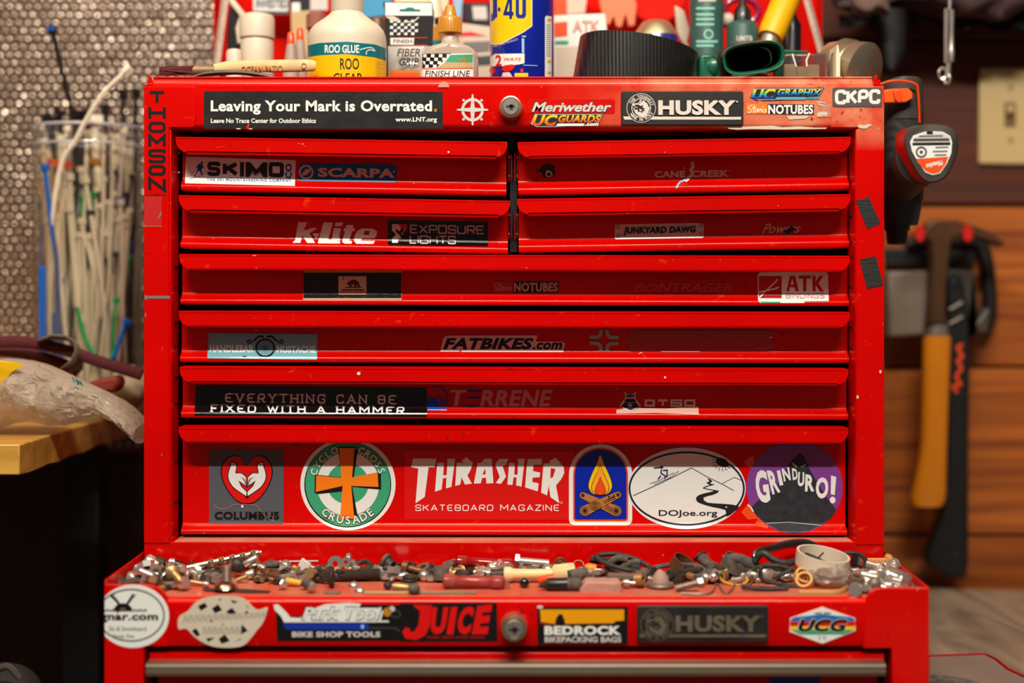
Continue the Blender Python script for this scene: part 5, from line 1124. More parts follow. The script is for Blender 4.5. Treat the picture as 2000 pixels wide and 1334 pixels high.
# spray can, blue and yellow
y = 0.09; t = stand('spray_can', 'blue and yellow oil spray can standing behind the lock', 'spray can', 1020, y)
fp = floor_py(y); prof = [(fp, 61), (fp - 3, 62.5), (-90, 62.5), (-100, 58), (-120, 46), (-125, 36)]
bm = BM(); upright(bm, 1020, y, prof, 44); obj('can_body', bm, mat('can_blue', (10, 30, 142), rough=.25, coat=.6), t, smooth=60)
bm = BM(); upright(bm, 1020, y, [(-124, 30), (-128, 30), (-160, 26), (-175, 12)], 24); obj('nozzle_cap', bm, ORANGEP, t)
s = Sticker(*T3); YEL = mat('can_yellow', (240, 200, 10), rough=.3, coat=.4)
s.poly([(1070, -600), (1480, -600), (1480, 252), (1400, 310), (1180, 425), (1120, 432), (1070, 425)], W_); s.poly([(1072, -600), (1473, -600), (1473, 250), (1395, 304), (1178, 418), (1120, 425), (1072, 418)], YEL)
BLU = mat('can_logo_blue', (20, 40, 140), rough=.3); s.text('WD-40', 800, -40, 1398, 186, BLU, bold=.03) if False else None
s.poly([(1072, -60), (1105, -60), (1140, -20), (1142, 160), (1100, 205), (1075, 205), (1075, 150), (1100, 120), (1100, 0), (1075, -10)], BLU); s.rect(1148, 72, 1172, 110, BLU, same=True); s.poly([(1200, 130), (1260, -60), (1285, -60), (1285, 115), (1300, 115), (1300, 150), (1285, 150), (1285, 184), (1258, 184), (1258, 150), (1200, 150)], BLU, same=True)
s.poly([(1235, 112), (1258, 112), (1258, 20)], YEL); s.rect(1320, -80, 1420, 178, BLU, r=38, same=True); s.rect(1352, -60, 1384, 142, YEL, r=14); s.text('MULTI USE PRODUCT', 1100, 440, 1340, 460, K['silver'], bold=0, slope=-.3)
s.poly([(1072, 555), (1120, 520), (1405, 516), (1405, 610), (1350, 622), (1180, 640), (1072, 640)], W_); s.text('2', 1125, 530, 1185, 640, RD, bold=.05); s.text('WAYS', 1205, 556, 1372, 590, K['dorange'], bold=.05, shear=.2, same=True)
s.poly([(1180, 670), (1210, 630), (1290, 620), (1312, 640), (1280, 680), (1220, 690)], RD); s.poly([(1195, 700), (1260, 695), (1285, 735), (1270, 760), (1180, 760)], K['silver'], same=True); s.ell(1380, 680, 14, 22, RD, 14, same=True); s.line([(1380, 350), (1420, 352)], 14, K['paleblue'], same=True); s.line([(1390, 370), (1392, 510)], 24, K['paleblue'], same=True); s.line([(1390, 628), (1530, 634)], 7, K['paleblue'], same=True); s.ell(1095, 680, 30, 34, RD, 16, same=True); s.rect(1310, 705, 1440, 745, K['yellow'])
s.poly([(1602, 170), (1615, 150), (1668, 160), (1668, 780), (1602, 780)], W_)
for v in (180, 580, 690): s.rect(1625, v, 1664, v + 30, K['yellow'], same=True)
for v in range(240, 560, 20): s.line([(1615, v), (1655, v + 2)], 6, K['slate'], same=True)
s.build(t, vsurf(1020, y, prof), 'yellow shield with blue figures and white side panel', name='can_print')
# black tape roll lying tilted
y = 0.10; t = stand('tape_roll', 'wide roll of black cloth tape lying tilted on the chest top', 'tape roll', 1240, y)
BT = mat('black_cloth_tape', (30, 27, 26), rough=.32, coat=.4); bump_weave(BT, 95, 'X', .35)
cR = .058; n_ = 48; tilt = R(9); cx, cz = X(1240, y), Z(110, y)
bm = BM(); rg = []
ax = Vector((.17, .06, .98)).normalized(); 
band(bm, Vector((cx, y, Z(141, y))), cR, .048, .019, nrm=ax, seg=56); obj('tape', bm, BT, t, smooth=50)
bm = BM(); band(bm, Vector((cx, y, Z(141, y))), cR - .019, .0485, .0018, nrm=ax, seg=48); obj('core', bm, mat('card_core', (60, 74, 70), rough=.7), t)
# green rubber oval boot
y = 0.03; t = stand('rubber_boot', 'dark green oval rubber boot with its open mouth facing forward', 'rubber boot', 1470, y)
GRN = mat('green_rubber', (16, 92, 66), rough=.35, coat=.3)
bm = BM(); rows = []; n = 40
def ov(cx, cy, rx, ry, yy, ang=-8):
    out = []
    for k in range(n):
        a = 2 * math.pi * k / n; ca, sa = math.cos(a), math.sin(a); q = 3.0
        ux = rx * abs(ca) ** (2 / q) * (1 if ca > 0 else -1); uy = ry * abs(sa) ** (2 / q) * (1 if sa > 0 else -1)
        out.append(P(cx + ux * math.cos(R(ang)) - uy * math.sin(R(ang)), cy + ux * math.sin(R(ang)) + uy * math.cos(R(ang)), yy))
    return out
loft(bm, [ov(1472, 113, 62, 32, .012), ov(1472, 113, 60, 30.5, .008), ov(1472, 113, 56, 27, .009), ov(1470, 113, 52, 25, .02), ov(1462, 116, 44, 21, .10)], cap=False); obj('mouth', bm, GRN, t, smooth=60)
bm = BM(); loft(bm, [ov(1471, 114, 63, 33, .014), ov(1466, 115, 63, 34, .03), ov(1456, 118, 58, 34, .10)], cap=False); obj('sleeve', bm, mat('boot_sleeve', (38, 32, 32), rough=.8), t, smooth=60)
bm = BM(); loft(bm, [ov(1462, 116, 44, 21, .0995), ov(1462, 116, 4, 2, .1)], cap=True); obj('inner_end', bm, DARKIN, t)
y = 0.05; t = stand('green_fitting', 'small green plastic elbow fitting between the tape roll and the boot', 'fitting', 1390, y)
bm = BM(); pbox(bm, 1367, 104, 1396, 190, y, y + .03); obj('fitting_body', bm, GRN, t, bevel=.003)
bm = BM(); ball(bm, P(1396, 132, y + .006), S(24, y), 20, (1, .8, 1)); lathe(bm, P(1395, 132, y), P(1420, 132, y + .02), [(0, S(22, y)), (1, S(18, y))], 20); obj('elbow', bm, GRN, t)
t = stand('green_strap', 'green plastic strip behind the boot mouth', 'strip', 1560, .08); bm = BM(); pprism(bm, [(1528, 97), (1578, 99), (1580, 103), (1528, 103)], .08, .084); pprism(bm, [(1511, 120), (1528, 124), (1530, 260), (1512, 260)], .08, .084); obj('strip', bm, GRN, t, bevel=.0005)
# clear packaging
y = 0.06; t = stand('clear_tray', 'clear folded plastic packaging tray beside the green boot', 'packaging', 1580, y)
CLR = clear_mat('clear_packaging', (225, 220, 214), gloss=.35, rough=.06, veil=.06)
bm = BM(); pbox(bm, 1532, 104, 1616, 258, y, y + .05); obj('clear_shell', bm, CLR, t, bevel=.002)
bm = BM(); tube(bm, [P(1547, 105, y - .001), P(1555, 130, y - .001)], .0009, 6); tube(bm, [P(1581, 104, y - .001), P(1575, 118, y - .001), P(1576, 130, y - .001)], .0009, 6); obj('fold_lines', bm, mat('fold_white', (235, 230, 220), rough=.3, coat=.5), t)
bm = BM(); pbox(bm, 1530, 125, 1556, 258, y + .012, y + .016); pbox(bm, 1557, 130, 1578, 258, y + .010, y + .014); pbox(bm, 1578, 126, 1600, 258, y + .02, y + .022); obj('backing_card', bm, mat('tan_card', (186, 160, 128), rough=.6), t)
y = 0.045; t = stand('white_card', 'thin cream card standing on edge beside the metal cup', 'card', 1636, y); bm = BM(); pprism(bm, [(1635, 87), (1637, 88), (1641, 112), (1640, 258), (1632, 258), (1633, 110)], y, y + .03); obj('card_sheet', bm, mat('cream_card', (246, 232, 196), rough=.5), t)
t = stand('clear_wrapper', 'dull clear plastic sleeve leaning on the cream card', 'sleeve', 1625, .055); bm = BM(); pprism(bm, [(1634, 92), (1616, 125), (1614, 258), (1634, 258)], .056, .066); obj('lid_shell', bm, CLR, t)
y = 0.12; t = stand('metal_cup', 'ribbed aluminium cup lying tilted at the right end of the chest', 'cup', 1655, y)
bm = BM(); a = P(1618, 128, y); b = P(1690, 142, y - .03)
lathe(bm, a, b, [(0, S(38, y)), (.02, S(46, y)), (.3, S(53, y)), (.62, S(56, y)), (.64, S(53, y)), (.68, S(56, y)), (.98, S(58, y)), (1, S(55, y))], 44)
for k_ in range(5): torus(bm, a + (b - a) * (.36 + .05 * k_), S(56.5, y), .0007, (b - a), 44, 5)
obj('cup_shell', bm, mat('cup_aluminium', (206, 190, 166), rough=.26, metal=.85), t, smooth=30)
# blurred clutter further back
y = .18; t = stand('white_jar', 'white plastic tub with a wide round cap near the left rim', 'jar', 502, y)
bm = BM(); upright(bm, 502, y, [(floor_py(y), 32), (125, 32), (82, 32), (77, 30), (77, 20)], 30); obj('jar_body', bm, WHITEP, t)
bm = BM(); upright(bm, 502, y, [(75, 34), (38, 34), (31, 31), (28, 22), (27, 10)], 30); obj('jar_cap', bm, WHITEP, t, smooth=50)
y = .14; t = stand('round_stopper', 'small white stopper just left of the white tub', 'stopper', 458, y); bm = BM(); upright(bm, 458, y, [(floor_py(y), 16), (104, 16), (98, 14), (96, 8)], 20); obj('cap_shell', bm, WHITEP, t)
y = .22; t = stand('black_pouch', 'black pointed pouch with a white edge by the left lid stay', 'pouch', 455, y); bm = BM(); pprism(bm, [(448, 10), (470, 22), (482, 60), (474, 120), (478, 200), (440, 200), (443, 60)], y, y + .02); obj('pouch_body', bm, BLKP, t, bevel=.002); bm = BM(); tube(bm, [P(450, 0, y - .003), P(474, 30, y - .003), P(466, 55, y - .003), P(470, 85, y - .003)], .0035, 8); obj('pouch_edge', bm, WHITEP, t)
for i, (px, top) in enumerate(((568, 63), (586, 55))):
    y = .13 + .02 * i; t = stand('glue_tube', ('clear glue tube with orange cap, the shorter of the pair', 'clear glue tube with orange cap, the taller of the pair')[i], 'tube', px, y)
    bm = BM(); upright(bm, px, y, [(floor_py(y), 19), (140, 15), (top + 24, 8)], 18); obj('tube_body', bm, mat('frosted_tube', (176, 156, 142), rough=.35, coat=.3), t)
    bm = BM(); upright(bm, px, y, [(top + 25, 7.5), (top + 3, 6.5), (top, 4)], 16); obj('tube_cap', bm, ORANGEP, t)
def packet(name, label, cat, pts, y, m, prints=(), th=.006):
    xs = [p[0] for p in pts]; t = stand(name, label, cat, sum(xs) / len(xs), y); bm = BM(); pprism(bm, pts, y, y + th); obj('sleeve', bm, m, t, bevel=.0012)
    if prints:
        s = Sticker(0, 0, 1)
        for k_, a in enumerate(prints):
            if a[0] == 'p': s.poly(a[1], a[2], same=False)
            else: s.text(a[1], *a[2], a[3], bold=.03)
        s.build(t, flat(y - .0002), 'printed front', name='print_')
    return t
packet('white_packet', 'white card packet with blue underline hanging behind the tub', 'packet', [(494, -30), (564, -30), (564, 28), (494, 27)], .27, K['white'], (('t', 'INVESTED', (500, -2, 562, 16), K['slate']), ('p', [(494, 21), (564, 22), (564, 28), (494, 27)], K['slate'])))
packet('black_white_packet', 'small black and white packet left of the glue bottle neck', 'packet', [(564, -30), (640, -30), (640, 22), (600, 24), (566, 26)], .26, K['black'], (('p', [(570, 5), (586, 5), (586, 24), (570, 24)], K['white']), ('p', [(606, -6), (640, -6), (640, 20), (606, 20)], K['silver'])))
packet('tan_packet', 'tan paper packet behind the two glue tubes', 'packet', [(568, 22), (606, 20), (608, 240), (570, 240)], .255, K['tan'])
t = stand('brown_spool', 'brown and red thread spool left of the glue bottle shoulder', 'spool', 618, .2); bm = BM(); upright(bm, 618, .2, [(floor_py(.2), 16), (60, 16), (56, 20), (30, 20), (24, 12)], 20); obj('spool_body', bm, mat('pinky_brown', (150, 90, 74), rough=.6), t)
packet('cream_box', 'cream box standing behind the blister pack', 'box', [(770, -40), (878, -40), (876, 22), (850, 30), (848, 240), (775, 240)], .2, K['cream'])
packet('blue_box', 'bright blue box behind the glue bottle neck', 'box', [(700, -40), (768, -40), (764, 30), (712, 36), (700, 200)], .24, mat('box_blue', (60, 150, 196), rough=.5))
t = stand('dark_lid_jar', 'dark lidded tin right of the glue bottle', 'tin', 736, .17); bm = BM(); upright(bm, 736, .17, [(floor_py(.17), 21), (60, 21), (55, 20), (38, 17), (34, 12)], 24); obj('tin_body', bm, mat('tin_brown', (96, 72, 54), rough=.4, metal=.3), t)
y = .2; t = stand('gold_label_bottle', 'narrow bottle with chequered and gold label behind the gold cap', 'bottle', 848, y); prof = [(floor_py(y), 18), (18, 18), (8, 14), (-30, 12)]
bm = BM(); upright(bm, 848, y, prof, 20); obj('bottle_body', bm, K['cream'], t); s = Sticker(0, 0, 1); s.rect(831, 50, 865, 78, K['gold']); s.rect(831, 78, 865, 92, K['teal'], same=True); s.rect(831, 20, 848, 34, B_, same=True); s.rect(848, 34, 865, 48, B_, same=True); s.build(t, vsurf(848, y, prof), 'gold and teal label', name='wrap_label')
packet('black_emblem_card', 'black and white emblem card leaning behind the drip bottle', 'card', [(902, 5), (960, 5), (960, 52), (906, 44)], .28, K['black'], (('p', [(922, 12), (950, 12), (952, 38), (925, 38)], K['silver']),))
packet('red_striped_bag', 'white bag with a red chevron stripe behind the drip bottle', 'bag', [(894, 44), (958, 52), (962, 240), (894, 240)], .25, K['bone'], (('p', [(895, 64), (920, 62), (950, 70), (895, 70)], K['red']), ('p', [(905, 82), (958, 80), (956, 100), (908, 104)], K['grey']), ('p', [(930, 110), (960, 108), (960, 126), (932, 128)], K['slate'])))
packet('pale_blue_card', 'pale blue card strip left of the spray can', 'card', [(884, -30), (906, -30), (900, 60), (886, 62)], .27, K['paleblue'])
packet('white_red_pack', 'white pack with a red corner logo right of the spray can', 'package', [(1082, 30), (1182, 26), (1188, 78), (1186, 240), (1082, 240)], .2, K['white'], (('p', [(1083, 44), (1108, 42), (1108, 70), (1083, 72)], K['dorange']), ('t', 'ATK', (1118, 40, 1172, 64), K['pink']), ('p', [(1084, 80), (1110, 79), (1110, 86), (1084, 86)], K['green']), ('p', [(1086, 92), (1184, 88), (1184, 230), (1086, 230)], K['bone'])))
packet('orange_white_sheet', 'orange and white striped sheet behind the white pack', 'sheet', [(1080, -30), (1150, -30), (1142, 30), (1082, 34)], .27, K['dorange'], (('p', [(1106, -30), (1150, -30), (1142, 26), (1108, 28)], K['bone']),))
packet('salmon_glove', 'salmon pink rubber glove hanging above the tape roll', 'glove', [(1165, -30), (1232, -30), (1244, 10), (1240, 50), (1228, 52), (1222, 30), (1214, 54), (1204, 52), (1198, 34), (1190, 50), (1180, 44), (1172, 10)], .26, mat('salmon', (236, 132, 92), rough=.6), th=.012)
t = stand('red_disc', 'bright red plastic disc behind the silver topped can', 'disc', 1285, .27); bm = BM(); lathe(bm, P(1283, -10, .27), P(1283, -10, .262), [(0, S(58, .27)), (.8, S(58, .27)), (1, S(55, .27))], 40, ell=(1, .95)); obj('disc_body', bm, mat('bright_red_plastic', (235, 30, 8), rough=.4), t)
y = .19; t = stand('primer_can', 'can with a silver domed top and blue label behind the tape roll', 'can', 1281, y); bm = BM(); upright(bm, 1281, y, [(floor_py(y), 44), (74, 44), (70, 42)], 36); obj('can_body', bm, mat('can_deep_blue', (34, 40, 120), rough=.35, coat=.4), t)
bm = BM(); upright(bm, 1281, y, [(72, 44), (66, 42), (52, 32), (44, 26), (41, 18)], 36); obj('can_dome', bm, mat('dome_metal', (206, 186, 150), rough=.35, metal=.8), t, smooth=60)
packet('silver_rag', 'pale crumpled plastic strip beside the green bottle', 'plastic strip', [(1318, 10), (1336, 20), (1348, 60), (1342, 80), (1352, 110), (1330, 78), (1322, 60)], .21, mat('pale_strip', (214, 196, 176), rough=.3, coat=.5, bump=.8, bscale=60), th=.01)
DG = mat('teal_bottle', (50, 84, 78), rough=.45)
y = .17; t = stand('tall_green_bottle', 'tall dark green bottle with pale print', 'bottle', 1380, y); prof = [(floor_py(y), 33), (-60, 33), (-80, 24)]; bm = BM(); upright(bm, 1380, y, prof, 30); obj('bottle_body', bm, DG, t)
s = Sticker(*T4)
for v in (80, 140, 185, 235, 400, 440): s.line([(1480, v), (1690 - v % 50, v)], 22, K['mint'], same=True)
s.line([(1500, 0), (1670, 0)], 30, K['silver'], same=True); s.ring(1600, 330, 40, 40, 16, K['mint'], same=True); s.build(t, vsurf(1380, y, prof), 'pale lines of print', name='bottle_print')
y = .16; t = stand('squat_green_bottle', 'squat dark green bottle with a black neck', 'bottle', 1450, y); prof = [(floor_py(y), 31), (55, 31), (46, 27), (42, 20)]; bm = BM(); upright(bm, 1450, y, prof, 30); obj('bottle_body', bm, DG, t)
bm = BM(); upright(bm, 1450, y, [(42, 18), (20, 16), (8, 8), (0, 5)], 22); obj('bottle_neck', bm, BLKP, t); s = Sticker(*T5); s.text('UMTB', 190, 345, 345, 395, K['silver'], bold=.05); s.build(t, vsurf(1450, y, prof), 'pale word', name='bottle_print')
t = stand('magenta_ring', 'magenta loop of cord around the squat bottle neck', 'cord', 1450, .18); bm = BM(); torus(bm, P(1448, 22, .19), S(33, .19), .0035, (0, 1, .1), ell=.75); obj('loop', bm, K['magenta'], t); bm = BM(); ball(bm, P(1420, 40, .19), .008, 10); obj('bead', bm, K['bone'], t)
y = .15; t = stand('yellow_tool_grip', 'yellow tool grip leaning with a silver ferrule', 'tool grip', 1500, y); bm = BM(); lathe(bm, P(1504, 74, y), P(1560, -60, y + .03), [(0, S(24, y)), (.1, S(27, y)), (.9, S(27, y)), (1, S(22, y))], 28); obj('grip', bm, mat('handle_yellow', (236, 178, 6), rough=.4), t, smooth=50)
bm = BM(); lathe(bm, P(1488, 150, y - .02), P(1504, 74, y), [(0, S(14, y)), (1, S(17, y))], 20); obj('ferrule', bm, ALU, t)
t = stand('dark_bottle', 'dark bottle standing behind the clear packaging', 'bottle', 1545, .2); bm = BM(); upright(bm, 1545, .2, [(floor_py(.2), 20), (50, 20), (30, 10), (-10, 9)], 20); obj('bottle_body', bm, BLKP, t)
# paint brush resting on the rim over a black hose
y = .035; t = thing('paint_brush', 'paint brush with dark red bristles lying along the left rim', 'paint brush', P(460, 140, y))
bm = BM(); rows = []
for px, py, hh, dd in ((412, 136, 4, 3), (418, 134, 9, 4), (440, 131, 11, 5), (480, 129.5, 12, 6), (540, 129, 12.5, 6), (600, 128, 12, 6), (612, 128, 11, 5), (617, 128, 8, 4)):
    rows.append([P(px, py + hh * math.cos(2 * math.pi * k / 14), y + S(dd) * math.sin(2 * math.pi * k / 14)) for k in range(14)])
loft(bm, rows); obj('handle', bm, mat('cream_wood', (226, 196, 140), rough=.55, var=.35, rgb2=(150, 110, 60), vscale=60), t, smooth=60)
s = Sticker(*T2); s.text('OCEAN PATIO', 350, 640, 750, 695, K['brown'], bold=.02, slope=-.02); s.ring(955, 635, 22, 24, 5, K['brown'], same=True); s.build(t, Surf(lambda x, z: y - S(6.2)), 'stamped brown lettering', name='stamp')
bm = BM(); rows = [[P(px, 137 + hh * math.cos(2 * math.pi * k / 12), y + S(7) * math.sin(2 * math.pi * k / 12)) for k in range(12)] for px, hh in ((376, 10), (418, 9.5))]; loft(bm, rows); obj('ferrule', bm, mat('dirty_ferrule', (150, 120, 84), rough=.5, metal=.5, var=.5, vscale=120), t)
bm = BM(); rr_ = random.Random(5)
for i in range(170):
    a = P(378, 137 + rr_.uniform(-9, 9), y + S(rr_.uniform(-6, 6))); b = P(rr_.uniform(310, 322), 138 + rr_.uniform(-7, 10), y + S(rr_.uniform(-8, 8))); tube(bm, [a, b], .0005, 3)
obj('bristles', bm, mat('dark_red_bristle', (92, 14, 18), rough=.6), t, kind='stuff')
t = thing('black_hose', 'ribbed black hose arching along the left rim', 'hose', P(450, 150, .02)); bm = BM(); pts = spline([P(px, py, .022) for px, py in ((375, 152), (400, 145), (440, 142), (480, 143), (520, 149), (540, 154))], 10)
tube(bm, pts, lambda q: .0022 + .0003 * math.sin(q * 300), 8); obj('hose_body', bm, BLKP, t)

# ---------------------------------------------------------------- right side
# drill hanging by the chest side, battery end forward
y = .09; t = thing('power_drill', 'red and black cordless drill hanging nose down beside the chest', 'drill', P(1775, 420, y))
RR = (1640, 0, 2.778); q = lambda u, v: (1640 + u / 2.778, v / 2.778)
GRY = mat('drill_grey', (52, 48, 46), rough=.55, var=.3, rgb2=(96, 84, 68), vscale=50); DRED = mat('drill_red', (176, 12, 12), rough=.35, coat=.3)
GRIP = mat('drill_grip', (40, 36, 36), rough=.7); bump_weave(GRIP, 60, 'DIAGONAL', .5)
def section(cx, py, rx, ry, yy, n=24, p=2.6):
    out = []
    for k in range(n):
        a = 2 * math.pi * k / n; ca, sa = math.cos(a), math.sin(a)
        out.append(Vector((X(cx, yy) + S(rx, yy) * abs(ca) ** (2 / p) * (1 if ca > 0 else -1), yy + S(ry, yy) * abs(sa) ** (2 / p) * (1 if sa > 0 else -1), Z(py, yy))))
    return out
bm = BM(); loft(bm, [section(1762, py, rx, 42, y) for py, rx in ((156, 22), (158, 30), (166, 34), (190, 36), (215, 36), (236, 38), (280, 42), (340, 42), (390, 38))]); obj('motor_housing', bm, GRIP, t, smooth=60)
bm = BM(); loft(bm, [section(1763, py, rx, 43, y - .0004) for py, rx in ((155, 24), (158, 32), (168, 35.5), (206, 37), (232, 38.5), (236, 36))]); obj('rear_cap', bm, GRY, t, smooth=60)
bm = BM(); pprism(bm, [q(*p_) for p_ in ((240, 487), (290, 480), (375, 478), (397, 500), (398, 535), (360, 556), (240, 560))], y - .0295, y - .024); o = obj('release_tab', bm, mat('orange_red', (244, 90, 22), rough=.4), t, bevel=.0012)
bm = BM(); pprism(bm, [q(*p_) for p_ in ((290, 488), (332, 484), (338, 555), (318, 560), (300, 540))], y - .032, y - .029); obj('tab_bar', bm, mat('orange_red2', (236, 74, 16), rough=.4), o, bevel=.001)
bm = BM(); tube(bm, spline([P(1710, 168, y - .028), P(1745, 158, y - .03), P(1785, 163, y - .028), P(1793, 180, y - .026), P(1796, 240, y - .02)], 6), .0013, 6); obj('red_seam', bm, ORANGEP, t)
bm = BM(); a = P(1765, 335, y + .0); rows = []
for f_, cx, cy, rx, ry in ((0, 1762, 352, 40, 44), (.35, 1774, 335, 42, 46), (.7, 1790, 318, 46, 50), (.86, 1800, 308, 50, 52)):
    yy = y - .01 - .115 * f_; rows.append([P(cx + rx * math.cos(2 * math.pi * k / 30), cy + ry * math.sin(2 * math.pi * k / 30), yy) for k in range(30)])
loft(bm, rows); obj('handle', bm, GRY, t, smooth=60)
def batt(scl, yy, dx=0, dy=0):
    base_ = [(372, 700), (430, 682), (520, 678), (590, 690), (628, 725), (640, 790), (625, 860), (590, 935), (550, 975), (490, 990), (440, 960), (395, 890), (362, 820), (355, 750)]
    cx, cy = 500, 830; return [P(*q(cx + (a - cx) * scl + dx, cy + (b_ - cy) * scl + dy), yy) for a, b_ in [(v.x, v.y) for v in spline([Vector((a, b_, 0)) for a, b_ in base_], 3, True)]]
bm = BM(); loft(bm, [batt(.96, y - .105, -60, 10), batt(1.0, y - .122, -25, 4), batt(1.02, y - .135, 0, 0)]); obj('battery', bm, DRED, t, smooth=60)
bm = BM(); loft(bm, [batt(1.03, y - .1349), batt(1.03, y - .1385), batt(.97, y - .1405)]); bt = obj('battery_bumper', bm, GRY, t, smooth=50)
s = Sticker(*RR); yf_ = y - .1407
s.poly([(382, 770), (400, 735), (460, 715), (500, 712), (560, 715), (600, 738), (610, 770), (606, 830), (580, 890), (545, 940), (505, 950), (465, 935), (425, 880), (392, 820)], W_)
s.poly([(395, 770), (410, 742), (470, 722), (560, 722), (598, 745), (602, 775)], K['silver']); s.line([(400, 760), (595, 758)], 16, K['slate'], same=True); s.line([(395, 782), (600, 780)], 16, K['char'], same=True); s.line([(430, 740), (560, 738)], 8, K['slate'], same=True)
s.poly([(415, 862), (590, 850), (575, 890), (542, 935), (505, 944), (468, 930), (440, 900)], K['dorange']); s.text('Milwaukee', 0, 0, 0, 0, W_, bold=.03, quad=[(560, 895), (470, 918), (468, 890), (556, 868)]); s.ring(443, 825, 26, 26, 9, K['slate']); s.ell(443, 825, 9, 9, K['slate'], 14, same=True); s.line([(520, 800), (590, 798)], 8, K['grey'], same=True); s.line([(505, 822), (585, 820)], 8, K['grey'], same=True); s.line([(515, 842), (580, 840)], 8, K['grey'], same=True)
s.rect(472, 712, 505, 728, B_); s.build(bt, flat(yf_), 'white and orange rounded triangle label', name='battery_label')
bm = BM(); loft(bm, [section(1768, py, rx, ry, y) for py, rx, ry in ((366, 36, 38), (372, 36, 36), (380, 34, 34), (384, 34, 34))]); obj('red_collar', bm, DRED, t, smooth=60)
bm = BM(); loft(bm, [section(1760, py, rx, 30, y) for py, rx in ((350, 42), (400, 39), (425, 34), (440, 30))]); obj('gear_case', bm, mat('gear_grey', (70, 72, 76), rough=.4, metal=.4), t, smooth=60)
bm = BM(); lathe(bm, P(1752, 438, y), P(1752, 478, y), [(0, S(26, y)), (.3, S(24, y)), (.35, S(21, y)), (.95, S(19, y)), (1, S(14, y))], 26); obj('chuck', bm, BLKP, t)
# switch plate
t = thing('light_switch', 'beige toggle switch plate on the dark board wall', 'light switch', P(1980, 225, YW))
bm = BM(); yy = YW - .006; pprism(bm, [(1914, 132), (2052, 132), (2052, 322), (1912, 320)], yy, YW - .0005); pl = obj('switch_plate', bm, mat('beige_plastic', (206, 176, 122), rough=.45), t, bevel=.002)
for py in (171, 274): 
    bm = BM(); lathe(bm, P(1973, py, yy + .001), P(1973, py, yy - .0012), [(0, S(7, yy)), (1, S(5, yy))], 14); obj('screw', bm, mat('beige_screw', (170, 140, 92), rough=.4), pl)
bm = BM(); pprism(bm, [(1962, 200), (1984, 200), (1984, 248), (1962, 248)], yy - .0008, yy + .001); obj('toggle_slot', bm, mat('slot_brown', (120, 92, 60), rough=.5), pl)
bm = BM(); loft(bm, [[P(1966, 208, yy), P(1981, 208, yy), P(1981, 230, yy), P(1966, 230, yy)], [P(1968, 206, yy - .012), P(1979, 206, yy - .012), P(1979, 218, yy - .012), P(1968, 218, yy - .012)]]); obj('toggle', bm, MATS['beige_plastic'], pl, bevel=.0006)
# hanging multi-spanner
y = .22; t = thing('hanging_tool', 'slim chromed tool hanging from a wire left of the switch plate', 'hand tool', P(1848, 100, y)); q6 = lambda u, v: P(1640 + u / 2.778, v / 2.778, y)
bm = BM(); lathe(bm, q6(578, 48), q6(576, 340), [(0, S(4.5, y)), (1, S(4, y))], 12); lathe(bm, q6(608, 55), q6(606, 335), [(0, S(5, y)), (.4, S(4, y)), (.75, S(4.5, y)), (.8, S(6, y)), (1, S(4.5, y))], 12); lathe(bm, q6(590, 340), q6(588, 400), [(0, S(5, y)), (1, S(5, y))], 12); obj('shaft', bm, CHROME, t)
bm = BM(); torus(bm, q6(558, 400), S(7, y), S(2.6, y), (0.2, 1, 0), ell=1.5); torus(bm, q6(583, 428), S(6, y), S(3, y), (1, .8, 0), ell=1.5); obj('ring_end', bm, CHROME, t)
bm = BM(); tube(bm, [q6(597, 52), q6(598, -120)], S(3.4, y), 8); obj('hanging_wire', bm, STEEL, t)
# overhead shelf with cloths
sh = thing('overhead_shelf', 'dark shelf above the right side holding rolled cloths', 'shelf', (.75, .3, Z(-40, .3))); bm = BM(); box(bm, .40, .36, Z(-75, .38), 2.0, YW - .001, Z(-75, .38) + .02); obj('shelf_board', bm, PLANKD, sh)
rr_ = random.Random(11)
def cloth(name, label, px0, px1, py0, py1, y0, m, seed, amp=.012, r=None):
    bm = BM(); rows = []; n = 22
    for i in range(n):
        f_ = i / (n - 1); px = px0 + (px1 - px0) * f_; w_ = math.sin(math.pi * min(1, max(.02, f_ * .96 + .02))) ** .35
        cy = (py0 + py1) / 2 + 6 * math.sin(f_ * 9 + seed); ry = (py1 - py0) / 2 * w_
        row = []
        for k in range(20):
            a = 2 * math.pi * k / 20; p_ = P(px, cy + ry * math.sin(a), y0) + Vector((0, S(ry, y0) * 1.2 * math.cos(a), 0)); nz = noise.noise(Vector((px * .03 + seed, math.cos(a) * 1.5, math.sin(a) * 1.5)))
            row.append(p_ + Vector((0, amp * nz, amp * nz)))
        rows.append(row)
    loft(bm, rows); t = obj(name, bm, m, smooth=70); tag(t, label, 'cloth'); return t
cloth('cloth_bundle', 'dark purple patterned cloth bundle under the overhead shelf', 1630, 2070, -60, 34, .385, mat('purple_cloth', (42, 26, 44), rough=.9, var=.5, rgb2=(120, 90, 84), vscale=22), 2.0)
cloth('cloth_roll', 'grey beige cloth roll tucked at the left of the purple bundle', 1665, 1735, -10, 32, .34, mat('beige_cloth', (112, 88, 78), rough=.9, var=.4, vscale=30), 5.0, .006)
cloth('black_garment', 'black cloth hanging low above the drill', 1640, 2060, 18, 46, .40, mat('black_cloth', (20, 16, 18), rough=.95), 8.0, .02)
t = thing('black_saddle', 'blurred black pointed object hanging behind the aluminium cup', 'saddle', P(1745, 90, .38)); bm = BM(); yy = .38
loft(bm, [section(px, py, rx, 20, yy, 16) for px, py, rx in ((1738, 20, 30), (1742, 60, 28), (1744, 100, 24), (1740, 125, 18), (1738, 138, 8))]); obj('saddle_body', bm, mat('black_leather', (16, 14, 15), rough=.6), t, smooth=60)
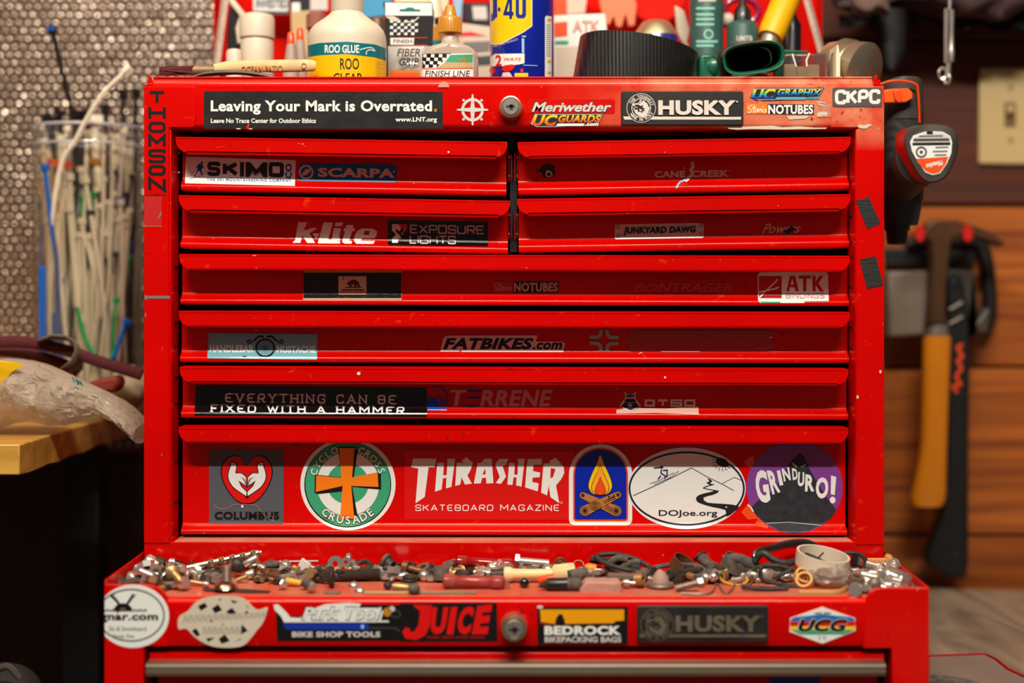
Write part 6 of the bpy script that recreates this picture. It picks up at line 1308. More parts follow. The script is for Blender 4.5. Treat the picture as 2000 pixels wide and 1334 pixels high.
# hammers, rack, clamp on the wall
y = .40; t = thing('wall_rack', 'steel tool rail with two red rubber posts behind the hammers', 'rack', P(1840, 470, YW))
bm = BM(); pbox(bm, 1730, 485, 1905, 520, YW - .012, YW - .002); obj('rail', bm, mat('rack_black', (24, 22, 22), rough=.5), t, bevel=.002)
for px in (1797, 1890):
    bm = BM(); lathe(bm, P(px, 458, YW - .01), P(px, 458, y - .06), [(0, S(11, y)), (.1, S(14, y)), (.92, S(14, y)), (1, S(10, y))], 20, ell=(.8, 1.25)); obj('rubber_post', bm, mat('red_rubber', (200, 14, 12), rough=.45), t, label='red rubber covered post')
HD = mat('brown_steel', (104, 72, 50), rough=.4, metal=.6, var=.3, vscale=40)
t = thing('claw_hammer', 'claw hammer with brown steel head and orange yellow grip', 'hammer', P(1835, 700, y)); q7 = lambda u, v: (1640 + u / 2.778, 380 + v / 2.778)
bm = BM(); pprism(bm, [q7(*p_) for p_ in ((470, 160), (520, 135), (640, 140), (700, 160), (780, 185), (850, 225), (900, 262), (890, 285), (830, 262), (760, 235), (690, 225), (640, 235), (610, 250), (600, 330), (585, 450), (580, 620), (585, 700), (485, 700), (495, 560), (505, 350), (500, 260), (460, 230))], y - .012, y + .010); obj('steel_head', bm, HD, t, bevel=.003)
bm = BM(); rows = []
for v, u0, u1 in ((700, 482, 584), (730, 480, 586), (765, 476, 588), (770, 458, 598)): rows.append(section(1640 + (u0 + u1) / 2 / 2.778, 380 + v / 2.778, (u1 - u0) / 2 / 2.778, 14, y))
loft(bm, rows[:3]); obj('collar', bm, STEEL, t, smooth=60)
bm = BM(); pr = [(656, 1804, 1855), (665, 1803, 1856), (740, 1801, 1853), (860, 1798, 1849), (900, 1793, 1848), (940, 1785, 1847), (965, 1779, 1847), (980, 1777, 1845), (988, 1782, 1838)]
loft(bm, [section((a + b_) / 2, py, (b_ - a) / 2, 18, y) for py, a, b_ in pr]); gr = obj('grip', bm, mat('amber_grip', (222, 132, 20), rough=.35, coat=.3, sub=.05), t, label='orange yellow flared grip', smooth=60)
for py in (715, 740, 765, 800, 820, 850, 885, 930, 955): 
    bm = BM(); ball(bm, P(1828, py, y - S(17.5, y)), S(3, y), 8, (1, .3, 1)); obj('dimple', bm, GOLDP, gr)
t = thing('black_hammer', 'black handled hammer with orange lettering behind the orange grip', 'hammer', P(1885, 800, .425)); y2 = .425
bm = BM(); pprism(bm, [(a, b_) for a, b_ in ((1850, 560), (1855, 600), (1850, 640), (1852, 820), (1848, 950), (1840, 1010), (1812, 1080), (1812, 1100), (1835, 1118), (1878, 1132), (1890, 1128), (1893, 1090), (1893, 900), (1896, 700), (1893, 600), (1880, 540), (1860, 540))], y2 - .012, y2 + .010); g2 = obj('grip', bm, mat('black_grip', (20, 21, 24), rough=.5), t, bevel=.004)
bm = BM(); lathe(bm, P(1862, 1083, y2 - .0122), P(1862, 1083, y2 - .010), [(0, S(9, y2)), (1, S(7, y2))], 20); obj('hang_hole', bm, DARKIN, g2)
s = Sticker(1640, 380, 2.778); s.text('Tekton', 0, 0, 0, 0, K['dorange'], bold=.05, quad=[(630, 1060), (655, 810), (675, 815), (650, 1065)]) if False else s.line([(668, 815), (640, 830), (665, 880), (640, 900), (660, 945), (632, 985), (655, 1030), (615, 1040), (640, 1075)], 18, K['dorange'], sm=3); s.build(g2, flat(y2 - .0122), 'orange upright script', name='grip_print')
bm = BM(); pprism(bm, [(1735, 530), (1815, 528), (1818, 655), (1735, 660)], y2 - .01, YW - .012); obj('rubber_face', bm, mat('grey_mallet', (128, 112, 98), rough=.5, var=.25, vscale=20), t, bevel=.004)
bm = BM(); pprism(bm, [(1850, 525), (1905, 528), (1912, 600), (1900, 640), (1925, 605), (1934, 600), (1932, 650), (1910, 652), (1896, 652), (1855, 640)], y2 - .006, YW - .004); obj('steel_head', bm, mat('head_grey', (84, 76, 68), rough=.45, metal=.4), t, bevel=.003)
for v in (600, 678):
    bm = BM(); tube(bm, [P(1640 + 595 / 2.778, 380 + (v + 25) / 2.778, y2 - .014), P(1640 + 665 / 2.778, 380 + (v - 15) / 2.778, y2 - .014)],   .0018, 8); obj('head_band', bm, DULL, t)
t = thing('clamp', 'black bar clamp frame hanging behind both hammers', 'clamp', P(1900, 560, YW)); bm = BM(); tube(bm, spline([P(a, b_, YW - .014) for a, b_ in ((1770, 478), (1840, 470), (1905, 472), (1924, 500), (1932, 560), (1932, 620), (1918, 650))], 6), .0085, 10); obj('clamp_frame', bm, mat('clamp_black', (22, 20, 20), rough=.5), t)
t = thing('knob_hook', 'small scratched nick of pale wood above the switch plate', 'scratch', P(1945, 95, YW)); bpy.data.objects.remove(t)
# worn grey bench top on the right
t = thing('side_table', 'worn grey wooden table top right of the lower cabinet', 'table', (.62, .2, 0))
zt2 = CZ - (1150 - HZ) / F * 1.70
bm = BM(); pts = [(.358, -.55), (1.15, -.55), (1.15, .385), (.80, .41), (.60, .425), (.358, .445)]
a = [bm.verts.new((x, yy, zt2)) for x, yy in pts]; b = [bm.verts.new((x, yy, zt2 - .03)) for x, yy in pts]; fs = [bm.faces.new(a), bm.faces.new(b[::-1])] + [bm.faces.new((a[i], b[i], b[(i + 1) % 6], a[(i + 1) % 6])) for i in range(6)]; bmesh.ops.recalc_face_normals(bm, faces=fs)
obj('table_top', bm, wood('grey_worn_wood', (110, 92, 78), (168, 146, 124), rough=.5, coat=.1, sc=(14, 2.5, 14), seed=5), t, bevel=.003)
for lx, ly in ((.42, -.48), (1.08, -.48), (.42, .36), (1.08, .34)):
    bm = BM(); box(bm, lx - .03, ly - .03, 0, lx + .03, ly + .03, zt2 - .03); obj('leg', bm, PLANKD, t, bevel=.003)
t = thing('shop_mat', 'grey folded shop mat with a red edge on the side table', 'mat', (.5, -.15, zt2))
def mpt(px, py, z): d = (CZ - z) / (py - HZ) * F; return (X(px, d + CY), d + CY)
zz2 = zt2 + .014; pts = [mpt(*p_, zz2) for p_ in ((1812, 1282), (1925, 1278), (1945, 1288), (1970, 1308), (2040, 1340), (2100, 1420), (1812, 1420))]
bm = BM(); a = [bm.verts.new((x, yy, zz2)) for x, yy in pts]; b = [bm.verts.new((x, yy, zt2)) for x, yy in pts]; n = len(pts); fs = [bm.faces.new(a), bm.faces.new(b[::-1])] + [bm.faces.new((a[i], b[i], b[(i + 1) % n], a[(i + 1) % n])) for i in range(n)]; bmesh.ops.recalc_face_normals(bm, faces=fs); obj('mat_body', bm, mat('mat_grey', (130, 108, 98), rough=.8, var=.3, vscale=20), t, bevel=.002)
bm = BM(); tube(bm, [Vector((x, yy, zz2)) for x, yy in pts[:5]], .0014, 6); obj('red_edge', bm, K['dred'], t, label='thin red piping')
t = thing('dark_tray', 'dark shallow dish lying on the grey mat', 'dish', (.43, -.2, zz2)); bm = BM(); x_, y_ = mpt(1840, 1360, zz2); lathe(bm, (x_, y_, zz2 - .0005), (x_, y_, zz2 + .008), [(0, .036), (.8, .04), (1, .038), (.6, .034)], 30); obj('dish_body', bm, DRUB, t)

# ---------------------------------------------------------------- left side: bench, jar of cable ties, bag
BXR = X(36, 0); bz = Z(868, 0)
t = thing('workbench', 'thick ply workbench top with a rough right end', 'workbench', (-.9, .2, 0))
bm = BM(); nn = 16; fr = []
for i in range(nn + 1): fr.append(.444 - .444 * i / nn)
rr_ = random.Random(4)
edge = [(BXR + rr_.uniform(-.0012, .0012), yy, bz - .0285 + rr_.uniform(-.0012, .0012)) for yy in fr]
rows = [[Vector((-1.9, yy, bz)), Vector((x, yy, bz)), Vector((x, yy, zz_)), Vector((-1.9, yy, zz_))] for x, yy, zz_ in edge]; loft(bm, rows); obj('bench_top', bm, BENCHW, t, bevel=.0015, smooth=30)
for lx, ly in ((BXR - .03, .30), (-1.8, .30)):
    bm = BM(); box(bm, lx - .02, ly - .02, 0, lx + .02, ly + .02, bz - .03); obj('leg', bm, mat('black_steel', (12, 11, 12), rough=.5), t, bevel=.002)
bm = BM(); box(bm, -1.9, YW - .012, 0, XL2 + .05, YW - .001, bz - .06); obj('rear_panel', bm, mat('very_dark_wood', (62, 26, 14), rough=.6, var=.4, vscale=5), t, bevel=.002)
t = thing('tool_bag', 'dark lumpy tool bag low under the bench', 'bag', P(20, 1330, .12)); bm = BM(); ball(bm, P(5, 1352, .06), .030, 20, (1.2, 1, .9)); obj('bag_body', bm, mat('bag_grey', (34, 28, 26), rough=.8), t, smooth=60); bm = BM(); tube(bm, spline([P(-20, 1315, .02), P(15, 1302, .02), P(38, 1325, .02)], 6), .0035, 8); obj('bag_strap', bm, mat('strap_grey', (66, 56, 50), rough=.8), t)
def benchz(py): d = (CZ - bz) / (py - HZ) * F; return d + CY
# jar
jy = .30; jx = X(172, jy); jr = S(103, jy); jz1 = Z(252, jy)
t = thing('plastic_jar', 'tall clear plastic jar crammed with cable ties', 'jar', (jx, jy, bz)); bm = BM()
JC = clear_mat('jar_clear', (240, 238, 232), gloss=.22, rough=.05, veil=.05)
pr = [(0, jr * .93), (.02, jr * .98), (.90, jr), (.905, jr * 1.03), (.925, jr * 1.03), (.93, jr), (.965, jr), (.97, jr * 1.035), (1, jr * 1.035)]
lathe(bm, (jx, jy, bz + .0005), (jx, jy, jz1), pr, 56, cap=False); obj('jar_wall', bm, JC, t, smooth=50)
bm = BM(); torus(bm, (jx, jy, jz1), jr * 1.03, .0016, (0, 0, 1), 56); obj('jar_rim', bm, mat('rim_plastic', (210, 206, 214), rough=.15, coat=1, alpha=.7), t)
bm = BM(); torus(bm, (jx, jy, Z(287, jy)), jr * 1.02, .0012, (0, 0, 1), 56); obj('jar_rim', bm, MATS['rim_plastic'], t)
tie_cols = dict(white=mat('tie_natural', (250, 236, 210), rough=.4, sub=.1), black=mat('tie_black', (20, 19, 20), rough=.4), blue=mat('tie_blue', (10, 90, 180), rough=.4), green=mat('tie_green', (20, 150, 80), rough=.4), red=mat('tie_red', (214, 50, 30), rough=.4))
def tie(col, pts, wd, label, group=None, parts=False, face=(0, 1, 0)):
    pts = [Vector(p) for p in pts]; sp = spline(pts, 6) if len(pts) > 2 else pts
    d = (pts[-1] - pts[-2]).normalized()
    if parts:
        t = thing('cable_tie', label, 'cable tie', pts[0], group); bm = BM(); tube(bm, sp, wd, 4, flat=.9, up=None); obj('strap', bm, tie_cols[col], t, smooth=0)
        bm = BM(); e = pts[-1]; lathe(bm, e - d * .002, e + d * .008, [(0, wd * 1.9), (.1, wd * 2.2), (.9, wd * 2.2), (1, wd * 1.9)], 4); obj('tie_head', bm, tie_cols[col], t, smooth=0)
    else:
        bm = BM(); tube(bm, sp, wd, 4); e = pts[-1]; lathe(bm, e - d * .001, e + d * .005, [(0, wd * 2), (1, wd * 2)], 4); t = obj('cable_tie', bm, tie_cols[col], smooth=0); tag(t, label, 'cable tie', group)
    return t
B = lambda px, dy=0, py=790: Vector((X(px, jy + dy), jy + dy, bz + .004))
tie('black', [B(235, .0), P(188, 430, jy - .02), P(150, 260, jy - .03), P(103, 64, jy - .05)], .0023, 'longest black cable tie leaning far out to the upper left', parts=True)
bm = BM(); e = P(102, 58, jy - .052); box(bm, e.x - .004, e.y - .003, e.z - .001, e.x + .003, e.y + .003, e.z + .004); o = obj('blue_tip_clip', bm, tie_cols['blue']); tag(o, 'bright blue tip clipped on the longest black tie', 'tie tip')
tie('white', [B(80, -.03), P(108, 380, jy - .055), P(150, 270, jy - .065), P(200, 185, jy - .07), P(245, 142, jy - .07)], .0024, 'long natural cable tie curving out to the upper right', parts=True)
for k_, (px, py, bx, lb) in enumerate(((205, 218, 218, 'black cable tie with its head upright, shorter one beside the cream tie'), (240, 190, 228, 'black cable tie with its head upright, tallest by the chest post'), (266, 188, 250, 'black cable tie with its head upright, nearest the chest post'), (224, 292, 205, 'black cable tie with its head below the jar rim'))): tie('black', [B(bx, -.02 + .01 * k_), P((px + bx) / 2 + 2, 500, jy - .03 + .02 * k_), P(px, py, jy - .02 + .02 * k_)], .0021, lb, parts=True)
tie('blue', [B(110, -.05), P(112, 540, jy - .052), P(100, 440, jy - .052), P(88, 330, jy - .05)], .0025, 'bright blue cable tie along the left of the jar')
tie('blue', [P(222, 700, jy - .055), P(236, 660, jy - .055), P(246, 632, jy - .055)], .0022, 'short blue cable tie low at the right of the jar')
tie('green', [P(216, 700, jy - .052), P(232, 672, jy - .052), P(246, 634, jy - .053)], .002, 'green cable tie crossing the short blue one')
tie('green', [P(150, 600, jy - .056), P(166, 660, jy - .056), P(188, 700, jy - .056)], .0024, 'green cable tie bent low in the middle of the jar')
tie('green', [B(215, -.045), P(222, 650, jy - .05), P(226, 590, jy - .05)], .0017, 'slim upright green cable tie')
for (a_, b_, lb) in (((76, 700), (80, 520), 'upper'), ((98, 745), (98, 610), 'lower')):
    bm = BM(); p0 = P(a_[0], a_[1], jy - .045); pbox(bm, a_[0], b_[1], a_[0] + 14, a_[1], jy - .048, jy - .042); o = obj('blue_tag_tie', bm, tie_cols['blue'], bevel=.001); tag(o, 'flat blue marker tie against the jar wall, %s one' % lb, 'cable tie')
rr_ = random.Random(21)
grp = {'white': 'natural cable ties packed in the jar', 'black': 'black cable ties packed in the jar', 'blue': 'blue cable ties packed in the jar', 'green': 'green cable ties packed in the jar', 'red': 'red cable ties packed in the jar'}
lbl = {'white': 'natural cable tie in the crowd filling the clear jar', 'black': 'black cable tie among pale ones inside the clear jar', 'blue': 'blue cable tie among pale ones inside the clear jar', 'green': 'green cable tie among pale ones inside the clear jar', 'red': 'red cable tie among pale ones inside the clear jar'}
seen_ = {}
for i in range(190):
    col = 'black' if i % 9 == 2 else ('blue' if i % 18 == 5 else ('green' if i % 18 == 14 else 'white'))
    if i in (16, 43): col = 'red'
    a0 = rr_.uniform(0, 6.28); r0 = jr * .86 * math.sqrt(rr_.random()); a1 = a0 + rr_.uniform(-.7, .7); r1 = jr * .84 * math.sqrt(rr_.random()) if rr_.random() < .5 else jr * .82
    tpy = rr_.uniform(262, 470) if col == 'white' else rr_.uniform(330, 560)
    p0 = Vector((jx + r0 * math.cos(a0), jy + r0 * math.sin(a0), bz + .004)); p2 = Vector((jx + r1 * math.cos(a1), jy + r1 * math.sin(a1), Z(tpy, jy))); pm = (p0 + p2) / 2 + Vector((rr_.uniform(-.008, .008), rr_.uniform(-.008, .008), 0))
    wd = rr_.choice((.0014, .0019, .0025)); fx = (p2.x - jx) / jr
    zone = 'against the left wall' if fx < -.6 else 'left of the jar middle' if fx < -.15 else 'in the jar middle' if fx < .25 else 'right of the jar middle' if fx < .6 else 'against the chest side'
    hh_ = 'head just below the rim' if tpy < 320 else 'head at upper third' if tpy < 400 else 'head at mid height' if tpy < 470 else 'head low down'
    nm = {'white': 'natural', 'black': 'black', 'blue': 'blue', 'green': 'green', 'red': 'red'}[col]
    lb = '%s %s cable tie, %s, %s' % ({.0014: 'thin', .0019: 'medium', .0025: 'wide'}[wd], nm, zone, hh_ + (', front' if p2.y < jy else ', rear'))
    tie(col, [p0, pm, p2], wd, lb, grp[col])
for i in range(26):
    p = Vector((jx + rr_.uniform(-.045, .01), jy + rr_.uniform(-.03, .03), Z(rr_.uniform(222, 240), jy))); q_ = Vector((jx + rr_.uniform(-.03, .02), jy + rr_.uniform(-.03, .03), bz + .01))
    tie('black', [q_, (p + q_) / 2, p], .0021, 'short headed black tie at the jar mouth, %s of the bunch, %s, %s' % ('left edge' if p.x < jx - .032 else 'left half' if p.x < jx - .018 else 'right half' if p.x < jx - .004 else 'right edge', 'front' if p.y < jy - .01 else 'middle' if p.y < jy + .01 else 'rear', 'head high' if p.z > Z(231, jy) else 'head low'), 'bunch of black ties at the jar mouth')
tie('white', [B(190, 0), P(196, 420, jy - .03), P(186, 300, jy - .02), P(184, 240, jy - .02)], .0045, 'wide cream cable tie bundle standing in the middle', parts=True)
bm = BM(); band(bm, P(190, 316, jy - .02), S(17, jy), .007, .001, (0.1, 0, 1), 18); o = obj('rubber_band', bm, K['gold']); tag(o, 'amber rubber band around the cream tie bundle', 'rubber band')
bm = BM(); band(bm, P(118, 320, jy - .03), S(26, jy), .006, .001, (0.1, 0, 1), 18); o = obj('rubber_band', bm, K['dorange']); tag(o, 'red rubber band around ties at the jar left', 'rubber band')
# maroon webbing, belt, bag
MAR = mat('maroon_webbing', (84, 28, 34), rough=.9, bump=.6, bscale=200)
yb2 = .17
for pts, lb in (([(-80, 672), (40, 668), (120, 682), (200, 708), (277, 732)], 'maroon webbing strap, upper of two, in front of the jar'), ([(-80, 684), (20, 686), (90, 700), (150, 722)], 'maroon webbing strap, lower of two, in front of the jar')):
    yy = yb2 + (.0 if 'upper' in lb else .02); bm = BM(); tube(bm, spline([P(a, b_, yy) for a, b_ in pts], 8), .0062, 10, flat=.6); o = obj('webbing_strap', bm, MAR); tag(o, lb, 'strap')
bm = BM(); rows = []
for a_, b_ in ((70, 664), (100, 652), (128, 654), (146, 664), (150, 684), (140, 706), (120, 722)):
    k_ = (b_ - 650) / 80; rows.append([P(a_, b_, yb2 - .02), P(a_ + 26 * k_ + 4, b_ + 8 + 10 * k_, yb2 + .04)])
loft(bm, [[r[0], r[1]] for r in rows], closed=False, cap=False); o = obj('leather_belt', bm, mat('belt_brown', (112, 92, 80), rough=.8, var=.2, vscale=80)); md = o.modifiers.new('thick', 'SOLIDIFY'); md.thickness = .0022; tag(o, 'grey brown leather belt curling over the maroon straps', 'belt')
bm = BM(); pprism(bm, [(168, 748), (200, 738), (226, 733), (233, 750), (222, 768), (195, 768)], .16, .19); o = obj('leather_pouch', bm, mat('rust_leather', (130, 44, 30), rough=.7), bevel=.004); tag(o, 'rust red leather pouch at the foot of the jar', 'pouch')
bm = BM(); ball(bm, P(250, 760, .22), .022, 20, (1, .8, 1.1)); ob = obj('cotton_rag', bm, mat('dirty_rag', (186, 164, 130), rough=.9, var=.6, rgb2=(90, 110, 80), vscale=40), smooth=70); tag(ob, 'dirty pale rag crumpled between the jar and the chest', 'rag')
for v in ob.data.vertices: v.co += v.normal * .006 * noise.noise(v.co * 90)
BAG = clear_mat('bag_film', (232, 216, 196), gloss=.35, rough=.2, veil=.6, bump=1.0)
bt_ = thing('plastic_bag', 'crumpled translucent plastic bag draped over the bench end', 'bag', P(120, 780, .12)); bm = BM(); rows = []
tp = [(-120, 740, 860), (-60, 708, 850), (0, 702, 838), (30, 700, 826), (60, 703, 822), (95, 712, 830), (130, 728, 832), (165, 745, 822), (200, 762, 812), (232, 780, 824), (252, 796, 838), (268, 812, 852), (280, 828, 864)]
for i in range((len(tp) - 1) * 5 + 1):
    f_ = i / 5; k_ = min(int(f_), len(tp) - 2); g_ = f_ - k_; px, pt_, pb_ = [tp[k_][j] * (1 - g_) + tp[k_ + 1][j] * g_ for j in range(3)]; row = []
    cy, ry = (pt_ + pb_) / 2, (pb_ - pt_) / 2; ybag = .10 - .02 * (px / 280)
    for k in range(44):
        a = 2 * math.pi * k / 44; sa = math.sin(a); ca = math.cos(a)
        nz = noise.fractal(Vector((px * .022, sa * 1.6 + 3, ca * 1.6)), .6, 2.2, 4); wv = abs(noise.noise(Vector((px * .05 + sa * 2, sa * 4, ca)))) 
        rr2 = 1 + .10 * nz - .10 * wv
        row.append(P(px, cy + ry * sa * (1 + .03 * nz), ybag) + Vector((0, -(.03 + .008 * math.sin(px * .03)) * ca * rr2 - .010 * wv * (ca > 0), 0)))
    rows.append(row)
loft(bm, rows, cap=False); obj('bag_film', bm, BAG, bt_, smooth=35)
s = Sticker(0, 400, 3.333); bsurf = Surf(lambda x, z: .063 - .004 * math.sin(x * 120)); s.poly([(-100, 1018), (0, 1015), (130, 1030), (148, 1048), (80, 1085), (40, 1135), (0, 1170), (-100, 1290)], K['yellow']); s.poly([(-20, 1025), (75, 1040), (80, 1055), (-20, 1090)], W_); s.text('MA', 8, 1035, 62, 1062, K['char'], bold=.05); s.build(bt_, bsurf, 'yellow printed panel', name='yellow_label')
s = Sticker(0, 400, 3.333); s.text('R', 0, 0, 0, 0, K['teal'], bold=.07, quad=[(500, 1140), (545, 1158), (552, 1180), (500, 1172)]); s.text('U', 0, 0, 0, 0, K['teal'], bold=.05, quad=[(468, 1122), (498, 1132), (500, 1155), (480, 1160)], same=True); s.build(bt_, Surf(lambda x, z: .052), 'dark green letters', name='bag_print')
# a few white shapes behind
# ---------------------------------------------------------------- hardware strewn on the tray
FT = zt_ + 0.0001
def ty(py_bottom):
    """depth of the tray floor seen at this pixel row, kept in front of the chest"""
    d = (CZ - FT) / max(5, py_bottom - HZ) * F; return max(YF + .012, min(d + CY, -0.014))
def hp(px, py, r_px, y=None):
    y = ty(py + r_px) if y is None else y
    p = P(px, py, y); p.z = max(p.z, FT + S(r_px, y) + .0003); return p
def hw(name, label, cat, parts, group=None):
    """parts: (part name, material, a=(px,py,r), b=(px,py,r), profile of (t, px radius), seg)"""
    t = None
    for i, (pn, m, a, b, prof, seg) in enumerate(parts):
        ya = ty(max(a[1] + a[2], b[1] + b[2])) if len(a) < 4 else a[3]; yb_ = ya if len(b) < 4 else b[3]
        pa = hp(a[0], a[1], a[2], ya); pb = hp(b[0], b[1], b[2], yb_)
        if t is None: t = thing(name, label, cat, (pa.x, pa.y, FT), group)
        bm = BM(); lathe(bm, pa, pb, [(q_, S(r, ya)) for q_, r in prof], seg); obj(pn, bm, m, t, smooth=50)
    return t
def single(name, label, cat, bm, m, group=None, **k):
    o = obj(name, bm, m, **k); tag(o, label, cat, group); return o
TH = thread
# left heap of aluminium end fittings
for a, b, lb in (((283, 1092, 14), (306, 1108, 15), 'upper'), ((248, 1127, 12), (272, 1132, 13), 'leftmost lower'), ((288, 1128, 13), (312, 1124, 13), 'middle lower'), ((316, 1124, 13), (332, 1134, 12), 'right lower')):
    t = hw('end_fitting', 'rounded aluminium end fitting with a hole, %s one of the left heap' % lb, 'fitting', [('shell', ALU, a, b, [(0, a[2] * .4), (0, a[2] * .7), (.12, a[2]), (.5, a[2] * 1.05), (1, b[2])], 20)], 'aluminium fittings in the left corner')
    d = (hp(*a) - hp(*b)).normalized(); pa = hp(*a); bm = BM(); lathe(bm, pa + d * .0002, pa + d * .0008, [(0, S(5, 0)), (1, S(5, 0))], 14); obj('hole', bm, DARKIN, t)
t = thing('metal_thimble', 'open silver cap tipped on its side among the left fittings', 'cap', hp(353, 1128, 14)); t.location.z = FT; c = hp(353, 1128, 15); bm = BM(); band(bm, c, S(15, -.06), .012, .001, (-.15, 1, .15), 28, 1.15); obj('cap_wall', bm, CHROME, t); bm = BM(); lathe(bm, c + Vector((0, .004, 0)), c + Vector((0, .0055, 0)), [(0, S(14, -.06)), (1, S(14, -.06))], 24); obj('cap_floor', bm, ALU, t)
hw('tyre_valve', 'silver conical ferrule left of the open cap', 'ferrule', [('shell', STEEL, (334, 1112, 9), (346, 1120, 9), [(0, 5), (1, 10)], 14)])
hw('knurled_stopper', 'black knurled knob behind the left fittings', 'knob', [('knob_body', RUBBER, (302, 1096, 11), (322, 1102, 11), [(0, 9), (.1, 11), (.9, 11), (1, 8)], 10)])
hw('black_plug', 'black plug with a bright silver cap behind the left heap', 'plug', [('plug_body', BLKP, (340, 1100, 9), (362, 1110, 10), [(0, 8), (.5, 10), (1, 9)], 16), ('silver_cap', CHROME, (330, 1098, 8), (342, 1099, 8), [(0, 7), (.1, 8.5), (1, 8.5)], 18)])
hw('wood_screw', 'small brown screw standing upright behind the drill bit', 'screw', [('shaft', RUSTY, (374, 1108, 3), (374, 1093, 3), TH(0, 1, 4, 6), 10)])
# drill bit: twisted flutes
t = thing('drill_bit', 'long silver twist drill bit leaning at the left of the tray', 'drill bit', hp(440, 1100, 5)); t.location.z = FT
a, b = hp(366, 1110, 8, -.03), P(511, 1079, -.016); bm = BM(); d = b - a; u, v = frame_of(d); rows = []; n = 70
for i in range(n + 1):
    f_ = i / n; c = a + d * f_; tw = f_ * 22; r = S(8, 0) * (1 if f_ > .12 else .9); fl = 1 if f_ > .2 else 0; row = []
    for k in range(16):
        an = 2 * math.pi * k / 16; rr = r * (1 - fl * .42 * max(0, math.cos(2 * (an - tw))) ** 2) * (1 if f_ < .97 else .6); row.append(c + (u * math.cos(an) + v * math.sin(an)) * rr)
    rows.append(row)
loft(bm, rows); obj('fluted_shaft', bm, mat('drill_steel', (216, 200, 176), rough=.22, metal=1), t, smooth=35)
bm = BM(); torus(bm, hp(470, 1119, 6), S(41, -.03), .0022, (0, -.25, 1), 40, 8); single('metal_ring', 'large grey ring lying around the black headed pin', 'ring', bm, DULL)
hw('wing_pin', 'black knob with a bright silver pin inside the large ring', 'pin', [('knob_body', RUBBER, (455, 1098, 15, -.03), (476, 1110, 13, -.03), [(0, 11), (.2, 15), (.7, 14), (1, 9)], 9), ('silver_pin', CHROME, (478, 1103, 8, -.032), (503, 1088, 6, -.032), [(0, 7), (.95, 7), (1, 5.5)], 16)])
hw('carriage_bolt', 'stubby bolt standing on its wide domed head at the front left', 'bolt', [('head', mat('domed_steel', (196, 170, 150), rough=.2, metal=1), (441, 1152, 1, -.085), (441, 1134, 1, -.085), [(0, 18), (.2, 24), (.6, 20), (1, 8)], 26), ('shaft', DULL, (443, 1138, 1, -.085), (443, 1105, 1, -.085), TH(0, 1, 9.5, 9), 18)])
hw('socket_screw', 'silver socket screw with brassy thread beside the stubby bolt', 'screw', [('head', CHROME, (482, 1125, 8), (497, 1119, 9), [(0, 9), (.9, 9.5), (1, 8)], 18), ('shaft', BRASS, (463, 1134, 5), (483, 1125, 5), TH(0, 1, 5, 8), 12)])
bm = BM(); a = hp(395, 1152, 2); b_ = hp(527, 1156, 2); lathe(bm, a, b_, [(0, .0008), (.1, .004), (.7, .0048), (1, .002)], 12, ell=(1, .25)); single('steel_strip', 'thin dark flat blade at the front left edge', 'blade', bm, DARKM)
hw('brass_screw', 'small brassy screw lying in front of the open cap', 'screw', [('shaft', BRASS, (372, 1136, 4), (398, 1141, 4), TH(0, 1, 4.5, 8), 10), ('head', STEEL, (396, 1140, 5), (408, 1143, 6), [(0, 5), (.6, 7), (1, 5)], 12)])
t = hw('rubber_grommet', 'ribbed black rubber grommet against the chest, right of the drill bit', 'grommet', [('grommet_body', DRUB, (530, 1112, 1, -.016), (530, 1096, 1, -.016), [(0, 19), (.2, 19), (.25, 15), (.5, 15), (.55, 18), (.8, 18), (1, 12)], 26)])
bm = BM(); tube(bm, [P(545, 1097, -.012), P(622, 1096, -.012)], .0011, 8); single('steel_rod', 'thin bright steel rod against the chest base', 'rod', bm, STEEL)
t = thing('plastic_tag', 'bent white plastic piece with torn edge behind the rubber tube', 'plastic piece', hp(591, 1118, 5)); t.location.z = FT; bm = BM(); y_ = -.03; pprism(bm, [(590, 1090), (607, 1103), (598, 1123), (583, 1120), (576, 1112), (582, 1104)], y_, y_ + .004); obj('tag_body', bm, mat('grey_white_plastic', (220, 208, 198), rough=.5), t, bevel=.0008)
t = hw('rubber_tube', 'short black rubber tube with its open end facing forward', 'tube', [('tube_wall', RUBBER, (606, 1125, 13, -.05), (640, 1114, 12, -.02), [(0, 7), (0, 12), (.05, 13), (1, 12)], 22)]); p_ = hp(606, 1125, 13, -.05); d_ = (p_ - hp(640, 1114, 12, -.02)).normalized(); bm = BM(); lathe(bm, p_ - d_ * .001, p_ + d_ * .0002, [(0, S(7, -.05)), (1, S(7, -.05))], 16); obj('bore', bm, DARKIN, t)
t = hw('carriage_bolt', 'long dark carriage bolt lying across the tray middle left', 'bolt', [('head', DARKM, (640, 1128, 20), (652, 1127, 18), [(0, 3), (.1, 14), (.5, 20), (.9, 21), (1, 18)], 26), ('shaft', DARKM, (650, 1127, 9), (742, 1120, 9), [(0, 10), (.2, 10)] + TH(.2, 1, 10.5, 26, .1), 18)])
for px, py, r, lb in ((655, 1101, 15, 'mirror bright washer standing behind the long bolt'), (676, 1098, 10, 'smaller steel washer leaning beside the mirror bright one')):
    t = thing('washer', lb, 'washer', hp(px, py, r)); t.location.z = FT; c = P(px, py, -.02 - .003 * (r < 12)); bm = BM(); band(bm, c, S(r), .0016, S(r * .62), (.2, 1, -.2), 30); obj('disc', bm, CHROME, t)
hw('flanged_bolt', 'steel bolt with a wide flat head tilted against the chest', 'bolt', [('head', STEEL, (678, 1096, 12, -.016), (688, 1094, 12, -.016), [(0, 12), (.2, 15), (.8, 15), (1, 12)], 22), ('shaft', STEEL, (688, 1096, 6, -.018), (697, 1112, 6, -.022), TH(0, 1, 7, 7), 14)])
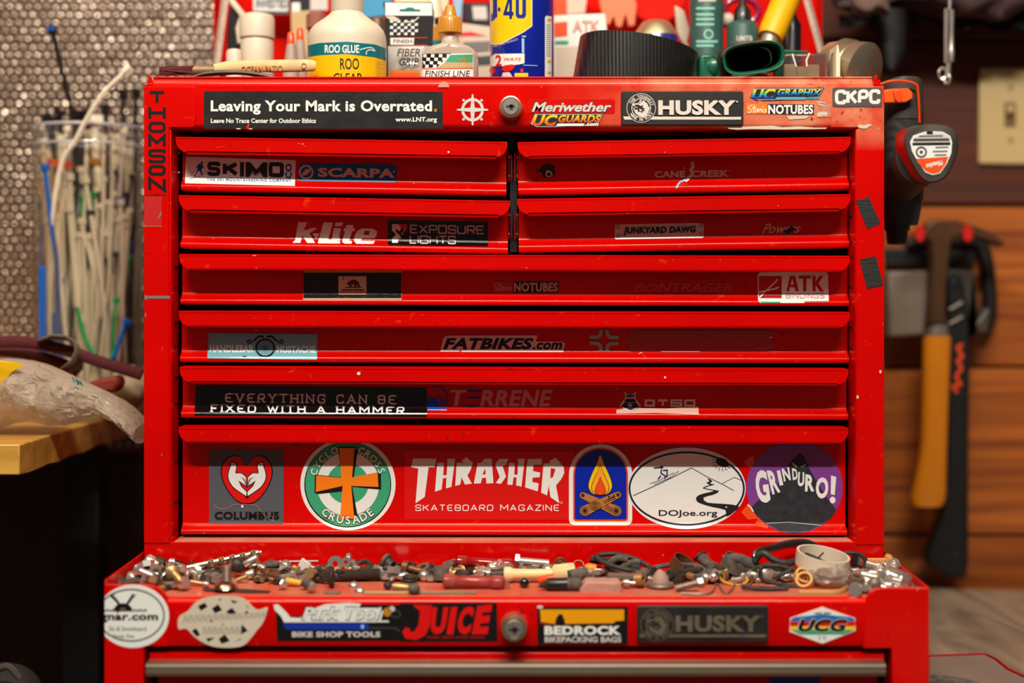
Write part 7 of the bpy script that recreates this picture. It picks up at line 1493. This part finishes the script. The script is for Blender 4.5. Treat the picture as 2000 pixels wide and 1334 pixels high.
bm = BM(); tube(bm, spline([hp(*p_) for p_ in ((700, 1100, 4, -.02), (712, 1096, 5, -.02), (724, 1104, 5, -.025), (716, 1112, 5, -.03), (703, 1110, 5, -.03))], 5), .0022, 8); single('hook_bracket', 'small black bent bracket behind the long bolt end', 'bracket', bm, RUBBER)
hw('rubber_bumper', 'black rubber bumper with a ringed cap leaning on the chest', 'bumper', [('cap_ring', DRUB, (750, 1094, 13, -.016), (757, 1098, 13, -.018), [(0, 12), (.2, 15), (.9, 15), (1, 12)], 24), ('bumper_body', RUBBER, (756, 1098, 11, -.018), (764, 1106, 11, -.02), [(0, 13), (1, 12)], 20)])
bm = BM(); tube(bm, spline([P(726, 1107, -.03), P(760, 1110, -.032), P(800, 1110, -.03), P(830, 1107, -.026), P(849, 1104, -.022)], 6), .0014, 8); single('bent_rod', 'thin black bent rod lying behind the steel ball', 'rod', bm, DARKM)
for px, py, lb in ((691, 1139, 'dome nut in front of the long bolt, the upper'), (703, 1150, 'dome nut in front of the long bolt, the front one')):
    t = thing('dome_nut', 'silver ' + lb, 'nut', hp(px, py, 3)); t.location.z = FT; p_ = hp(px, py + 4, 4); bm = BM(); lathe(bm, (p_.x, p_.y, FT), (p_.x, p_.y, FT + .005), [(0, .0048), (.3, .005), (.7, .004), (1, .001)], 16); obj('nut_body', bm, CHROME, t)
for px, py, r, m, lb in ((828, 1125, 11, CHROME, 'shiny steel ball beside the grey rubber foot'), (1024, 1138, 10, mat('black_glossy', (16, 18, 28), rough=.12, coat=.8), 'glossy black ball in front of the cream nozzle')):
    bm = BM(); p_ = hp(px, py, r); p_.z = FT + S(r, p_.y); ball(bm, p_, S(r, p_.y), 24); single('ball', lb, 'ball', bm, m)
hw('ball_link', 'brass link with a black ball at each end', 'link', [('ball_end', RUBBER, (749, 1143, 8), (765, 1144, 8), [(0, 3), (.3, 8), (.7, 8), (1, 4)], 16), ('link_body', BRASS, (766, 1145, 7), (800, 1149, 7), [(0, 6), (.2, 8), (.8, 8), (1, 6)], 16), ('ball_end', DRUB, (798, 1152, 11), (820, 1152, 11), [(0, 5), (.3, 11), (.7, 11), (1, 4)], 16)])
hw('bullet_plug', 'dark plug with a rounded silver tip at the front left', 'plug', [('plug_body', DRUB, (590, 1135, 10), (606, 1143, 10), [(0, 9), (1, 10)], 16), ('silver_tip', ALU, (604, 1143, 9), (617, 1151, 8), [(0, 10), (.6, 9), (1, 3)], 16)])
hw('yellow_plug', 'small yellow plastic plug beside the rounded silver tip', 'plug', [('plug_body', mat('dull_yellow', (220, 164, 60), rough=.5), (558, 1134, 6), (588, 1140, 6), [(0, 5), (.3, 7), (1, 6)], 14)])
hw('acorn_nut', 'bright acorn nut by the yellow plug', 'nut', [('nut_body', CHROME, (548, 1138, 9), (560, 1146, 7), [(0, 9), (.4, 10), (1, 3)], 6)])
for a, b_, w_, lb, m in (((633, 1157), (664, 1158), 5, 'pale washer blank at the tray front edge', DULL), ((711, 1159), (800, 1160), 4, 'narrow tan strip at the tray front edge', mat('tan_strip', (180, 146, 100), rough=.6)), ((812, 1158), (930, 1162), 4, 'long grey and tan file at the tray front edge', mat('file_grey', (150, 128, 104), rough=.6, var=.4, vscale=80))):
    bm = BM(); p0, p1 = hp(a[0], a[1], 2), hp(b_[0], b_[1], 2); p0.y = p1.y = min(p0.y, -.096); box(bm, p0.x, p0.y, FT, p1.x, p0.y + .006, FT + .0018); single('metal_strip', lb, 'strip', bm, m, bevel=.0006)
for k_ in range(3):
    bm = BM(); p_ = hp(797, 1138, 3); torus(bm, (p_.x + .0005 * k_, p_.y, FT + .0013 + .0026 * k_), .0048, .0013, (0, 0, 1), 24, 8); single('rubber_washer', 'rubber washer in the short stack by the steel ball, %s' % ('bottom', 'middle', 'top')[k_], 'washer', bm, RUBBER, 'stack of rubber washers')
hw('rubber_bumper', 'grey cylindrical rubber foot standing behind the red pen', 'rubber foot', [('foot_body', DRUB, (862, 1131, 1, -.045), (862, 1107, 1, -.045), [(0, 16), (.9, 16), (1, 14), (1, 6)], 26)])
hw('rubber_bumper', 'tilted grey rubber foot just behind the cylindrical one', 'rubber foot', [('foot_body', DRUB, (872, 1104, 8, -.02), (884, 1112, 8, -.024), [(0, 10), (.2, 14), (1, 13)], 24)])
# red plastic pens
def pen(label, a, b, r, yy, m):
    t = hw('red_pen', label, 'pen', [('pen_body', m, a + (yy,), b + (yy,), [(0, r * .6), (.03, r), (.2, r), (.21, r * .9), (.78, r * .9), (.79, r), (.97, r), (1, r * .7)], 22)]); pa, pb = P(a[0], a[1], yy), P(b[0], b[1], yy); pa.z = max(pa.z, FT + S(r, yy)); pb.z = max(pb.z, FT + S(r, yy)); d_ = pb - pa; bm = BM(); u, v = frame_of(d_)
    for f0, f1 in ((.04, .19), (.8, .96)):
        for k in range(18):
            an = 2 * math.pi * k / 18; o_ = (u * math.cos(an) + v * math.sin(an)) * S(r, yy); tube(bm, [pa + d_ * f0 + o_, pa + d_ * f1 + o_], .0004, 4)
    obj('grip_ribs', bm, m, t, kind='stuff'); return t, pa, pb
t, pa, pb = pen('translucent red plastic tube pen lying against the chest', (890, 1096, 10), (1004, 1103, 10), 10.5, -.02, REDT)
bm = BM(); lathe(bm, pa, P(876, 1095, -.02), [(0, S(6)), (1, .0004)], 12); obj('pen_tip', bm, REDT, t)
t, pa, pb = pen('dusty red plastic pen lying in front, silver tip to the right', (864, 1134, 13), (986, 1144, 12), 12.5, -.075, mat('dusty_dark_red', (150, 22, 24), rough=.4, coat=.3, var=.4, rgb2=(190, 110, 96), vscale=90))
bm = BM(); lathe(bm, pb, P(996, 1145, -.075), [(0, S(5)), (1, S(2.4))], 12); obj('pen_tip', bm, STEEL, t)
hw('hex_bolt', 'bright hex head bolt lying behind the cream nozzle', 'bolt', [('head', CHROME, (1006, 1092, 12, -.018), (1014, 1093, 12, -.018), [(0, 12), (1, 12)], 6), ('shaft', CHROME, (1014, 1096, 7, -.02), (1072, 1101, 7, -.022), [(0, 8), (1, 8)], 20)])
t = hw('cream_nozzle', 'cream plastic nozzle with flared end and knurled cap', 'nozzle', [('nozzle_body', CREAMP, (984, 1127, 16, -.05), (1082, 1121, 10, -.05), [(0, 13), (.03, 15), (.12, 15), (.2, 11), (.45, 10), (.8, 10), (1, 11)], 26), ('knurled_cap', CREAMP, (1080, 1120, 14, -.05), (1124, 1115, 14, -.05), [(0, 13), (.05, 15), (.5, 15.5), (.95, 15), (1, 12)], 26)])
pa, pb = P(1080, 1120, -.05), P(1124, 1115, -.05); d_ = pb - pa; u, v = frame_of(d_); bm = BM()
for k in range(30):
    an = 2 * math.pi * k / 30; o_ = (u * math.cos(an) + v * math.sin(an)) * S(15.4, -.05); tube(bm, [pa + d_ * .08 + o_, pa + d_ * .9 + o_], .0004, 4)
obj('cap_ribs', bm, CREAMP, t, kind='stuff')
hw('orange_ferrule', 'small orange tube in front of the knurled cap', 'tube', [('tube_wall', ORANGEP, (1050, 1134, 7, -.07), (1083, 1128, 7, -.07), [(0, 6), (.1, 8), (1, 8)], 18)])
t = hw('marker_tip', 'black grooved pen cap with a conical tip', 'pen cap', [('cone', RUBBER, (1053, 1144, 9, -.082), (1070, 1146, 11, -.082), [(0, 3), (1, 10)], 18), ('cap_body', BLKP, (1068, 1146, 11, -.082), (1108, 1148, 12, -.082), [(0, 11), (.1, 13), (1, 13)], 22), ('cap_collar', DRUB, (1107, 1147, 12, -.082), (1136, 1149, 12, -.082), [(0, 12), (.1, 13.5), (.9, 13.5), (1, 11)], 16)])
t = thing('eraser_block', 'pink grey rubber block lying at the front right of the nozzle', 'block', hp(1172, 1150, 8)); t.location.z = FT; y_ = -.085; bm = BM()
z0 = FT; rows = [[Vector((X(a_, y_), y_, z_)) for a_, z_ in ()]] ; pprism(bm, [(1146, 1136), (1213, 1138), (1215, 1158), (1208, 1163), (1131, 1160), (1133, 1150)], y_ - .004, y_ + .016); obj('block_body', bm, PINKB, t, bevel=.0015)
t = hw('black_tube', 'open black tube facing left behind the pink grey block', 'tube', [('tube_wall', DRUB, (1112, 1127, 13, -.06), (1146, 1120, 13, -.055), [(0, 9), (0, 13), (.1, 14), (1, 12)], 22)]); p_ = P(1112, 1127, -.06); bm = BM(); lathe(bm, p_ - Vector((.0004, 0, 0)), p_ + Vector((.001, 0, 0)), [(0, S(9, -.06)), (1, S(9, -.06))], 16); obj('bore', bm, DARKIN, t)
hw('orange_nut', 'orange plastic nut behind the black tube', 'nut', [('nut_body', mat('amber_plastic', (226, 136, 30), rough=.4), (1142, 1108, 7, -.03), (1164, 1110, 7, -.03), [(0, 5), (.3, 9), (1, 8)], 8)])
bm = BM(); torus(bm, P(1130, 1104, -.022), S(10), .0008, (0, -.8, .6), 24, 6); single('copper_wire_loop', 'small copper coloured loop beside the knurled cap', 'wire', bm, RUSTY)
# black cables
bm = BM(); tube(bm, spline([P(a_, b_, y_) for a_, b_, y_ in ((1168, 1085, -.02), (1200, 1082, -.02), (1240, 1092, -.022), (1268, 1108, -.03), (1262, 1116, -.04), (1225, 1113, -.045), (1190, 1103, -.04), (1168, 1091, -.03))], 8, True), .0022, 10, True); single('cable_loop', 'thick black cable loop standing right of the cream nozzle', 'cable', bm, RUBBER)
bm = BM(); tube(bm, spline([P(a_, b_, y_) for a_, b_, y_ in ((1154, 1093, -.02), (1185, 1096, -.025), (1215, 1099, -.03), (1250, 1108, -.035))], 6), .0034, 8); single('black_sleeve', 'black rubber sleeve threaded through the cable loop', 'sleeve', bm, BLKP)
bm = BM(); tube(bm, spline([P(a_, b_, y_) for a_, b_, y_ in ((1262, 1116, -.03), (1290, 1106, -.025), (1325, 1103, -.03), (1362, 1106, -.04), (1376, 1118, -.05), (1358, 1128, -.06))], 6), .0023, 8); single('rubber_cable', 'grey rubber cord curving behind the domed foot', 'cord', bm, DRUB)
t = thing('tangled_clip', 'tangle of dark clips inside the cable loop', 'clip', hp(1215, 1105, 4)); t.location.z = FT
for pts in (((1185, 1105), (1205, 1090), (1225, 1094)), ((1210, 1112), (1230, 1100), (1250, 1098)), ((1180, 1115), (1200, 1112), (1222, 1118))): bm = BM(); tube(bm, spline([P(a_, b_, -.035) for a_, b_ in pts], 5), .0028, 8, flat=.5); obj('clip_arm', bm, DRUB, t)
bm = BM(); pprism(bm, [(1188, 1122), (1262, 1124), (1264, 1134), (1188, 1133)], -.07, -.06); single('dusty_plate', 'dusty flat grey plate behind the pink grey block', 'plate', bm, mat('dusty_plate', (112, 90, 78), rough=.8), bevel=.001)
hw('chrome_stud', 'short chrome stud beside the brass ring', 'stud', [('stud_body', CHROME, (1216, 1138, 6, -.075), (1240, 1139, 6, -.075), [(0, 5), (.2, 7.5), (.5, 7.5), (.6, 4), (1, 4)], 16)])
bm = BM(); band(bm, hp(1249, 1132, 12, -.072), S(12, -.07), .007, .0022, (1, -.5, .1), 24); single('brass_ring', 'brass threaded ring standing on edge near the middle right', 'ring', bm, BRASS)
hw('domed_bumper', 'dusty domed rubber foot on a wide washer', 'rubber foot', [('washer', DULL, (1290, 1147, 1, -.07), (1290, 1138, 1, -.07), [(0, 25), (.5, 27), (1, 25)], 30), ('dome', mat('dusty_dome', (176, 140, 124), rough=.8, var=.3, vscale=90), (1290, 1139, 1, -.068), (1288, 1112, 1, -.068), [(0, 17), (.3, 16), (.6, 13), (.85, 7), (1, 2)], 26)])
bm = BM(); band(bm, P(1332, 1104, -.03), S(23), .011, .0009, (.55, -.35, 1), 30); single('hose_clamp', 'rusty slotted hose clamp standing at the back right', 'hose clamp', bm, RUSTY)
t = hw('pedal_plug', 'flanged black rubber plug leaning on the chest', 'plug', [('flange', RUBBER, (1364, 1083, 1, -.016), (1369, 1089, 1, -.017), [(0, 12), (.2, 15), (1, 13)], 26), ('plug_body', DRUB, (1368, 1088, 1, -.017), (1398, 1114, 1, -.04), [(0, 11), (.6, 10.5), (1, 11)], 22)])
for a, b_, lb in (((1372, 1122), (1384, 1134), 'left'), ((1386, 1134), (1400, 1122), 'right')): hw('acorn_nut', 'polished acorn nut below the flanged plug, %s of two' % lb, 'nut', [('nut_body', CHROME, (a[0], a[1], 8), (b_[0], b_[1], 8), [(0, 4), (.3, 9), (.8, 9), (1, 5)], 18)])
hw('copper_nut', 'pinkish metal knob between the hose clamp and acorn nuts', 'knob', [('knob_body', mat('pink_metal', (190, 130, 120), rough=.3, metal=.9), (1334, 1118, 9), (1352, 1124, 9), [(0, 8), (.3, 11), (.6, 8), (1, 10)], 16)])
hw('stud_bolt', 'small dull bolt lying in front of the hose clamp', 'bolt', [('shaft', DULL, (1320, 1150, 6), (1364, 1138, 6), TH(0, 1, 7, 12, .08), 14), ('head', STEEL, (1362, 1139, 8), (1373, 1136, 8), [(0, 10), (1, 10)], 6)])
bm = BM(); tube(bm, spline([hp(*p_) for p_ in ((1330, 1160, 2), (1385, 1168, 2), (1400, 1140, 2), (1420, 1165, 2), (1445, 1130, 2), (1452, 1150, 2), (1480, 1128, 2))], 7), .0009, 5); single('grey_wire', 'tangled thin grey wire trailing over the tray edge', 'wire', bm, DULL)
bm = BM(); torus(bm, hp(1432, 1128, 3, -.05), S(28, -.05), .0012, (.1, -.35, 1), 34, 6); single('amber_ring', 'thin amber rubber ring around the tangled wire', 'ring', bm, mat('amber_rubber', (196, 146, 50), rough=.5))
# grey clamp band and strap
bm = BM(); band(bm, P(1440, 1104, -.03), S(30), .010, .0012, (.5, -.25, 1), 34, 1.0); single('grey_band', 'grey slotted plastic band behind the amber ring', 'band', bm, DRUB)
bm = BM(); tube(bm, spline([P(a_, b_, -.03) for a_, b_ in ((1412, 1094), (1440, 1090), (1465, 1100), (1488, 1114))], 6), .0045, 10, flat=.5); single('black_sheath', 'dusty black sheath lying over the grey band', 'sheath', bm, DRUB)
bm = BM(); tube(bm, spline([P(a_, b_, y_) for a_, b_, y_ in ((1474, 1098, -.03), (1476, 1080, -.025), (1510, 1070, -.018), (1545, 1062, -.014), (1575, 1062, -.014), (1600, 1074, -.014), (1632, 1086, -.014), (1655, 1096, -.016))], 8), lambda q_: .0036 + .0014 * math.sin(q_ * 3.1), 10, flat=.6); single('black_strap', 'bent glossy black strap arching over the right of the tray', 'strap', bm, mat('glossy_strap', (40, 36, 36), rough=.2, coat=.6))
bm = BM(); tube(bm, spline([P(a_, b_, y_) for a_, b_, y_ in ((1474, 1096, -.032), (1490, 1080, -.036), (1512, 1094, -.04), (1535, 1100, -.04), (1552, 1096, -.035))], 6), .003, 10); single('black_link', 'curled black rubber link under the glossy strap', 'link', bm, RUBBER)
# white ring
bm = BM(); c = P(1606, 1094, -.045); nrm = Vector((.13, -.12, 1)); band(bm, c, S(57, -.045), .012, .0022, nrm, 48, .9); single('white_ring', 'white plastic pipe ring lying at the right of the tray', 'ring', bm, WHITEP)
for k_, (pts, lb) in enumerate(((((1490, 1104), (1520, 1105), (1560, 1114)), 'cable running from the grey band to the white ring'), (((1486, 1108), (1488, 1130), (1520, 1140), (1560, 1146), (1580, 1145)), 'cable looping forward of the tan rings'), (((1500, 1130), (1530, 1120), (1545, 1112)), 'short cable between the loops'), (((1450, 1146), (1490, 1150), (1540, 1148)), 'cable lying flat near the front'), (((1630, 1082), (1670, 1080), (1690, 1092), (1688, 1108), (1668, 1118)), 'cable arching right of the white ring'))):
    bm = BM(); yy = (-.045, -.07, -.055, -.085, -.02)[k_]; tube(bm, spline([P(a_, b_, yy) for a_, b_ in pts], 7), .0019, 8); o = single('black_cable', 'thin black ' + lb, 'cable', bm, RUBBER)
for v in (): pass
bm = BM(); tube(bm, spline([P(a_, b_, -.045) for a_, b_ in ((1572, 1085), (1590, 1092), (1610, 1102))], 5), .003, 8); single('black_spring_clip', 'black clip lying inside the white ring', 'clip', bm, RUBBER)
hw('rust_nail', 'rusty nail leaning out of the white ring', 'nail', [('shaft', RUSTY, (1589, 1098, 2, -.045), (1608, 1080, 2, -.05), [(0, 1.6), (.95, 1.6), (1, 2.6)], 8)])
for px, py, yy, nr in ((1567, 1126, -.06, (.3, -.8, .7)), (1572, 1134, -.068, (-.4, -.7, .6))): bm = BM(); band(bm, P(px, py, yy), S(17, yy), .006, .002, nr, 28); single('tan_ring', 'tan rubber ring left of the clear bag, %s of two' % ('upper' if py < 1130 else 'lower'), 'ring', bm, TANP)
# clear bag of small parts
t = thing('parts_bag', 'crumpled clear bag of small bolts in front of the white ring', 'bag', hp(1625, 1140, 3)); t.location.z = FT
bm = BM(); cx_, cy_ = X(1627, -.065), -.065; rows = []
for i in range(15):
    th = math.pi * (i + .02) / 14.1; row = []
    for k in range(36):
        a_ = 2 * math.pi * k / 36; nz = noise.noise(Vector((math.cos(a_) * 2.2, math.sin(a_) * 2.2, i * .5))); r_ = (1 + .28 * nz); row.append(Vector((cx_ + S(48, -.06) * math.cos(a_) * math.sin(th) * r_, cy_ + .016 * math.sin(a_) * math.sin(th) * r_, FT + .0003 + S(22, -.06) * (1 - math.cos(th)) * (.9 + .3 * nz))))
    rows.append(row)
loft(bm, rows, cap=False); obj('bag_film', bm, clear_mat('parts_bag_film', (232, 222, 212), gloss=.55, rough=.12, veil=.22, bump=.8), t, smooth=30)
bm = BM(); tube(bm, spline([hp(*p_) for p_ in ((1560, 1160, 2), (1600, 1162, 2), (1640, 1158, 2), (1665, 1140, 2), (1676, 1128, 2))], 6), .003, 8, flat=.5); obj('bag_seam', bm, mat('tan_tape', (188, 138, 76), rough=.6), t)
# tan anchor and black knob at the right end
t = hw('mesh_anchor', 'tan plastic anchor with a mesh sleeve by the right tray wall', 'anchor', [('flange', TANP, (1730, 1099, 1, -.012), (1744, 1098, 1, -.012), [(0, 14), (.25, 18), (.5, 15), (.6, 17), (1, 12)], 26)])
bm = BM()
for k in range(12):
    for j in range(6):
        a_ = 2 * math.pi * k / 12; p_ = P(1694 + j * 6.6, 1100, -.012); p2 = P(1694 + (j + 1) * 6.6, 1100, -.012)
        f_ = lambda pp, aa: pp + Vector((0, math.cos(aa) * S(9), math.sin(aa) * S(9)))
        tube(bm, [f_(p_, a_), f_(p2, a_ + .26)], .0005, 3); tube(bm, [f_(p_, a_), f_(p2, a_ - .26)], .0005, 3)
obj('mesh_sleeve', bm, TANP, t, kind='stuff')
hw('black_adjuster', 'black flanged knob just right of the white ring', 'knob', [('flange', BLKP, (1664, 1094, 1, -.02), (1672, 1096, 1, -.02), [(0, 12), (.3, 15), (1, 14)], 24), ('knob_body', DRUB, (1671, 1097, 1, -.02), (1682, 1100, 1, -.02), [(0, 10), (1, 9)], 20)])

# loose small hardware filling the tray: many little nuts, bolts, washers
rr_ = random.Random(77)
def small_mesh(kind, L_, r):
    bm = BM()
    if kind == 'bolt': lathe(bm, (0, 0, -L_ / 2), (0, 0, L_ / 2), [(0, r * 1.7), (.22, r * 1.8), (.24, r * 1.7), (.24, r)] + TH(.26, 1, r, 6, .12), 10)
    elif kind == 'screw': lathe(bm, (0, 0, -L_ / 2), (0, 0, L_ / 2), [(0, r * 1.0), (.08, r * 2), (.16, r * 1.6), (.22, r)] + TH(.24, .9, r, 7, .18) + [(1, .0002)], 9)
    elif kind == 'nut': band(bm, (0, 0, 0), r * 2.0, r * 1.6, r * .95, (0, 0, 1), 6)
    elif kind == 'washer': band(bm, (0, 0, 0), r * 2.6, r * .45, r * 1.3, (0, 0, 1), 22)
    elif kind == 'spacer': band(bm, (0, 0, 0), r * 1.5, r * 3.2, r * .6, (0, 0, 1), 16)
    elif kind == 'dome_plug': lathe(bm, (0, 0, -r), (0, 0, r * 1.4), [(0, r * 1.7), (.4, r * 1.8), (.7, r * 1.3), (.9, r * .7), (1, r * .2)], 14)
    elif kind == 'grub_plug': lathe(bm, (0, 0, -L_ / 3), (0, 0, L_ / 3), [(0, r * 1.3), (.3, r * 1.4), (.35, r), (1, r * 1.1)], 12)
    me = bpy.data.meshes.new(kind); bm.to_mesh(me); bm.free()
    for p in me.polygons: p.use_smooth = True
    me.set_sharp_from_angle(angle=R(40)); return me
mats_ = {'brassy': BRASS, 'pale steel': STEEL, 'zinc': ALU, 'dull grey': DULL, 'dark': DARKM, 'bright chrome': CHROME, 'rusty': RUSTY, 'black rubber': RUBBER}
protos = {}
zones = [((236, 345), 'in the left corner heap', 46, .9), ((345, 430), 'below the drill bit', 26, .5), ((500, 560), 'left of the white plastic piece', 22, .5), ((555, 640), 'around the rubber tube', 26, .5), ((640, 760), 'behind the long carriage bolt', 28, .4), ((755, 850), 'between the long bolt and the steel ball', 34, .4),
         ((850, 1000), 'between the two red pens', 36, .3), ((1000, 1130), 'behind the cream nozzle', 24, .25), ((1130, 1270), 'around the cable loop', 32, .4), ((1270, 1410), 'around the domed foot', 30, .5), ((1410, 1560), 'under the glossy strap', 28, .5), ((1585, 1670), 'inside the clear parts bag', 16, .6), ((1668, 1800), 'in the right corner pile', 90, 1.0)]
heap = {}
kinds = ['bolt', 'screw', 'nut', 'washer', 'spacer', 'dome_plug', 'grub_plug', 'bolt', 'nut', 'screw']
nice = {'bolt': 'bolt', 'screw': 'screw', 'nut': 'hex nut', 'washer': 'washer', 'spacer': 'round spacer', 'dome_plug': 'domed cap', 'grub_plug': 'stepped plug'}
for (x0, x1), where, cnt, front in zones:
    for i in range(cnt):
        kd = rr_.choice(kinds); fin = rr_.choice(list(mats_) if 'corner pile' not in where else ['zinc', 'bright chrome', 'zinc', 'dull grey', 'bright chrome']); sz = rr_.choice((0, 1))
        if kd in ('screw', 'bolt', 'nut') and fin == 'black rubber': fin = 'dark'
        key = (kd, fin, sz)
        if key not in protos: me = small_mesh(kd, (.013, .021)[sz], (.0022, .0033)[sz]); me.materials.append(mats_[fin]); protos[key] = me
        o = bpy.data.objects.new(kd if kd != 'nut' else 'hex_nut', protos[key]); COL.objects.link(o)
        yb0, yb1 = -.016, -.016 - .08 * front
        for _ in range(12):
            yy = rr_.uniform(yb1, yb0); px = rr_.uniform(x0, x1); xx = X(px, yy); cell = (int(xx / .007), int(yy / .007))
            if heap.get(cell, 0) < (.013 if front > .8 else .006): break
        if xx > XR2 - .012: xx = XR2 - .012 - rr_.random() * .01
        if xx < XL2 + .012: xx = XL2 + .012 + rr_.random() * .01
        h = heap.get(cell, 0); rad = (.0033, .005)[sz] if kd not in ('washer',) else .0016
        heap[cell] = h + rad * 1.3
        o.location = (xx, yy, FT + h + rad)
        if kd in ('washer', 'nut', 'dome_plug'): o.rotation_euler = (rr_.uniform(-.5, .5) if h else (1.2 if rr_.random() < .3 and kd != 'dome_plug' else 0), rr_.uniform(-.3, .3) if h else 0, rr_.uniform(0, 3))
        else: o.rotation_euler = (R(90) + rr_.uniform(-.25, .25), 0, rr_.uniform(0, 6.28))
        dep = 'rear' if yy > -.04 else 'mid' if yy > -.07 else 'front'
        lay = 'topmost' if h > .008 else 'half-buried' if h > .003 else 'lowest'
        side_ = ('left', 'centre', 'right')[min(2, int(3 * (px - x0) / (x1 - x0)))]
        tag(o, '%s %s %s %s, %s-%s, %s' % (('small', 'larger')[sz], fin, nice[kd], where, dep, side_, lay), nice[kd].split()[-1], 'loose hardware ' + where)
